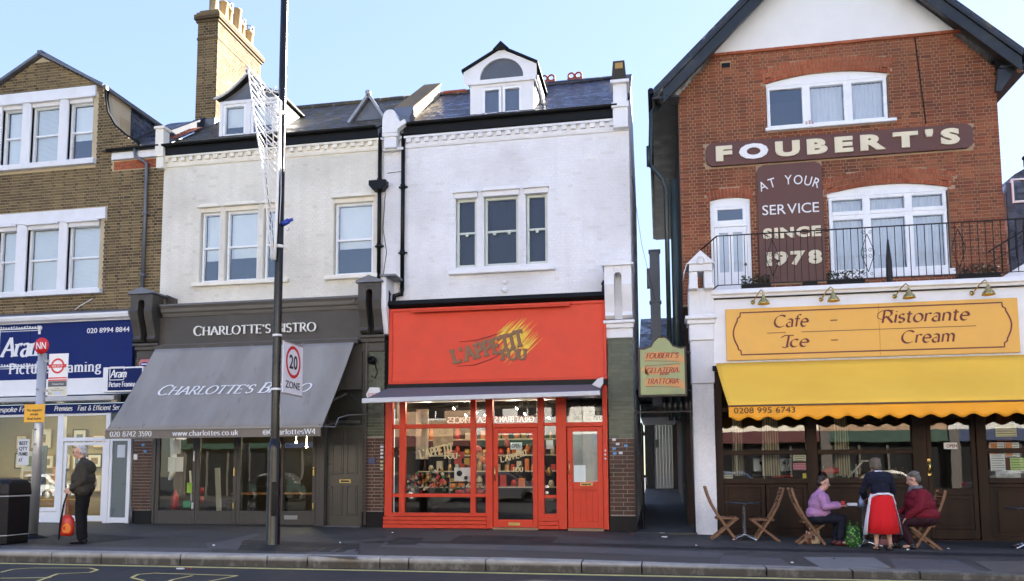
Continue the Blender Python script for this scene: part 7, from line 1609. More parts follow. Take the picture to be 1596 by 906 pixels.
outl = lambda g: [(hx0-g,hz0-g),(hx1+g,hz0-g),(hx1+g,hz1-.24+g),(hx1-.08,hz1-.25+g),(hm+.22,hz1-.19+g),(hm+.16,hz1-.08+g),(hm+.07,hz1+g),(hm-.07,hz1+g),(hm-.16,hz1-.08+g),(hm-.22,hz1-.19+g),(hx0+.08,hz1-.25+g),(hx0-g,hz1-.24+g)]
b = MB(); b.xz(outl(.045), 17.62, 17.66); b.build('sign_edge', paint('dark_sign_edge', (.03,.017,.01), .5, .1), HS, .004)
b = MB(); b.xz(outl(0), 17.60, 17.619); b.build('sign_face', paint('pale_green_face', (.33,.36,.16), .5, .12, dirt=.3), HS)
RIB = paint('orange_ribbon', (.62,.30,.10), .5, .12); RUST = paint('rust_lettering', (.32,.04,.02), .5, .08)
for i, (z, s, dz) in enumerate(((hz0+.80,"FOUBERT'S",.03),(hz0+.50,'GELATERIA',-.03),(hz0+.20,'TRATTORIA',.03))):
    b = MB(); n = 10; f_ = lambda t_: z+dz*math.sin(t_*math.pi*1.4)+.02*i
    for k in range(n):
        a, c_ = hx0+.10+(hw-.20)*k/n, hx0+.10+(hw-.20)*(k+1)/n; za, zb = f_(k/n), f_((k+1)/n); b._add([(a,17.597,za-.06),(c_,17.597,zb-.06),(c_,17.597,zb+.10),(a,17.597,za+.10)], [(0,1,2,3)])
    e_ = -1 if i % 2 else 1
    xx = hx0+.10 if i % 2 else hx1-.10; zz = f_(0 if i % 2 else 1); b._add([(xx,17.5965,zz-.06),(xx+.09*e_*-1*-1*(-1 if i%2 == 0 else 1)*-1,17.5965,zz-.12),(xx+.09*e_,17.5965,zz+.02),(xx,17.5965,zz+.10)], [(0,1,2,3)])
    rb_ = b.build('ribbon', RIB, HS); b = MB()
    for dz_ in (-.068, .10):
        b._add([(hx0+.10,17.5975,f_(0)+dz_),(hx1-.10,17.5975,f_(1)+dz_),(hx1-.10,17.5975,f_(1)+dz_+.012),(hx0+.10,17.5975,f_(0)+dz_+.012)], [(0,1,2,3)])
    b.build('ribbon_outline', RUST, rb_, kind='stuff')
    lettering('sign_lettering', s, (hx0+.13,17.594,z-.03+.02*i+(.02 if i != 1 else -.02)), UX, UZ, hw-.27, .11, RUST, HS, thick=.2, thin=.1, serif=.0, depth=.003, it=.25, sp=.1)
lettering('sign_lettering', 'BAR', (hm-.06,17.593,hz0+.42), UX, UZ, .19, .06, RUST, HS, thick=.22, thin=.12, serif=0, depth=.003, it=.2)
b = MB(); b.bar((hx1+.03,17.64,hz1-.3),(.68,17.9,hz1-.3),.03); b.bar((hx1+.03,17.64,hz0+.1),(.68,17.9,hz0+.1),.03); b.bar((hm,17.64,hz1),(hm,17.64,hz1+.06),.1,.04); b.build('bracket', BLKMET, HS)
# pipes and duct in the gap, low roof behind
DG = paint('dark_green_pipe', (.03,.045,.042), .35, .2); GD = paint('galvanised_duct', (.14,.15,.17), .45, .15, metal=.5)
b = MB(); b.tube([(.20,YB+.1,10.3),(-.05,YB-.05,10.0),(-.08,YB-.05,9.2),(-.10,YB-.05,8.7),(.18,YB-.02,8.35),(.26,YB-.02,8.1),(.26,YB-.02,2.5)],.055,10); o = b.build('soil_pipe', DG, None); tag(o, 'dark green soil pipe running down the gap left of the red brick house', 'pipe')
b = MB(); b.tube([(-.14,YB-.1,9.15),(-.14,YB-.1,8.65)],.05,8); b.tube([(.44,YB+.0,8.3),(.44,YB+.0,2.5)],.09,10); o = b.build('vent_pipe', DG, None); tag(o, 'thick dark pipe in the gap beside the red brick house', 'pipe')
DU = thing('extract_duct', 'square grey metal duct rising behind the passage', 'duct', (-.05,21,2.7))
for i in range(3): part('duct_section', DU, GD, (-.18,.08,21,21.3,3.0+1.36*i,3.0+1.36*(i+1)-.03), bevel=.006); part('duct_flange', DU, LEAD, (-.205,.105,20.975,21.3,3.0+1.36*(i+1)-.03,3.0+1.36*(i+1)+.01))
part('duct_box', DU, LEAD, (-.26,-.18,21,21.2,6.1,6.6))
OB = thing('rear_outbuilding', 'low dark slated outbuilding glimpsed between the two houses', 'building', (-.3,24,0)); part('wall', OB, STONEW, (-.56,.5,24,28,2.9,4.9)); b = MB(); b.yz([(23.8,4.85),(27,6.4),(27,6.3),(23.8,4.75)], -.56, .55); b.build('roof', SLATE, OB)
b = MB(); P_ = [(-.56,19.6,8.6),(-.35,19.8,6.9),(-.05,20.4,5.6)]; b.tube(P_,.007,4); o = b.build('sagging_cable', BLKGUT, None); tag(o, 'thin sagging cable crossing the sky gap between the houses', 'cable')
for i, z in enumerate((8.35,7.4,6.7)):
    b = MB(); b.box(x1+0-8.2, x1-8.14, YW+.5, YW+.56, z, z+.12); 
# ---- slate mansard building and outside stair at the far right
B5 = thing('slate_mansard_house', 'dark slate hung mansard house at the right edge behind the balcony', 'building', (10.5,24,0))
MX = fx(1566, 300, 24)
_z = lambda y: fz(1575, y, 24)
mp = [(MX,5),(MX+8,5),(MX+8,_z(240)),(MX+.75,_z(258)),(MX+.28,_z(272)),(MX+.02,_z(300))]
b = MB(); b.prism([(x,24,z) for x, z in mp], (0,6,0)); b.build('wall', SLATEB, B5)
slates(B5, (Vector((MX+.04, 23.99, 5)), Vector((1,0,0)), Vector((0,0,1)), 6, _z(275)-5, lambda u, v: u > (v-(_z(300)-5))*.35), .28, .18, .008, SLATEB, 'hung_slate')
for xw in (MX+.16, MX+.75): sash(B5, xw, xw+.42, _z(318), _z(280), 23.93, UPVC, .05, split=0, room=False, blind=BLIND)
b = MB(); b.tube([(MX+.55,24,_z(262)),(MX+.55,24,_z(250))],.04,6); b.lathe([(.07,0),(.07,.05),(.02,.1)],(MX+.55,24,_z(250)),8); b.build('chimney_vent', BLKMET, B5)
part('lower_storey', B5, STONEW, (MX+.2,MX+8,23.9,30,0,5.2))
ST = thing('outside_stair', 'white rendered outside stair with black railing climbing at the right of the balcony', 'stair', (8.4,20,5)); sxa = fx(1540,436,19.0)
b = MB(); b.xz([(sxa,5.25),(9.6,5.25),(9.6,6.85),(sxa+.2,5.45)], 18.9, 19.1); b.build('stair_wall', STONEW, ST)
b = MB(); b.bar((sxa,18.88,6.05),(9.6,18.88,7.55),.04,.03); b.bar((sxa,18.88,5.8),(9.6,18.88,7.2),.03,.02); b.build('handrail', BLKMET, ST)
for k in range(12):
    x = sxa+.15*k+.1; z = 5.45+(x-sxa)*.85; b = MB(); b.bar((x,18.88,z-.05),(x,18.88,z+.55),.02); b.build('baluster', BLKMET, ST)
# ================================================================== street furniture
STEEL = paint('galvanised_steel', (.36,.35,.33), .45, .15, metal=.4, dirt=.3)
LP = thing('lamp_post', 'tall glossy black lamp post on the kerb in front of the bistro', 'lamp post', (-6.86,13.5,0)); lx, ly = -6.86, 13.57
LPM = paint('lamp_post_gloss_black', (.006,.006,.007), .22, .2, spec=.35)
b = MB(); b.lathe([(.14,-.05),(.138,.02),(.128,.05),(.125,1.70),(.118,1.80),(.10,1.86),(.078,1.93)], (lx,ly,0), 20); b.build('base_shaft', LPM, LP)
b = MB(); b.lathe([(.079,1.9),(.079,4),(.074,7),(.070,12.5)], (lx,ly,0), 18); b.build('shaft', LPM, LP)
part('service_door', LP, LPM, (lx+.02,lx+.12,ly-.132,ly-.10,.55,1.15), bevel=.006)
b = MB(); b.tube([(lx,ly,12.4),(lx,ly-.3,12.9),(lx,ly-1.2,13.2)], .04, 8); b.build('lamp_arm', LPM, LP); b = MB(); b.lathe([(.001,.12),(.12,.10),(.16,0),(.12,-.05),(.001,-.06)], (lx,ly-1.4,13.2), 14, sy=2); b.build('lantern', STEEL, LP)
ZS = thing('speed_zone_sign', 'white 20 ZONE plate with red ring on the lamp post', 'road sign', (lx,13.9,3.2))
ys0, ys1, zs0, zs1, xs_ = 13.60, 14.42, 2.78, 3.72, -6.745
part('sign_plate', ZS, SGNW, (xs_-.02,xs_,ys0,ys1,zs0,zs1), bevel=.002)
b = MB(); yc, zc_ = (ys0+ys1)/2, zs0+.60; n = 40
def ring(b, x, yc, zc_, r0, r1, n=40):
    for i in range(n):
        a, c = 2*math.pi*i/n, 2*math.pi*(i+1)/n
        b.quad((x,yc-r0*math.cos(a)*-1,zc_+r0*math.sin(a)),(x,yc+r1*math.cos(a),zc_+r1*math.sin(a)),(x,yc+r1*math.cos(c),zc_+r1*math.sin(c)),(x,yc+r0*math.cos(c),zc_+r0*math.sin(c)))
SREDM = paint('sign_red', (.62,.02,.02), .4, .04); ring(b, xs_+.003, yc, zc_, .245, .305); b.build('red_ring', SREDM, ZS)
sans('speed_number', '20', (xs_+.003,ys0+.24,zc_-.13), (0,1,0), UZ, .34, .26, INK, ZS, bold=.02, depth=.002); sans('zone_lettering', 'ZONE', (xs_+.003,ys0+.10,zs0+.10), (0,1,0), UZ, .60, .13, INK, ZS, bold=.01, depth=.002)
part('edge_trim', ZS, STEEL, (xs_-.03,xs_+.006,ys0,ys1,zs1,zs1+.02), (xs_-.03,xs_+.006,ys0,ys1,zs0-.02,zs0), kind='stuff')
for z in (zs1-.02, zs0+.03):
    b = MB(); b.lathe([(.079,-.02),(.086,-.02),(.086,.02),(.079,.02)], (lx,ly,z+.12 if z > 3 else z+.02), 18); b.build('sign_clamp', SGNW, ZS)
# unlit festive motif bolted to the post, white lattice
MO = thing('festive_motif', 'unlit white lattice festive light motif hanging high on the lamp post', 'decoration', (lx-.3,13.4,7)); ym = 13.42
MW = paint('motif_white', (.82,.80,.76), .5, .06)
def mo(px_, py_): return Vector((fx(px_,py_,ym), ym, fz(px_,py_,ym)))
L_ = [mo(386,104), mo(392,150), mo(400,205), mo(408,255), mo(416,330), mo(424,405)]; R_ = [mo(437,158), mo(436,200), mo(434,250), mo(432,310), mo(430,360), mo(428,405)]
b = MB(); b.tube(L_, .014, 6); b.tube([mo(386,104), mo(413,133), mo(437,158)], .014, 6); b.build('motif_edge', MW, MO); b = MB(); b.tube(R_, .03, 6); b.build('motif_back_rail', MW, MO)
def lerp_(A, t_): f = t_*(len(A)-1); i = min(int(f), len(A)-2); return A[i].lerp(A[i+1], f-i)
rr = random.Random(3)
for i in range(22):
    t_ = (i+1)/23; p, q = lerp_(L_, t_), lerp_(R_, min(1, t_*.96+.02)); b = MB(); m_ = (p+q)/2+Vector((0,0,-.05+rr.uniform(-.03,.03))); b.tube([p, m_, q], .013 if t_ < .6 else .008, 5); b.build('motif_rung', MW, MO)
b = MB(); b.tube([mo(392,118),mo(412,175),mo(418,250),mo(422,330)], .010, 5); b.tube([mo(405,128),mo(424,185),mo(428,250)], .010, 5); b.build('motif_stringer', MW, MO, kind='stuff')
for k in range(14):
    t_ = k/14*.45; p = lerp_(L_, t_).lerp(lerp_(R_, t_), rr.uniform(.25,.8)); b = MB(); b.tube([p, p+Vector((.08,0,-.05)), p+Vector((.13,0,.04))], .012, 5); b.build('motif_curl', MW, MO)
b = MB(); b.tube([mo(414,270),mo(418,310),mo(424,345),mo(427,390)], .006, 4); b.build('motif_cable', INK, MO)
for z in (8.0, 5.45): b = MB(); b.box(lx-.1,lx+.02,ly-.10,ly-.06,z,z+.06); b.lathe([(.08,0),(.09,0),(.09,.06),(.08,.06)],(lx,ly,z),16); b.build('motif_bracket', MW, MO)
b = MB(); b.tube([(lx+.08,ly-.03,5.9),(lx+.2,ly-.05,5.95)],.05,10); b.tube([(lx+.2,ly-.05,5.95),(lx+.28,ly-.05,5.97)],.03,8); o = b.build('power_socket', paint('socket_blue', (.02,.06,.4), .35, .1), None); tag(o, 'small blue weatherproof power socket on the lamp post', 'socket')
b = MB(); b.tube([(lx+.04,ly-.08,5.9),(lx+.06,ly-.09,6.5),(lx+.02,ly-.09,7.9)],.008,5); b.ball((lx+.20,ly-.08,5.78),.035,8,6); c_ = b.build('socket_lead', paint('lead_white', (.7,.7,.75), .5, .05), None); c_.parent = o
# bus stop
BS = thing('bus_stop', 'leaning galvanised bus stop pole with red and white flag and NN roundel', 'bus stop', (-12.26,14.1,.03)); bx, by = -12.24, 14.1
b = MB(); b.lathe([(.001,.14),(.08,.14),(.10,.11),(.30,.05),(.33,0),(.001,0)],(bx,by,.0),20); b.build('rubber_base', BLKGUT, BS)
top = (bx+.02,by,3.74); b = MB(); b.tube([(bx,by,.1), top], .082, 12); b.build('pole', paint('aluminium_pole', (.50,.49,.46), .35, .1, metal=.5), BS)
b = MB(); b.tube([(bx-.075,by-.03,.15),(bx-.055,by-.03,3.7)],.012,6); b.build('pole_rib', STEEL, BS)
for z in (1.9,2.2,3.0): b = MB(); b.tube([(bx-.01,by-.10,z),(bx+.03,by-.10,z)],.015,6); b.build('bolt', STEEL, BS)
b = MB(); b.lathe([(.001,0),(.165,0),(.165,.02),(.001,.02)],(bx+.06,by-.08,3.88),24,axis='y'); b.build('stop_roundel', SREDM, BS); sans('roundel_lettering', 'NN', (bx-.05,by-.105,3.81), UX, UZ, .22, .14, SGNW, BS, bold=.01, depth=.003)
f0, f1, g0, g1 = -12.06, -11.62, 2.86, 3.72; yf_ = by
part('flag_plate', BS, SGNW, (f0,f1,yf_-.02,yf_,g0,g1), bevel=.004)
RRED = SREDM; b = MB(); fc = (f0+f1)/2-.01; zc_ = 3.47
for i in range(30):
    a, c = 2*math.pi*i/30, 2*math.pi*(i+1)/30; q = lambda r, w: (fc+r*math.cos(w), yf_-.023, zc_+r*math.sin(w)); b.quad(q(.115,a), q(.115,c), q(.155,c), q(.155,a))
b.box(fc-.20,fc+.20,yf_-.027,yf_-.0235,zc_-.035,zc_+.035); b.build('flag_roundel', RRED, BS); sans('flag_lettering', 'BUS STOP', (fc-.12,yf_-.0275,zc_-.02), UX, UZ, .24, .04, SGNW, BS, depth=.001)
part('flag_stripe', BS, RRED, (f0+.01,f1-.01,yf_-.024,yf_-.02,3.215,3.24)); part('flag_stripe', BS, RRED, (f0+.01,f1-.01,yf_-.024,yf_-.02,3.17,3.195)); part('flag_name_band', BS, paint('grey_name_band', (.09,.10,.11), .5, .1), (f0+.01,f1-.01,yf_-.0245,yf_-.02,3.05,3.165))
part('flag_lower_panel', BS, paint('cream_flag_panel', (.62,.60,.50), .5, .05), (f0+.01,f1-.01,yf_-.0242,yf_-.02,2.88,3.04)); sans('flag_lettering', 'Chiswick Road', (f0+.1,yf_-.025,3.09), UX, UZ, .26, .03, SGNW, BS, depth=.001); sans('flag_lettering', 'towards', (f0+.17,yf_-.025,3.01), UX, UZ, .1, .02, INK, BS, depth=.001); sans('flag_lettering', 'Turnham Green', (f0+.08,yf_-.025,2.965), UX, UZ, .28, .03, INK, BS, depth=.001)
part('route_tile', BS, paint('pale_blue_tile', (.45,.55,.72), .5, .05), (f0+.17,f0+.30,yf_-.026,yf_-.0243,2.89,2.945)); sans('flag_lettering', 'E3', (f0+.03,yf_-.025,2.90), UX, UZ, .07, .035, INK, BS, depth=.001)
b = MB(); b.box(bx+.06,f0+.02,by-.03,by-.01,2.95,3.0); b.box(bx+.06,f0+.02,by-.03,by-.01,3.55,3.6); b.build('flag_arm', STEEL, BS, kind='stuff')
o = part('yellow_notice', BS, paint('notice_amber', (.78,.40,.02), .5, .05), (-12.50,-12.03,by-.10,by-.09,2.34,2.70), bevel=.002)
for s, z, w in (('No stopping', 2.56, .34), ('except', 2.48, .18), ('local buses', 2.39, .32)): sans('notice_lettering', s, (-12.265-w/2,by-.101,z), UX, UZ, w, .05, INK, BS, bold=.02, depth=.001)
b = MB(); b.quad((-12.2,by-.102,2.62),(-12.06,by-.102,2.62),(-12.06,by-.102,2.67),(-12.2,by-.102,2.67)) if False else None
# litter bin
BN = thing('litter_bin', 'black octagonal litter bin with pale stickers at the left edge', 'bin', (-11.95,13.0,.03)); BM = paint('bin_black_plastic', (.007,.007,.008), .4, .2, spec=.25)
cx_, cy_, z0_ = -11.97, 12.98, gz(-12,13)
def octo(w, d, c): return [(-w+c,-d),(w-c,-d),(w,-d+c),(w,d-c),(w-c,d),(-w+c,d),(-w,d-c),(-w,-d+c)]
def octp(b, secs):
    vs = []; 
    for w, d, c, z in secs: vs += [(cx_+x, cy_+y, z0_+z) for x, y in octo(w, d, c)]
    m = len(secs); fs = [(j*8+i, j*8+(i+1)%8, (j+1)*8+(i+1)%8, (j+1)*8+i) for j in range(m-1) for i in range(8)]; fs += [tuple(range(8))[::-1], tuple(range((m-1)*8, m*8))]; b._add(vs, fs)
b = MB(); octp(b, [(.37,.34,.10,0),(.38,.35,.10,.03),(.38,.35,.10,.86)]); b.build('bin_body', BM, BN, .008)
b = MB(); octp(b, [(.395,.365,.10,.885),(.395,.365,.10,.93),(.38,.35,.10,1.10),(.33,.30,.10,1.16),(.24,.22,.1,1.19)]); b.build('bin_hood', BM, BN, .012)
BND = paint('pale_band', (.45,.45,.43), .5, .1)
b = MB(); octp(b, [(.390,.36,.10,.862),(.390,.36,.10,.882)]); b.build('bin_band', BND, BN); b = MB(); octp(b, [(.386,.356,.10,.16),(.386,.356,.10,.175)]); b.build('bin_band', BND, BN)
part('aperture', BN, INK, (cx_-.26,cx_+.1,cy_-.372,cy_-.36,z0_+.95,z0_+1.06), bevel=.004)
b = MB(); b.xz([(.0,0),(.20,.01),(.19,.05),(.22,.09),(.17,.12),(.15,.08),(.12,.10),(.02,.11),(.05,.07),(.0,.05)], 0, 0); 
b = MB(); b.xz([(cx_+.06+x, z0_+.97+z) for x, z in [(.0,.02),(.05,0),(.19,.02),(.17,.05),(.20,.09),(.15,.12),(.13,.08),(.10,.10),(.02,.11),(.04,.07)]], cy_-.378, cy_-.366); b.build('torn_sticker', SGNW, BN)
part('poster_sticker', BN, paint('sticker_print', (.45,.42,.30), .6, .6, scale=16), (cx_+.10,cx_+.28,cy_-.358,cy_-.349,z0_+.38,z0_+.72)); part('poster_picture', BN, paint('sticker_picture', (.20,.08,.04), .6, .6, scale=22), (cx_+.14,cx_+.25,cy_-.361,cy_-.3585,z0_+.44,z0_+.63))
# litter
for i, (px_, py_, m_) in enumerate(((250,876,0),(262,877,2),(333,851,0),(530,847,0),(612,831,0),(985,829,0),(1035,838,0),(985,834,2),(1033,832,0),(1272,838,0),(1415,858,0),(1085,851,0),(1478,856,0),(1300,872,1),(1235,878,0))):
    x, y = gp(px_, py_); y = max(y, 11.2) ; z = gz(x, y) if y > YK+.3 else (-.133 if y < YK else gz(x,y)); s = .02 if i not in (0,6,8) else .055; b = MB(); rr = random.Random(i)
    pts = [(x+s*math.cos(a)*rr.uniform(.7,1.4), y+s*.8*math.sin(a)*rr.uniform(.7,1.4), z+.006) for a in [k*math.pi/3 for k in range(6)]]; b.prism(pts, (0,0,.012+.01*rr.random())); o = b.build('litter_scrap', [PAPER, INK, CC[0]][m_], None); tag(o, ['pale','dark','reddish'][m_]+' litter scrap '+('in the gutter below the bistro doors','beside the pale scrap in the gutter','on the concrete patch by the lamp post','right of the lamp post foot','at the left foot of the red shop','at the foot of the tiled pier','on the passage step','just left of the passage step','under the empty left chair','left of the seated woman','in front of the seated man','in front of the white pier','in front of the cafe door','on the pale paving slab','left of the pale paving slab')[i], 'litter', 'scraps of litter on the pavement')
# ---- folding wooden chairs and pedestal tables
TEAK = NT('weathered_teak'); n1 = TEAK.noise(14, 5, stretch=(1,1,1)); TEAK.bsdf(TEAK.mix(TEAK.mapr(n1, .3, .7, 0, 1), (.12,.055,.025), (.22,.11,.05)), .5, 0, TEAK.noise(60, 3), .3, .003); TEAK = TEAK.m
def make_chair():
    t_ = thing('folding_chair', 'x', 'chair', (0,0,0), 0, 'folding wooden chairs outside the cafe'); A = [(0,1.06),(.05,.88),(.12,.70),(.23,.50),(.40,.25),(.57,.0)]; B_ = [(.62,.43),(.40,.24),(.10,.0)]
    for s in (-1, 1):
        for nm, P, yy, w in (('back_stile', A, .215, .03), ('crossed_leg', B_, .185, .028)):
            b = MB(); vs = []
            for i, (x, z) in enumerate(P):
                p, q = P[max(i-1,0)], P[min(i+1,len(P)-1)]; tx, tz = q[0]-p[0], q[1]-p[1]; l = math.hypot(tx, tz); nx, nz = -tz/l*.024, tx/l*.024
                vs += [(x-nx, s*yy-w/2, z-nz),(x+nx, s*yy-w/2, z+nz),(x+nx, s*yy+w/2, z+nz),(x-nx, s*yy+w/2, z-nz)]
            m = len(P); fs = [(j*4+k, j*4+(k+1)%4, (j+1)*4+(k+1)%4, (j+1)*4+k) for j in range(m-1) for k in range(4)]+[(3,2,1,0),((m-1)*4,(m-1)*4+1,(m-1)*4+2,(m-1)*4+3)]
            b._add(vs, fs); b.build(nm, TEAK, t_, .004)
    for k in range(6): part('seat_slat', t_, TEAK, (.20+.07*k,.26+.07*k,-.17,.17,.435,.452), bevel=.003)
    for s in (-1, 1): part('seat_rail', t_, TEAK, (.19,.64,s*.16-.014,s*.16+.014,.40,.434), bevel=.003)
    for x, z in ((.012,1.00),(.035,.93),(.06,.86),(.085,.79)): part('back_slat', t_, TEAK, (x-.008,x+.008,-.20,.20,z-.024,z+.024), bevel=.003)
    for x, z in ((.46,.17),(.22,.10)): part('stretcher', t_, TEAK, (x-.012,x+.012,-.2,.2,z-.014,z+.014), bevel=.003)
    return t_
ch0 = make_chair()
def put_chair(x, y, rz, lab, first=False):
    t_ = ch0 if first else copy_tree(ch0); t_.location = (x, y, gz(x, y)); t_.rotation_euler = (0,0,rz); t_['label'] = lab; return t_
put_chair(.86, 16.95, 0, 'empty wooden folding chair beside the white pier, leftmost of the four', True)
put_chair(2.37, 17.0, math.pi, 'empty wooden folding chair right of the empty table, facing left')
put_chair(2.42, 16.35, .0, 'wooden folding chair the woman in lilac sits on')
put_chair(4.99, 15.95, math.pi, 'wooden folding chair under the man in the maroon jacket')
ALU = paint('polished_aluminium', (.62,.62,.62), .22, .08, metal=.9); TOPM = paint('dark_table_top', (.025,.027,.032), .3, .1)
def make_table():
    t_ = thing('cafe_table', 'x', 'table', (0,0,0), 0, 'pedestal tables outside the cafe')
    b = MB(); b.lathe([(.001,.725),(.345,.725),(.35,.735),(.35,.75),(.34,.757),(.001,.757)], (0,0,0), 32); b.build('table_top', TOPM, t_)
    b = MB(); b.lathe([(.032,.06),(.032,.70),(.06,.725),(.001,.725)],(0,0,0),14); b.build('pedestal', ALU, t_)
    for k in range(4):
        a = k*math.pi/2+.5; c, s = math.cos(a), math.sin(a); b = MB(); b.tube([(c*.02,s*.02,.09),(c*.12,s*.12,.075),(c*.27,s*.27,.03),(c*.33,s*.33,.018)],[.035,.03,.022,.018],8); b.build('foot', ALU, t_)
    return t_
tb0 = make_table()
def put_table(x, y, rz, lab, first=False):
    t_ = tb0 if first else copy_tree(tb0); t_.location = (x, y, gz(x, y)); t_.rotation_euler = (0,0,rz); t_['label'] = lab; return t_
put_table(1.62, 16.95, .2, 'empty dark round table on a silver pedestal between two empty folding chairs', True)
TX, TY = 3.66, 16.1; put_table(TX, TY, .6, 'round table between the seated couple, laid with napkins and a bottle'); put_table(6.62, 16.6, .1, 'round table cut off by the right edge of the photo')
tz_ = gz(TX, TY)+.757
b = MB(); b.box(TX-.30,TX-.14,TY-.28,TY-.16,tz_,tz_+.05); o = b.build('napkin_stack', PAPER, None, .006); tag(o, 'white folded napkins on the cafe table by the woman in lilac', 'napkin')
b = MB(); b.lathe([(.001,0),(.035,0),(.04,.08),(.034,.08),(.03,.01)],(TX-.36,TY-.12,tz_),14); o = b.build('coffee_cup', CC[0], None); tag(o, 'small red cup on the table near the woman\'s hand', 'cup')
b = MB(); b.lathe([(.001,0),(.04,0),(.045,.10),(.03,.13),(.018,.17),(.018,.19),(.001,.19)],(TX-.07,TY-.27,tz_),14); o = b.build('water_bottle', paint('clear_blue_plastic', (.30,.40,.62), .1, .1), None); tag(o, 'pale blue water bottle on the table beside the waitress', 'bottle')
def softbag(name, lab, cx, cy, w, d, h, m, hand=True, loc_m=None):
    t_ = thing(name, lab, 'bag', (cx,cy,gz(cx,cy))); z = gz(cx,cy); b = MB(); rr = random.Random(int(abs(cx)*100)); secs = [(.92,0),(1.05,.12),(1.08,.4),(.98,.75),(.90,1.0)]; n = 20; vs = []
    for s, hh in secs:
        for k in range(n):
            a = 2*math.pi*k/n; r = 1/(abs(math.cos(a))**3+abs(math.sin(a))**3)**(1/3); j = 1+rr.uniform(-.05,.05); vs.append((cx+w/2*s*r*math.cos(a)*j, cy+d/2*s*r*math.sin(a)*j, z+.003+h*hh*(1+rr.uniform(-.02,.02))))
    m_ = len(secs); fs = [(j*n+k, j*n+(k+1)%n, (j+1)*n+(k+1)%n, (j+1)*n+k) for j in range(m_-1) for k in range(n)]+[tuple(range(n))[::-1]]; b._add(vs, fs, True); b.build('bag_body', m, t_)
    if hand:
        b = MB()
        for yy in (-d*.35, d*.35): b.tube([(cx-w*.25,cy+yy,z+h*.95),(cx-w*.2,cy+yy*.6,z+h*1.25),(cx+w*.2,cy+yy*.6,z+h*1.25),(cx+w*.25,cy+yy,z+h*.95)],.008,5)
        b.build('bag_handle', m, t_, kind='stuff')
    return t_
t = NT('leafy_green_print'); v = t.n('ShaderNodeTexVoronoi'); v.inputs['Scale'].default_value = 22; t.l(t.pos(), v.inputs['Vector']); t.bsdf(t.mix(t.mapr(v.outputs['Distance'], .2, .45, 0, 1), (.16,.55,.05), (.01,.05,.01)), .5); GBAG = t.m
t = NT('patchwork_print'); v = t.n('ShaderNodeTexVoronoi'); v.inputs['Scale'].default_value = 20; t.l(t.pos(), v.inputs['Vector']); sp_ = t.n('ShaderNodeSeparateColor'); t.l(v.outputs['Color'], sp_.inputs[0]); t.bsdf(t.mix(t.mapr(sp_.outputs[0], .45, .55, 0, 1), t.mix(sp_.outputs[1], (.05,.02,.02), (.35,.12,.06)), (.55,.45,.30)), .6); PBAG = t.m
softbag('shopping_bag', 'bright green leaf patterned shopping bag under the cafe table', 3.47, 16.0, .26, .2, .38, GBAG); softbag('handbag', 'patchwork patterned handbag on the ground under the woman\'s chair', 2.83, 16.45, .26, .18, .24, PBAG)
softbag('handbag', 'small pinkish bag on the ground behind the waitress\'s legs', 4.05, 16.2, .22, .16, .14, paint('mauve_bag', (.30,.12,.13), .6, .3, scale=12))
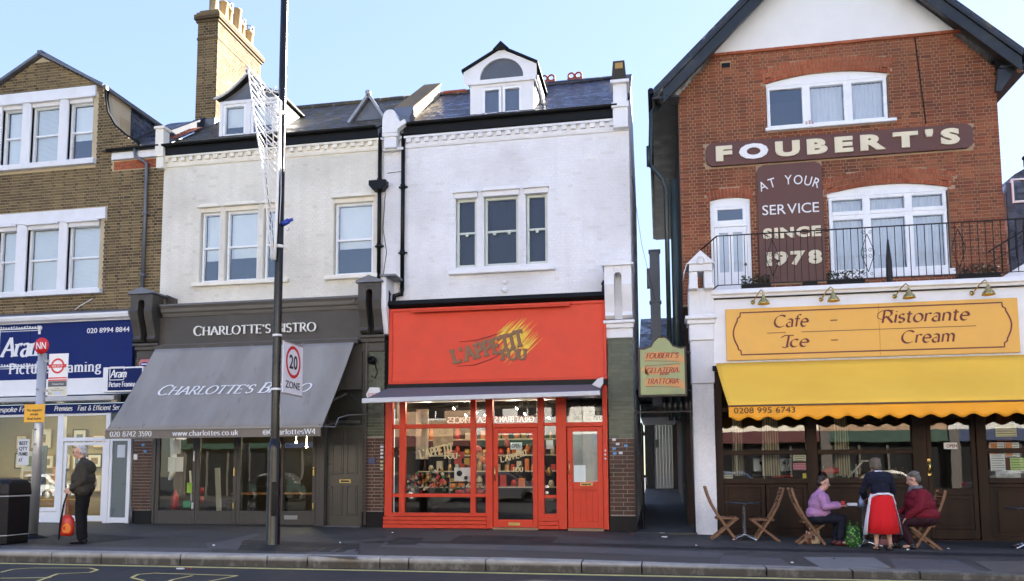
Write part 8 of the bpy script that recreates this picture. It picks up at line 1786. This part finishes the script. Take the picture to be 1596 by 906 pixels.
# ================================================================== people
def Cp(a, b, ra, rb=None): return ('c', Vector(a), Vector(b), ra, ra if rb is None else rb)
def El(c, r, rot=None): return ('e', Vector(c), r, rot)
def blob(name, prims, m, parent, voxel=.012, smooth=5, kind=None, mats=None, wr=0, wsc=.12, post=None):
    b = MB()
    for p in prims:
        if p[0] == 'c':
            _, a, c, ra, rb = p; d = c-a; L = d.length or 1e-4; d = d/L; up = Vector((0,0,1)) if abs(d.z) < .9 else Vector((1,0,0)); s = d.cross(up).normalized(); u = s.cross(d); n = 14; rings = []
            for k in range(5): w = math.pi/2*k/4; rings.append((a-d*ra*math.cos(w)*1, ra*math.sin(w)))
            for k in range(4, -1, -1): w = math.pi/2*k/4; rings.append((c+d*rb*math.cos(w), rb*math.sin(w)))
            vs = []
            for cc, r in rings:
                r = max(r, 1e-4)
                for k in range(n): w = 2*math.pi*k/n; vs.append(cc+s*r*math.cos(w)+u*r*math.sin(w))
            m_ = len(rings); b._add(vs, [(j*n+k, (j)*n+(k+1)%n, (j+1)*n+(k+1)%n, (j+1)*n+k)[::-1] for j in range(m_-1) for k in range(n)]+[tuple(range(n)), tuple(range((m_-1)*n, m_*n))[::-1]])
        else:
            _, c, r, rot = p; n, m_ = 18, 12; vs = []
            for j in range(m_+1):
                w = math.pi*j/m_
                for k in range(n):
                    a = 2*math.pi*k/n; q = Vector((r[0]*max(math.sin(w),1e-3)*math.cos(a), r[1]*max(math.sin(w),1e-3)*math.sin(a), -r[2]*math.cos(w)))
                    vs.append(c+((rot @ q) if rot else q))
            b._add(vs, [(j*n+k, j*n+(k+1)%n, (j+1)*n+(k+1)%n, (j+1)*n+k) for j in range(m_) for k in range(n)]+[tuple(range(n))[::-1], tuple(range(m_*n, (m_+1)*n))])
    o = mesh_obj(name, b, None, (0,0,0)); r_ = o.modifiers.new('r', 'REMESH'); r_.mode = 'VOXEL'; r_.voxel_size = voxel; r_.use_smooth_shade = True
    if smooth: s_ = o.modifiers.new('s', 'SMOOTH'); s_.iterations = smooth; s_.factor = .5
    bpy.context.view_layer.update()
    me = bpy.data.meshes.new_from_object(o.evaluated_get(bpy.context.evaluated_depsgraph_get())); old = o.data; o.modifiers.clear(); o.data = me; bpy.data.meshes.remove(old); me.name = name
    if wr:
        from mathutils import noise
        me.calc_loop_triangles() if False else None
        ns = [v.normal.copy() for v in me.vertices]
        for v, nn in zip(me.vertices, ns):
            q = v.co; f = noise.noise(Vector((q.x/wsc, q.y/wsc, q.z/(wsc*.55))))+.5*noise.noise(Vector((q.x/wsc*2.3+5, q.y/wsc*2.3, q.z/wsc*3.2))); v.co = q+nn*wr*f
    if post: post(me)
    me.materials.clear()
    for mm in ([m]+(mats or [])): me.materials.append(mm)
    me.polygons.foreach_set('use_smooth', [True]*len(me.polygons)); me.update(); o.parent = parent
    if kind: o['kind'] = kind
    return o
SKIN = NT('skin'); n1 = SKIN.noise(18, 3); SKIN.bsdf(SKIN.mix(SKIN.mapr(n1, .3, .7, 0, 1), (.50,.27,.19), (.60,.36,.27)), .5, 0, SKIN.noise(150, 2), .1, .002); SKIN = SKIN.m
def cloth(name, col, var=.15): return paint(name, col, .85, var, scale=6, grain=180, bstr=.4, spec=.25)
def head_prims(c, f, s=1.0, neck=None):
    """c: head centre, f: facing (unit). returns prims of skull, face, nose, ears"""
    f = Vector(f).normalized(); z = Vector((0,0,1)); side = z.cross(f).normalized(); up = f.cross(side).normalized()
    rot = Matrix((f, side, up)).transposed(); s = s*1.1; P = lambda a, b_, c_: Vector(c)+f*a*s+side*b_*s+up*c_*s
    pr = [El(P(-.005,0,.03), (.096*s,.076*s,.088*s), rot), El(P(.022,0,-.035), (.068*s,.056*s,.078*s), rot), El(P(.045,0,-.085), (.036*s,.034*s,.026*s), rot),
          Cp(P(.082,0,.012), P(.104,0,-.026), .010*s, .015*s), Cp(P(.078,-.03,.024), P(.078,.03,.024), .012*s), Cp(P(.083,-.018,-.058), P(.083,.018,-.058), .009*s), El(P(.055,.035,-.02), (.03*s,.022*s,.026*s), rot), El(P(.055,-.035,-.02), (.03*s,.022*s,.026*s), rot),
          El(P(-.006,.078,-.005), (.016*s,.010*s,.030*s), rot), El(P(-.006,-.078,-.005), (.016*s,.010*s,.030*s), rot)]
    return pr, P, rot
def hand_prims(w, d, palm_n, s=1.0, curl=.5, side=1):
    """w wrist, d direction of the fingers, palm_n palm normal; five separate fingers of unequal length"""
    w = Vector(w); d = Vector(d).normalized(); pn = Vector(palm_n); pn = (pn-d*pn.dot(d)).normalized(); l = d.cross(pn).normalized()*side; pr = []
    for k in range(4): o = (k-1.5)*.019*s; pr.append(Cp(w+l*o*.6+d*.01, w+l*o+d*.082*s, .013*s, .011*s))
    for k, L in enumerate((.062,.072,.068,.052)):
        o = (k-1.5)*.021*s; a = w+l*o+d*.082*s; c1 = curl*(.5+.08*k); d1 = (d*math.cos(c1)+pn*math.sin(c1)); m_ = a+d1*L*.5*s; d2 = (d*math.cos(c1*2.1)+pn*math.sin(c1*2.1)); pr += [Cp(a, m_, .0095*s, .0085*s), Cp(m_, m_+d2*L*.5*s, .0085*s, .0072*s)]
    t0 = w+l*(-.028*s)+d*.025*s; td = (d*.75-l*.55+pn*.35).normalized(); pr += [Cp(t0, t0+td*.035*s, .012*s, .010*s), Cp(t0+td*.035*s, t0+(td+d*.4).normalized()*.062*s, .010*s, .0085*s)]
    return pr
def face_bits(t_, P, specs=True, hairm=None, lip=(.35,.12,.10)):
    b = MB()
    for sd in (-1, 1): b.ball(P(.083,.029*sd,.006), .0105, 10, 7)
    e = b.build('eyes', paint('eye_white', (.6,.58,.55), .2, .05), t_); b = MB()
    for sd in (-1, 1): b.ball(P(.0905,.029*sd,.006), .0055, 8, 6)
    b.build('irises', INK, e)
    b = MB(); b.tube([P(.088,-.022,-.058), P(.094,0,-.055), P(.088,.022,-.058)], .0045, 6); b.build('lips', paint('lip', lip, .4, .1), t_)
    if specs:
        b = MB()
        for sd in (-1, 1): b.tube([P(.100,.030*sd+.021*math.cos(a),.004+.016*math.sin(a)) for a in [k*math.pi/6 for k in range(13)]], .0022, 5); b.tube([P(.100,.050*sd,.008), P(.02,.080*sd,.010), P(-.02,.082*sd,.0)], .0022, 5)
        b.tube([P(.100,-.009,.008), P(.103,0,.010), P(.100,.009,.008)], .0022, 5); b.build('glasses', INK, t_)
def hair_prims(P, rot, short=True, s=1.0, back=0):
    pr = [El(P(-.022,0,.054), (.100*s,.090*s,.086*s), rot), El(P(-.060,0,.0), (.062*s,.076*s,.075*s), rot)]
    if back: pr += [El(P(-.05,0,-.04), (.060*s,.072*s,.06*s), rot), El(P(-.01,.06,.0), (.05*s,.028*s,.06*s), rot), El(P(-.01,-.06,.0), (.05*s,.028*s,.06*s), rot)]
    for k in range(14):
        rr = random.Random(k); a = rr.uniform(0,6.28); pr.append(El(P(-.03+.075*math.cos(a)*.9, .07*math.sin(a), .06+.03*rr.random()), (.026*s,.026*s,.022*s), rot))
    return pr
WHH = paint('white_hair', (.55,.54,.52), .7, .25, scale=30, grain=90, bstr=.8); DKH = paint('dark_brown_hair', (.03,.018,.012), .6, .3, scale=30, bstr=.8); GRH = paint('grey_brown_hair', (.13,.10,.07), .65, .35, scale=30, bstr=.8); GYH = paint('grey_hair', (.15,.135,.115), .7, .35, scale=30, bstr=.8)
BLKC = cloth('black_trouser_cloth', (.007,.007,.008)); SHOE = paint('black_shoe_leather', (.014,.013,.013), .3, .2)
# --- man waiting at the bus stop, local frame: x forward, y left, z up; he faces -X
def standing_man():
    t_ = thing('person', 'white haired man in dark olive jacket holding a red carrier bag by the bus stop', 'person', (0,0,0))
    hc = Vector((.07,0,1.665)); pr, P, rot = head_prims(hc, (1,.05,-.12)); body = pr+[Cp((.03,0,1.50),(.05,0,1.60),.055,.052), El((-.01,0,1.28),(.13,.20,.22)), El((0,0,1.05),(.13,.17,.17)), El((-.01,0,.93),(.13,.17,.12))]
    for sd in (-1, 1):
        body += [Cp((.0,.09*sd,.90),(.02,.09*sd,.50),.085,.058), Cp((.02,.09*sd,.50),(-.02,.09*sd,.09),.052,.035), Cp((-.03,.09*sd,.05),(.12,.10*sd,.035),.035,.028), Cp((0,.19*sd,1.43),(-.06,.245*sd,1.16),.052,.042)]
    body += [Cp((-.06,.245,1.16),(.13,.21,.99),.04,.030), Cp((-.06,-.245,1.16),(.20,-.20,.98),.04,.028)]+hand_prims((.14,.205,.985),(1,-.1,-.35),(0,-1,0))+hand_prims((.21,-.20,.97),(.35,0,-1),(1,0,0),curl=1.2,side=-1)
    blob('body', body, SKIN, t_, .0085, 3)
    j = [El((-.03,0,1.37),(.175,.235,.16)), El((.0,0,1.18),(.205,.235,.22)), El((.01,0,1.02),(.215,.23,.15)), Cp((-.01,-.16,.98),(-.01,.16,.98),.13), Cp((0,0,1.48),(.02,0,1.53),.085,.07)]
    for sd, el, wr_ in ((1, (-.05,.265,1.15), (.14,.215,1.00)), (-1, (-.04,-.265,1.15), (.18,-.215,1.00))): j += [Cp((0,.19*sd,1.43),el,.078,.068), Cp(el,wr_,.068,.050)]
    J = cloth('dark_olive_jacket', (.050,.043,.032), .25); blob('jacket', j, J, t_, .011, 4, wr=.007, wsc=.07)
    blob('shirt_collar', [Cp((.0,-.04,1.555),(.075,-.02,1.53),.022), Cp((.0,.04,1.555),(.075,.02,1.53),.022), Cp((-.04,-.02,1.56),(-.04,.02,1.56),.022)], PAPER, t_, .008, 2)
    tr = [El((-.01,0,.93),(.155,.18,.13))]
    for sd in (-1, 1): tr += [Cp((-.01,.09*sd,.90),(.01,.09*sd,.50),.115,.088), Cp((.01,.09*sd,.50),(-.02,.09*sd,.10),.086,.078)]
    blob('trousers', tr, BLKC, t_, .013, 4, wr=.006, wsc=.09)
    for sd in (-1, 1): blob('shoe', [Cp((-.06,.09*sd,.045),(.13,.105*sd,.038),.045,.036), El((.04,.10*sd,.06),(.08,.04,.04)), Cp((-.02,.09*sd,.05),(-.02,.09*sd,.11),.04,.04)], SHOE, t_, .010, 2)
    blob('hair', [El(P(-.030,0,.048),(.088,.083,.075),rot), El(P(-.068,0,-.01),(.042,.072,.06),rot), El(P(-.03,.055,.01),(.045,.032,.05),rot), El(P(-.03,-.055,.01),(.045,.032,.05),rot)]+hair_prims(P,rot)[2:7], WHH, t_, .010, 2, wr=.006, wsc=.03)
    face_bits(t_, P, True); t_.location = (-10.50,13.25,gz(-10.5,13.25)); t_.rotation_euler = (0,0,math.pi+.52); t_.scale = (1.02,1.02,1.0); return t_
MAN = standing_man()
cb = thing('carrier_bag', 'red carrier bag with an orange patch hanging from the man\'s hand', 'bag', (0,0,0))
b = MB(); n = 18; secs = [(.10,.03,0),(.145,.07,.06),(.155,.08,.20),(.13,.06,.36),(.07,.03,.45)]; vs = []
for w, d, z in secs:
    for k in range(n): a = 2*math.pi*k/n; rr = 1+.06*math.sin(a*5+z*20); vs.append((w*math.cos(a)*rr, d*math.sin(a)*rr, z))
b._add(vs, [(j*n+k, j*n+(k+1)%n, (j+1)*n+(k+1)%n, (j+1)*n+k) for j in range(4) for k in range(n)]+[tuple(range(n))[::-1], tuple(range(4*n,5*n))], True); b.build('bag_body', paint('carrier_red', (.62,.035,.02), .35, .12), cb)
b = MB(); b.tube([(-.05,0,.42),(-.02,0,.70),(.0,0,.98),(.02,0,.70),(.05,0,.42)], .008, 6); b.build('bag_handle', CC[0], cb)
OR2 = paint('carrier_orange', (.85,.22,.015), .4, .15)
b = MB(); b._add([(x,-.090+x*x*3,z) for x, z in ((-.05,.08),(.05,.07),(.09,.12),(.085,.20),(.05,.26),(.0,.28),(-.05,.25),(-.085,.19),(-.08,.11))],[tuple(range(9))]); b.build('bag_print', OR2, cb); 
cb.scale = (.85,.85,.85); cb.location = (-10.68,13.10,gz(-10.8,13)+.14); cb.rotation_euler = (0,0,.55)
b = MB(); b.tube([(-10.69,13.10,1.0),(-10.70,13.02,.75),(-10.71,12.97,.40),(-10.72,12.96,.12)],[.008,.016,.022,.010],7); o = b.build('folded_umbrella', BLKC, None); tag(o, 'furled black umbrella hanging in front of the man\'s legs', 'umbrella')
# --- woman in lilac, seated, facing right (+X)
def seated(lab, loc, rz, sc, cols, hairm, P_hair, head, hd, arms, knees, feet, specs, scarf=None, lean=.0, bulk=1.0, shoe=SHOE):
    t_ = thing('person', lab, 'person', (0,0,0)); pr, P, rot = head_prims(head, hd); hx = head[0]
    sh = Vector((hx-.07,0,head[2]-.24)); hip = Vector((-.02,0,.52))
    mid = sh.lerp(hip, .5)
    body = pr+[Cp(sh+Vector((.0,0,.06)),Vector(head)-Vector((.01,0,.09)),.066,.06), El(sh-Vector((0,0,.10)),(.13,.19,.17)), El(mid,(.14,.18,.17)), El(hip,(.16,.19,.12))]
    tr = [El(hip-Vector((0,0,.01)),(.19*bulk,.215*bulk,.13))]
    for sd, kn, ft in zip((-1,1), knees, feet):
        h_ = hip+Vector((.03,.09*sd,-.01)); body += [Cp(h_,kn,.085,.058), Cp(kn,ft,.052,.036), Cp(Vector(ft)+Vector((-.02,0,-.03)),Vector(ft)+Vector((.12,.01*sd,-.045)),.034,.028)]
        tr += [Cp(h_,kn,.110*bulk,.082), Cp(kn,Vector(kn).lerp(Vector(ft),.88),.082,.068)]
    jk = [El(sh-Vector((0,0,.06)),(.165*bulk,.225*bulk,.14)), El(mid+Vector((.01,0,.04)),(.195*bulk,.225*bulk,.20)), El(hip+Vector((.0,0,.08)),(.215*bulk,.225*bulk,.15)), Cp(sh+Vector((0,0,.04)),sh+Vector((.02,0,.09)),.09,.07)]
    for sd, (el, wr_, hd_, pn, cu) in zip((-1,1), arms):
        s0_ = sh+Vector((0,.19*sd,-.02)); body += [Cp(s0_,el,.05,.042), Cp(el,wr_,.04,.028)]+hand_prims(wr_,hd_,pn,curl=cu,side=sd); w2 = Vector(el).lerp(Vector(wr_), .92); jk += [Cp(s0_,el,.086*bulk,.070), Cp(el,w2,.070,.052)]
    blob('body', body, SKIN, t_, .0085, 3); blob('jacket', jk, cols[0], t_, .011, 4, wr=.007, wsc=.065); blob('trousers', tr, cols[1], t_, .013, 4, wr=.008, wsc=.09)
    for ft in feet: f_ = Vector(ft); blob('shoe', [Cp(f_+Vector((-.05,0,-.05)),f_+Vector((.15,0,-.06)),.042,.034), Cp(f_+Vector((0,0,-.04)),f_,.045,.045)], shoe, t_, .010, 2)
    blob('hair', hair_prims(P, rot, back=P_hair), hairm, t_, .010, 2, wr=.007, wsc=.03); face_bits(t_, P, specs)
    if scarf: blob('scarf', [Cp(sh+Vector((.05,.07*math.cos(a)*1.0,.10+.01*math.sin(3*a)))+Vector((.075*math.sin(a)-.02,0,0)), sh+Vector((.05,.07*math.cos(a+.5),.10))+Vector((.075*math.sin(a+.5)-.02,0,0)), .032) for a in [k*.5 for k in range(13)]]+[Cp(sh+Vector((.12,0,.09)),sh+Vector((.16,-.02,-.05)),.035,.03)], scarf, t_, .010, 3, wr=.006, wsc=.04)
    t_.location = loc; t_.rotation_euler = (0,0,rz); t_.scale = (sc,sc,sc); return t_
V_ = Vector
LIL = cloth('lilac_jacket', (.42,.22,.40)); NAVT = cloth('dark_navy_trousers', (.014,.016,.028)); MARJ = cloth('maroon_jacket', (.17,.012,.025)); MART = cloth('plum_trousers', (.035,.012,.018)); 
seated('seated woman with short dark hair in a lilac jacket at the cafe table', (2.91,16.15,gz(2.9,16.15)), 0.0, 1.0, (LIL, NAVT), DKH, 0, (.09,0,1.16), (1,-.12,-.12),
    ((V_((.06,-.27,.72)),V_((.33,-.20,.74)),(1,.1,.0),(0,0,-1),.4), (V_((.10,.26,.72)),V_((.38,.14,.76)),(1,-.1,.05),(0,0,-1),.4)), (V_((.38,-.10,.50)),V_((.36,.10,.50))), (V_((.33,-.10,.09)),V_((.29,.10,.09))), True, bulk=1.05, shoe=paint('dark_red_boot', (.09,.015,.015), .5, .2))
seated('seated man in maroon padded jacket and grey scarf, head bowed, facing the waitress', (4.60,15.85,gz(4.6,15.85)), math.pi, 1.04, (MARJ, MART), GYH, 0, (.10,0,1.20), (1,-.40,-.30),
    ((V_((.12,-.29,.72)),V_((.30,-.22,.60)),(.9,.1,-.45),(0,0,-1),.4), (V_((.10,.29,.72)),V_((.30,.20,.56)),(.7,0,-.7),(0,-.4,-1),.5)), (V_((.34,-.12,.50)),V_((.40,.14,.50))), (V_((.42,-.10,.09)),V_((.22,.12,.09))), True, scarf=cloth('grey_scarf', (.16,.17,.20)), bulk=1.30)
# --- waitress seen from behind, leaning to the table; local x forward (into the picture)
def waitress():
    t_ = thing('person', 'waitress seen from behind in navy jumper, white apron and bright red skirt', 'person', (0,0,0))
    hc = V_((.22,0,1.47)); pr, P, rot = head_prims(hc, (1,.15,-.45)); body = pr+[Cp((.09,0,1.33),(.17,0,1.40),.052,.048), El((.06,0,1.18),(.11,.17,.18)), El((.0,0,1.0),(.11,.14,.16)), El((-.03,0,.86),(.14,.17,.13))]
    for sd in (-1, 1): body += [Cp((-.02,.09*sd,.84),(.01,.10*sd,.47),.085,.055), Cp((.01,.10*sd,.47),(-.02,.115*sd,.10),.052,.034), El((-.03,.105*sd,.33),(.05,.046,.11)), Cp((-.03,.115*sd,.05),(.10,.125*sd,.03),.033,.027)]
    for sd, el, w in ((-1, (.14,-.26,1.02), (.34,-.17,.90)), (1, (.14,.26,1.02), (.34,.18,.90))): body += [Cp((.06,.165*sd,1.29),el,.046,.038), Cp(el,w,.037,.027)]+hand_prims(w,(1,-.3*sd,-.2),(0,0,-1),s=.92,curl=.7,side=sd)
    blob('body', body, SKIN, t_, .0085, 3)
    j = [El((.05,0,1.22),(.14,.195,.16)), El((.02,0,1.05),(.135,.165,.18)), El((-.01,0,.95),(.14,.165,.12)), Cp((.09,-.12,1.31),(.09,.12,1.31),.075), Cp((.10,0,1.33),(.13,0,1.36),.07,.06)]
    for sd, el, w in ((-1, (.14,-.265,1.02), (.31,-.18,.91)), (1, (.14,.265,1.02), (.31,.19,.91))): j += [Cp((.06,.165*sd,1.30),el,.070,.060), Cp(el,w,.058,.045)]
    blob('jumper', j, cloth('navy_jumper', (.010,.012,.026)), t_, .013, 4, wr=.008, wsc=.08)
    def lath(name, prof, m, a0=0, a1=2*math.pi, n=64, off=0, drop=.45):
        b = MB(); vs = []; k = n+1
        for (rx, ry, z, am) in prof:
            for i in range(k): a = a0+(a1-a0)*i/n; f = 1+am*(math.sin(a*9+.7)+.5*math.sin(a*5)); vs.append((-.02+rx*math.cos(a)*f, ry*math.sin(a)*f, z-.02*math.cos(a*2)*am*10))
        b._add(vs, [(j*k+i, j*k+i+1, (j+1)*k+i+1, (j+1)*k+i)[::-1] for j in range(len(prof)-1) for i in range(n)], True); o = b.build(name, m, t_); so = o.modifiers.new('t', 'SOLIDIFY'); so.thickness = .006; return o
    lath('skirt', [(.135,.165,.99,0),(.165,.195,.90,.005),(.185,.22,.76,.015),(.205,.245,.55,.03),(.225,.265,.30,.045)], cloth('bright_red_skirt', (.62,.015,.02), .08))
    APM = cloth('white_apron_cloth', (.70,.68,.74), .04)
    lath('apron', [(.150,.180,.985,0),(.195,.225,.80,.01),(.225,.275,.55,.02),(.25,.315,.27,.03)], APM, a0=-math.pi*.62, a1=math.pi*.60)
    b = MB()
    for sd in (-1, 1): b.tube([(-.165,.0,.985),(-.16,.09*sd,.985),(-.11,.165*sd,.955),(-.03,.205*sd,.90),(-.06,.225*sd,.80)], .020, 6, flat=.5)
    b.build('apron_ties', APM, t_, kind='stuff')
    blob('collar', [Cp((.07,-.05,1.37),(.07,.05,1.37),.025)], PAPER, t_, .008, 2)
    blob('hair', hair_prims(P, rot, back=1, s=1.06), GRH, t_, .010, 2, wr=.010, wsc=.03); face_bits(t_, P, False)
    for sd in (-1, 1):
        b = MB(); b.box(-.07,.13,.115*sd-.04,.115*sd+.04,.0,.018); b.tube([(-.06,.115*sd-.04,.02),(-.075,.115*sd,.075),(-.06,.115*sd+.04,.02)],.010,6); b.tube([(.07,.12*sd-.045,.02),(.06,.12*sd,.065),(.07,.12*sd+.045,.02)],.014,6); b.tube([(-.055,.115*sd-.035,.09),(-.065,.115*sd,.10),(-.0,.115*sd+.04,.09)],.007,5); b.build('sandal', SHOE, t_, .004)
    t_.location = (3.80,15.32,gz(3.8,15.3)); t_.rotation_euler = (0,0,math.pi/2+.08); return t_
waitress()
# the other side of the street, behind the camera
SREDC = paint("lamp_red", (.5,.02,.02), .2, .05)
OPW = [paint('opposite_white', (.82,.81,.78), .8, .05), paint('opposite_cream', (.80,.73,.60), .8, .05), paint('opposite_brick', (.42,.28,.18), .9, .15), paint('opposite_grey', (.66,.65,.62), .8, .08)]
OPD = paint("opposite_glazing", (.015,.016,.018), .3, .1, spec=.3); OPS = [paint("opposite_shop_green", (.03,.07,.05), .5, .1), paint("opposite_shop_blue", (.03,.05,.12), .5, .1), paint("opposite_shop_maroon", (.10,.03,.03), .5, .1)]
OPK = paint('opposite_shop_timber', (.10,.09,.08), .6, .1)
for i in range(9):
    xa = -29+6.2*i; t_ = thing('opposite_shop_house', 'terraced shop house '+['of white render','of cream render','of brown brick','of grey render'][i%4]+' across the street, %s from the left' % ['first','second','third','fourth','fifth','sixth','seventh','eighth','ninth'][i], 'building', (xa+3,-8,-.1), 0, 'terrace across the street')
    h = 9.0+.5*((i*7)%3); part('wall', t_, OPW[i%4], (xa,xa+6.15,-16,-8,3.4,h)); part('roof', t_, LEAD, (xa,xa+6.15,-15,-9,h,h+1.2))
    for fl in (4.4, 7.0):
        for k in range(3 if i % 2 else 2): w = xa+.7+k*(1.9 if i % 2 else 2.8); part('window', t_, OPD, (w,w+1.0,-8.05,-7.98,fl,fl+1.5)); part('window_frame', t_, OPW[0], (w-.08,w+1.08,-8.04,-7.99,fl-.1,fl), (w-.08,w+1.08,-8.04,-7.99,fl+1.5,fl+1.6), (w+.47,w+.53,-8.06,-7.96,fl,fl+1.5), kind='stuff')
    part('shop_pier', t_, OPK, (xa,xa+.45,-9,-7.9,-.1,3.4)); part('shop_window', t_, OPD, (xa+.45,xa+6.15,-9,-8.3,-.1,2.8)); part('shop_fascia', t_, OPS[i%3], (xa+.45,xa+6.15,-9,-7.95,2.8,3.4))
    part('shop_mullion', t_, OPK, *[(xa+.5+1.4*k,xa+.6+1.4*k,-8.32,-8.2,0,2.8) for k in range(5)], kind='stuff')
struct('far_pavement', MB().box(-60,60,-8,-4,-.3,0), PAVM)
def car(x, y, col, nm, flip):
    t_ = thing('parked_car', nm+' hatchback parked across the street', 'car', (0,0,0), 0, 'cars parked across the street'); m = paint('car_'+nm, col, .2, .05, coat=.6)
    prof = [(-2.05,.30),(-2.10,.62),(-1.98,.86),(-1.65,.92),(-1.05,1.36),(-.6,1.46),(.35,1.45),(.95,1.05),(1.85,.90),(2.08,.70),(2.10,.32)]
    sec = []; ys_ = (-.85,-.80,-.62,.62,.80,.85)
    b = MB(); vs = []
    for s, k in ((-.84,0),(-.60,1),(.60,1),(.84,0)):
        for px_, pz in prof: vs.append((px_*(1 if k else .985), s if pz < .95 else s*.80, pz if k or pz < .95 else pz-.10))
    n = len(prof)
    for j in range(3):
        for i in range(n-1): b._add([vs[j*n+i],vs[(j+1)*n+i],vs[(j+1)*n+i+1],vs[j*n+i+1]],[(0,1,2,3)],False)
    b._add(vs[:n],[tuple(range(n))]); b._add(vs[3*n:],[tuple(range(n))[::-1]]); b.build('body', m, t_)
    for s in (-1, 1): 
        b = MB(); b._add([(-1.55,.845*s,.93),(.85,.845*s,.95),(.38,.70*s,1.33),(-.95,.70*s,1.30)],[(0,1,2,3)]); b.build('side_glass', OPD, t_)
    b = MB(); b._add([(.98,-.6,1.05),(.98,.6,1.05),(.40,.55,1.44),(.40,-.55,1.44)],[(0,1,2,3)]); b.build('windscreen', OPD, t_); b = MB(); b._add([(-1.67,-.6,.94),(-1.67,.6,.94),(-1.10,.55,1.35),(-1.10,-.55,1.35)],[(3,2,1,0)]); b.build('rear_glass', OPD, t_)
    for wx in (-1.3, 1.3):
        for s in (-1, 1): b = MB(); b.lathe([(.001,-.1),(.31,-.1),(.33,-.05),(.33,.05),(.31,.1),(.001,.1)],(wx,.78*s,.33),18,axis='y'); w = b.build('tyre', INK, t_); b = MB(); b.lathe([(.001,0),(.2,0),(.2,.02),(.001,.03)],(wx,.88*s,.33),12,axis='y'); b.build('rim', OPW[3], w)
    for s in (-1, 1): part('headlight', t_, OPW[0], (1.95,2.09,s*.62-.14,s*.62+.14,.66,.80), bevel=.03); part('tail_light', t_, SREDC, (-2.08,-1.98,s*.68-.08,s*.68+.08,.66,.86), bevel=.02)
    part('number_plate', t_, OPW[0], (2.08,2.115,-.26,.26,.40,.51))
    t_.location = (x, y, -.13); t_.rotation_euler = (0,0,math.pi if flip else 0)
for x, c, nm, f in ((-39,(.62,.62,.63),'silver',0),(-34,(.75,.75,.76),'white',1),(-19.5,(.03,.05,.04),'dark green',0),(-13.5,(.05,.05,.055),'charcoal',1),(-7.6,(.05,.05,.06),'black',0),(-2.2,(.40,.02,.02),'red',1),(3.4,(.06,.09,.16),'blue',0),(9.6,(.70,.68,.62),'pale gold',1),(15.5,(.25,.26,.28),'grey',0)): car(x, -2.9, c, nm, f)
# unseen terrace house added past the right edge to shade the pavement
t_ = thing('added_shading_house', 'added dark slate hung shop house right of the cafe, unseen, shading the pavement', 'building', (13,18.4,0))
part('wall', t_, SLATEB, (11.6,20,YS,22,-.2,9.2)); part('roof', t_, LEAD, (11.6,20,YS+.5,21.5,9.2,10.6)); part('shop_window', t_, OPD, (12,19.4,YS-.04,YS+.1,.5,3.0))
# lamps: the spotlights seen lit in the red shop and added fill light in the framing shop
def lamp(x, y, z, e, c=(1,.82,.55)):
    l = bpy.data.lights.new('shop_and_fill_light', 'POINT'); l.energy = e; l.color = c; l.shadow_soft_size = .08; o = bpy.data.objects.new('shop_and_fill_light', l); COL.objects.link(o); o.location = (x, y, z)
for x in (-5.6,-4.6,-3.4,-2.7): lamp(x, YS+.75, 2.95, 3.2)
for x in (-18.2,-16.3,-14.6): lamp(x, YS+1.3, 2.9, 4.5)
lamp(-9.3, YS+2.4, 2.3, 5)
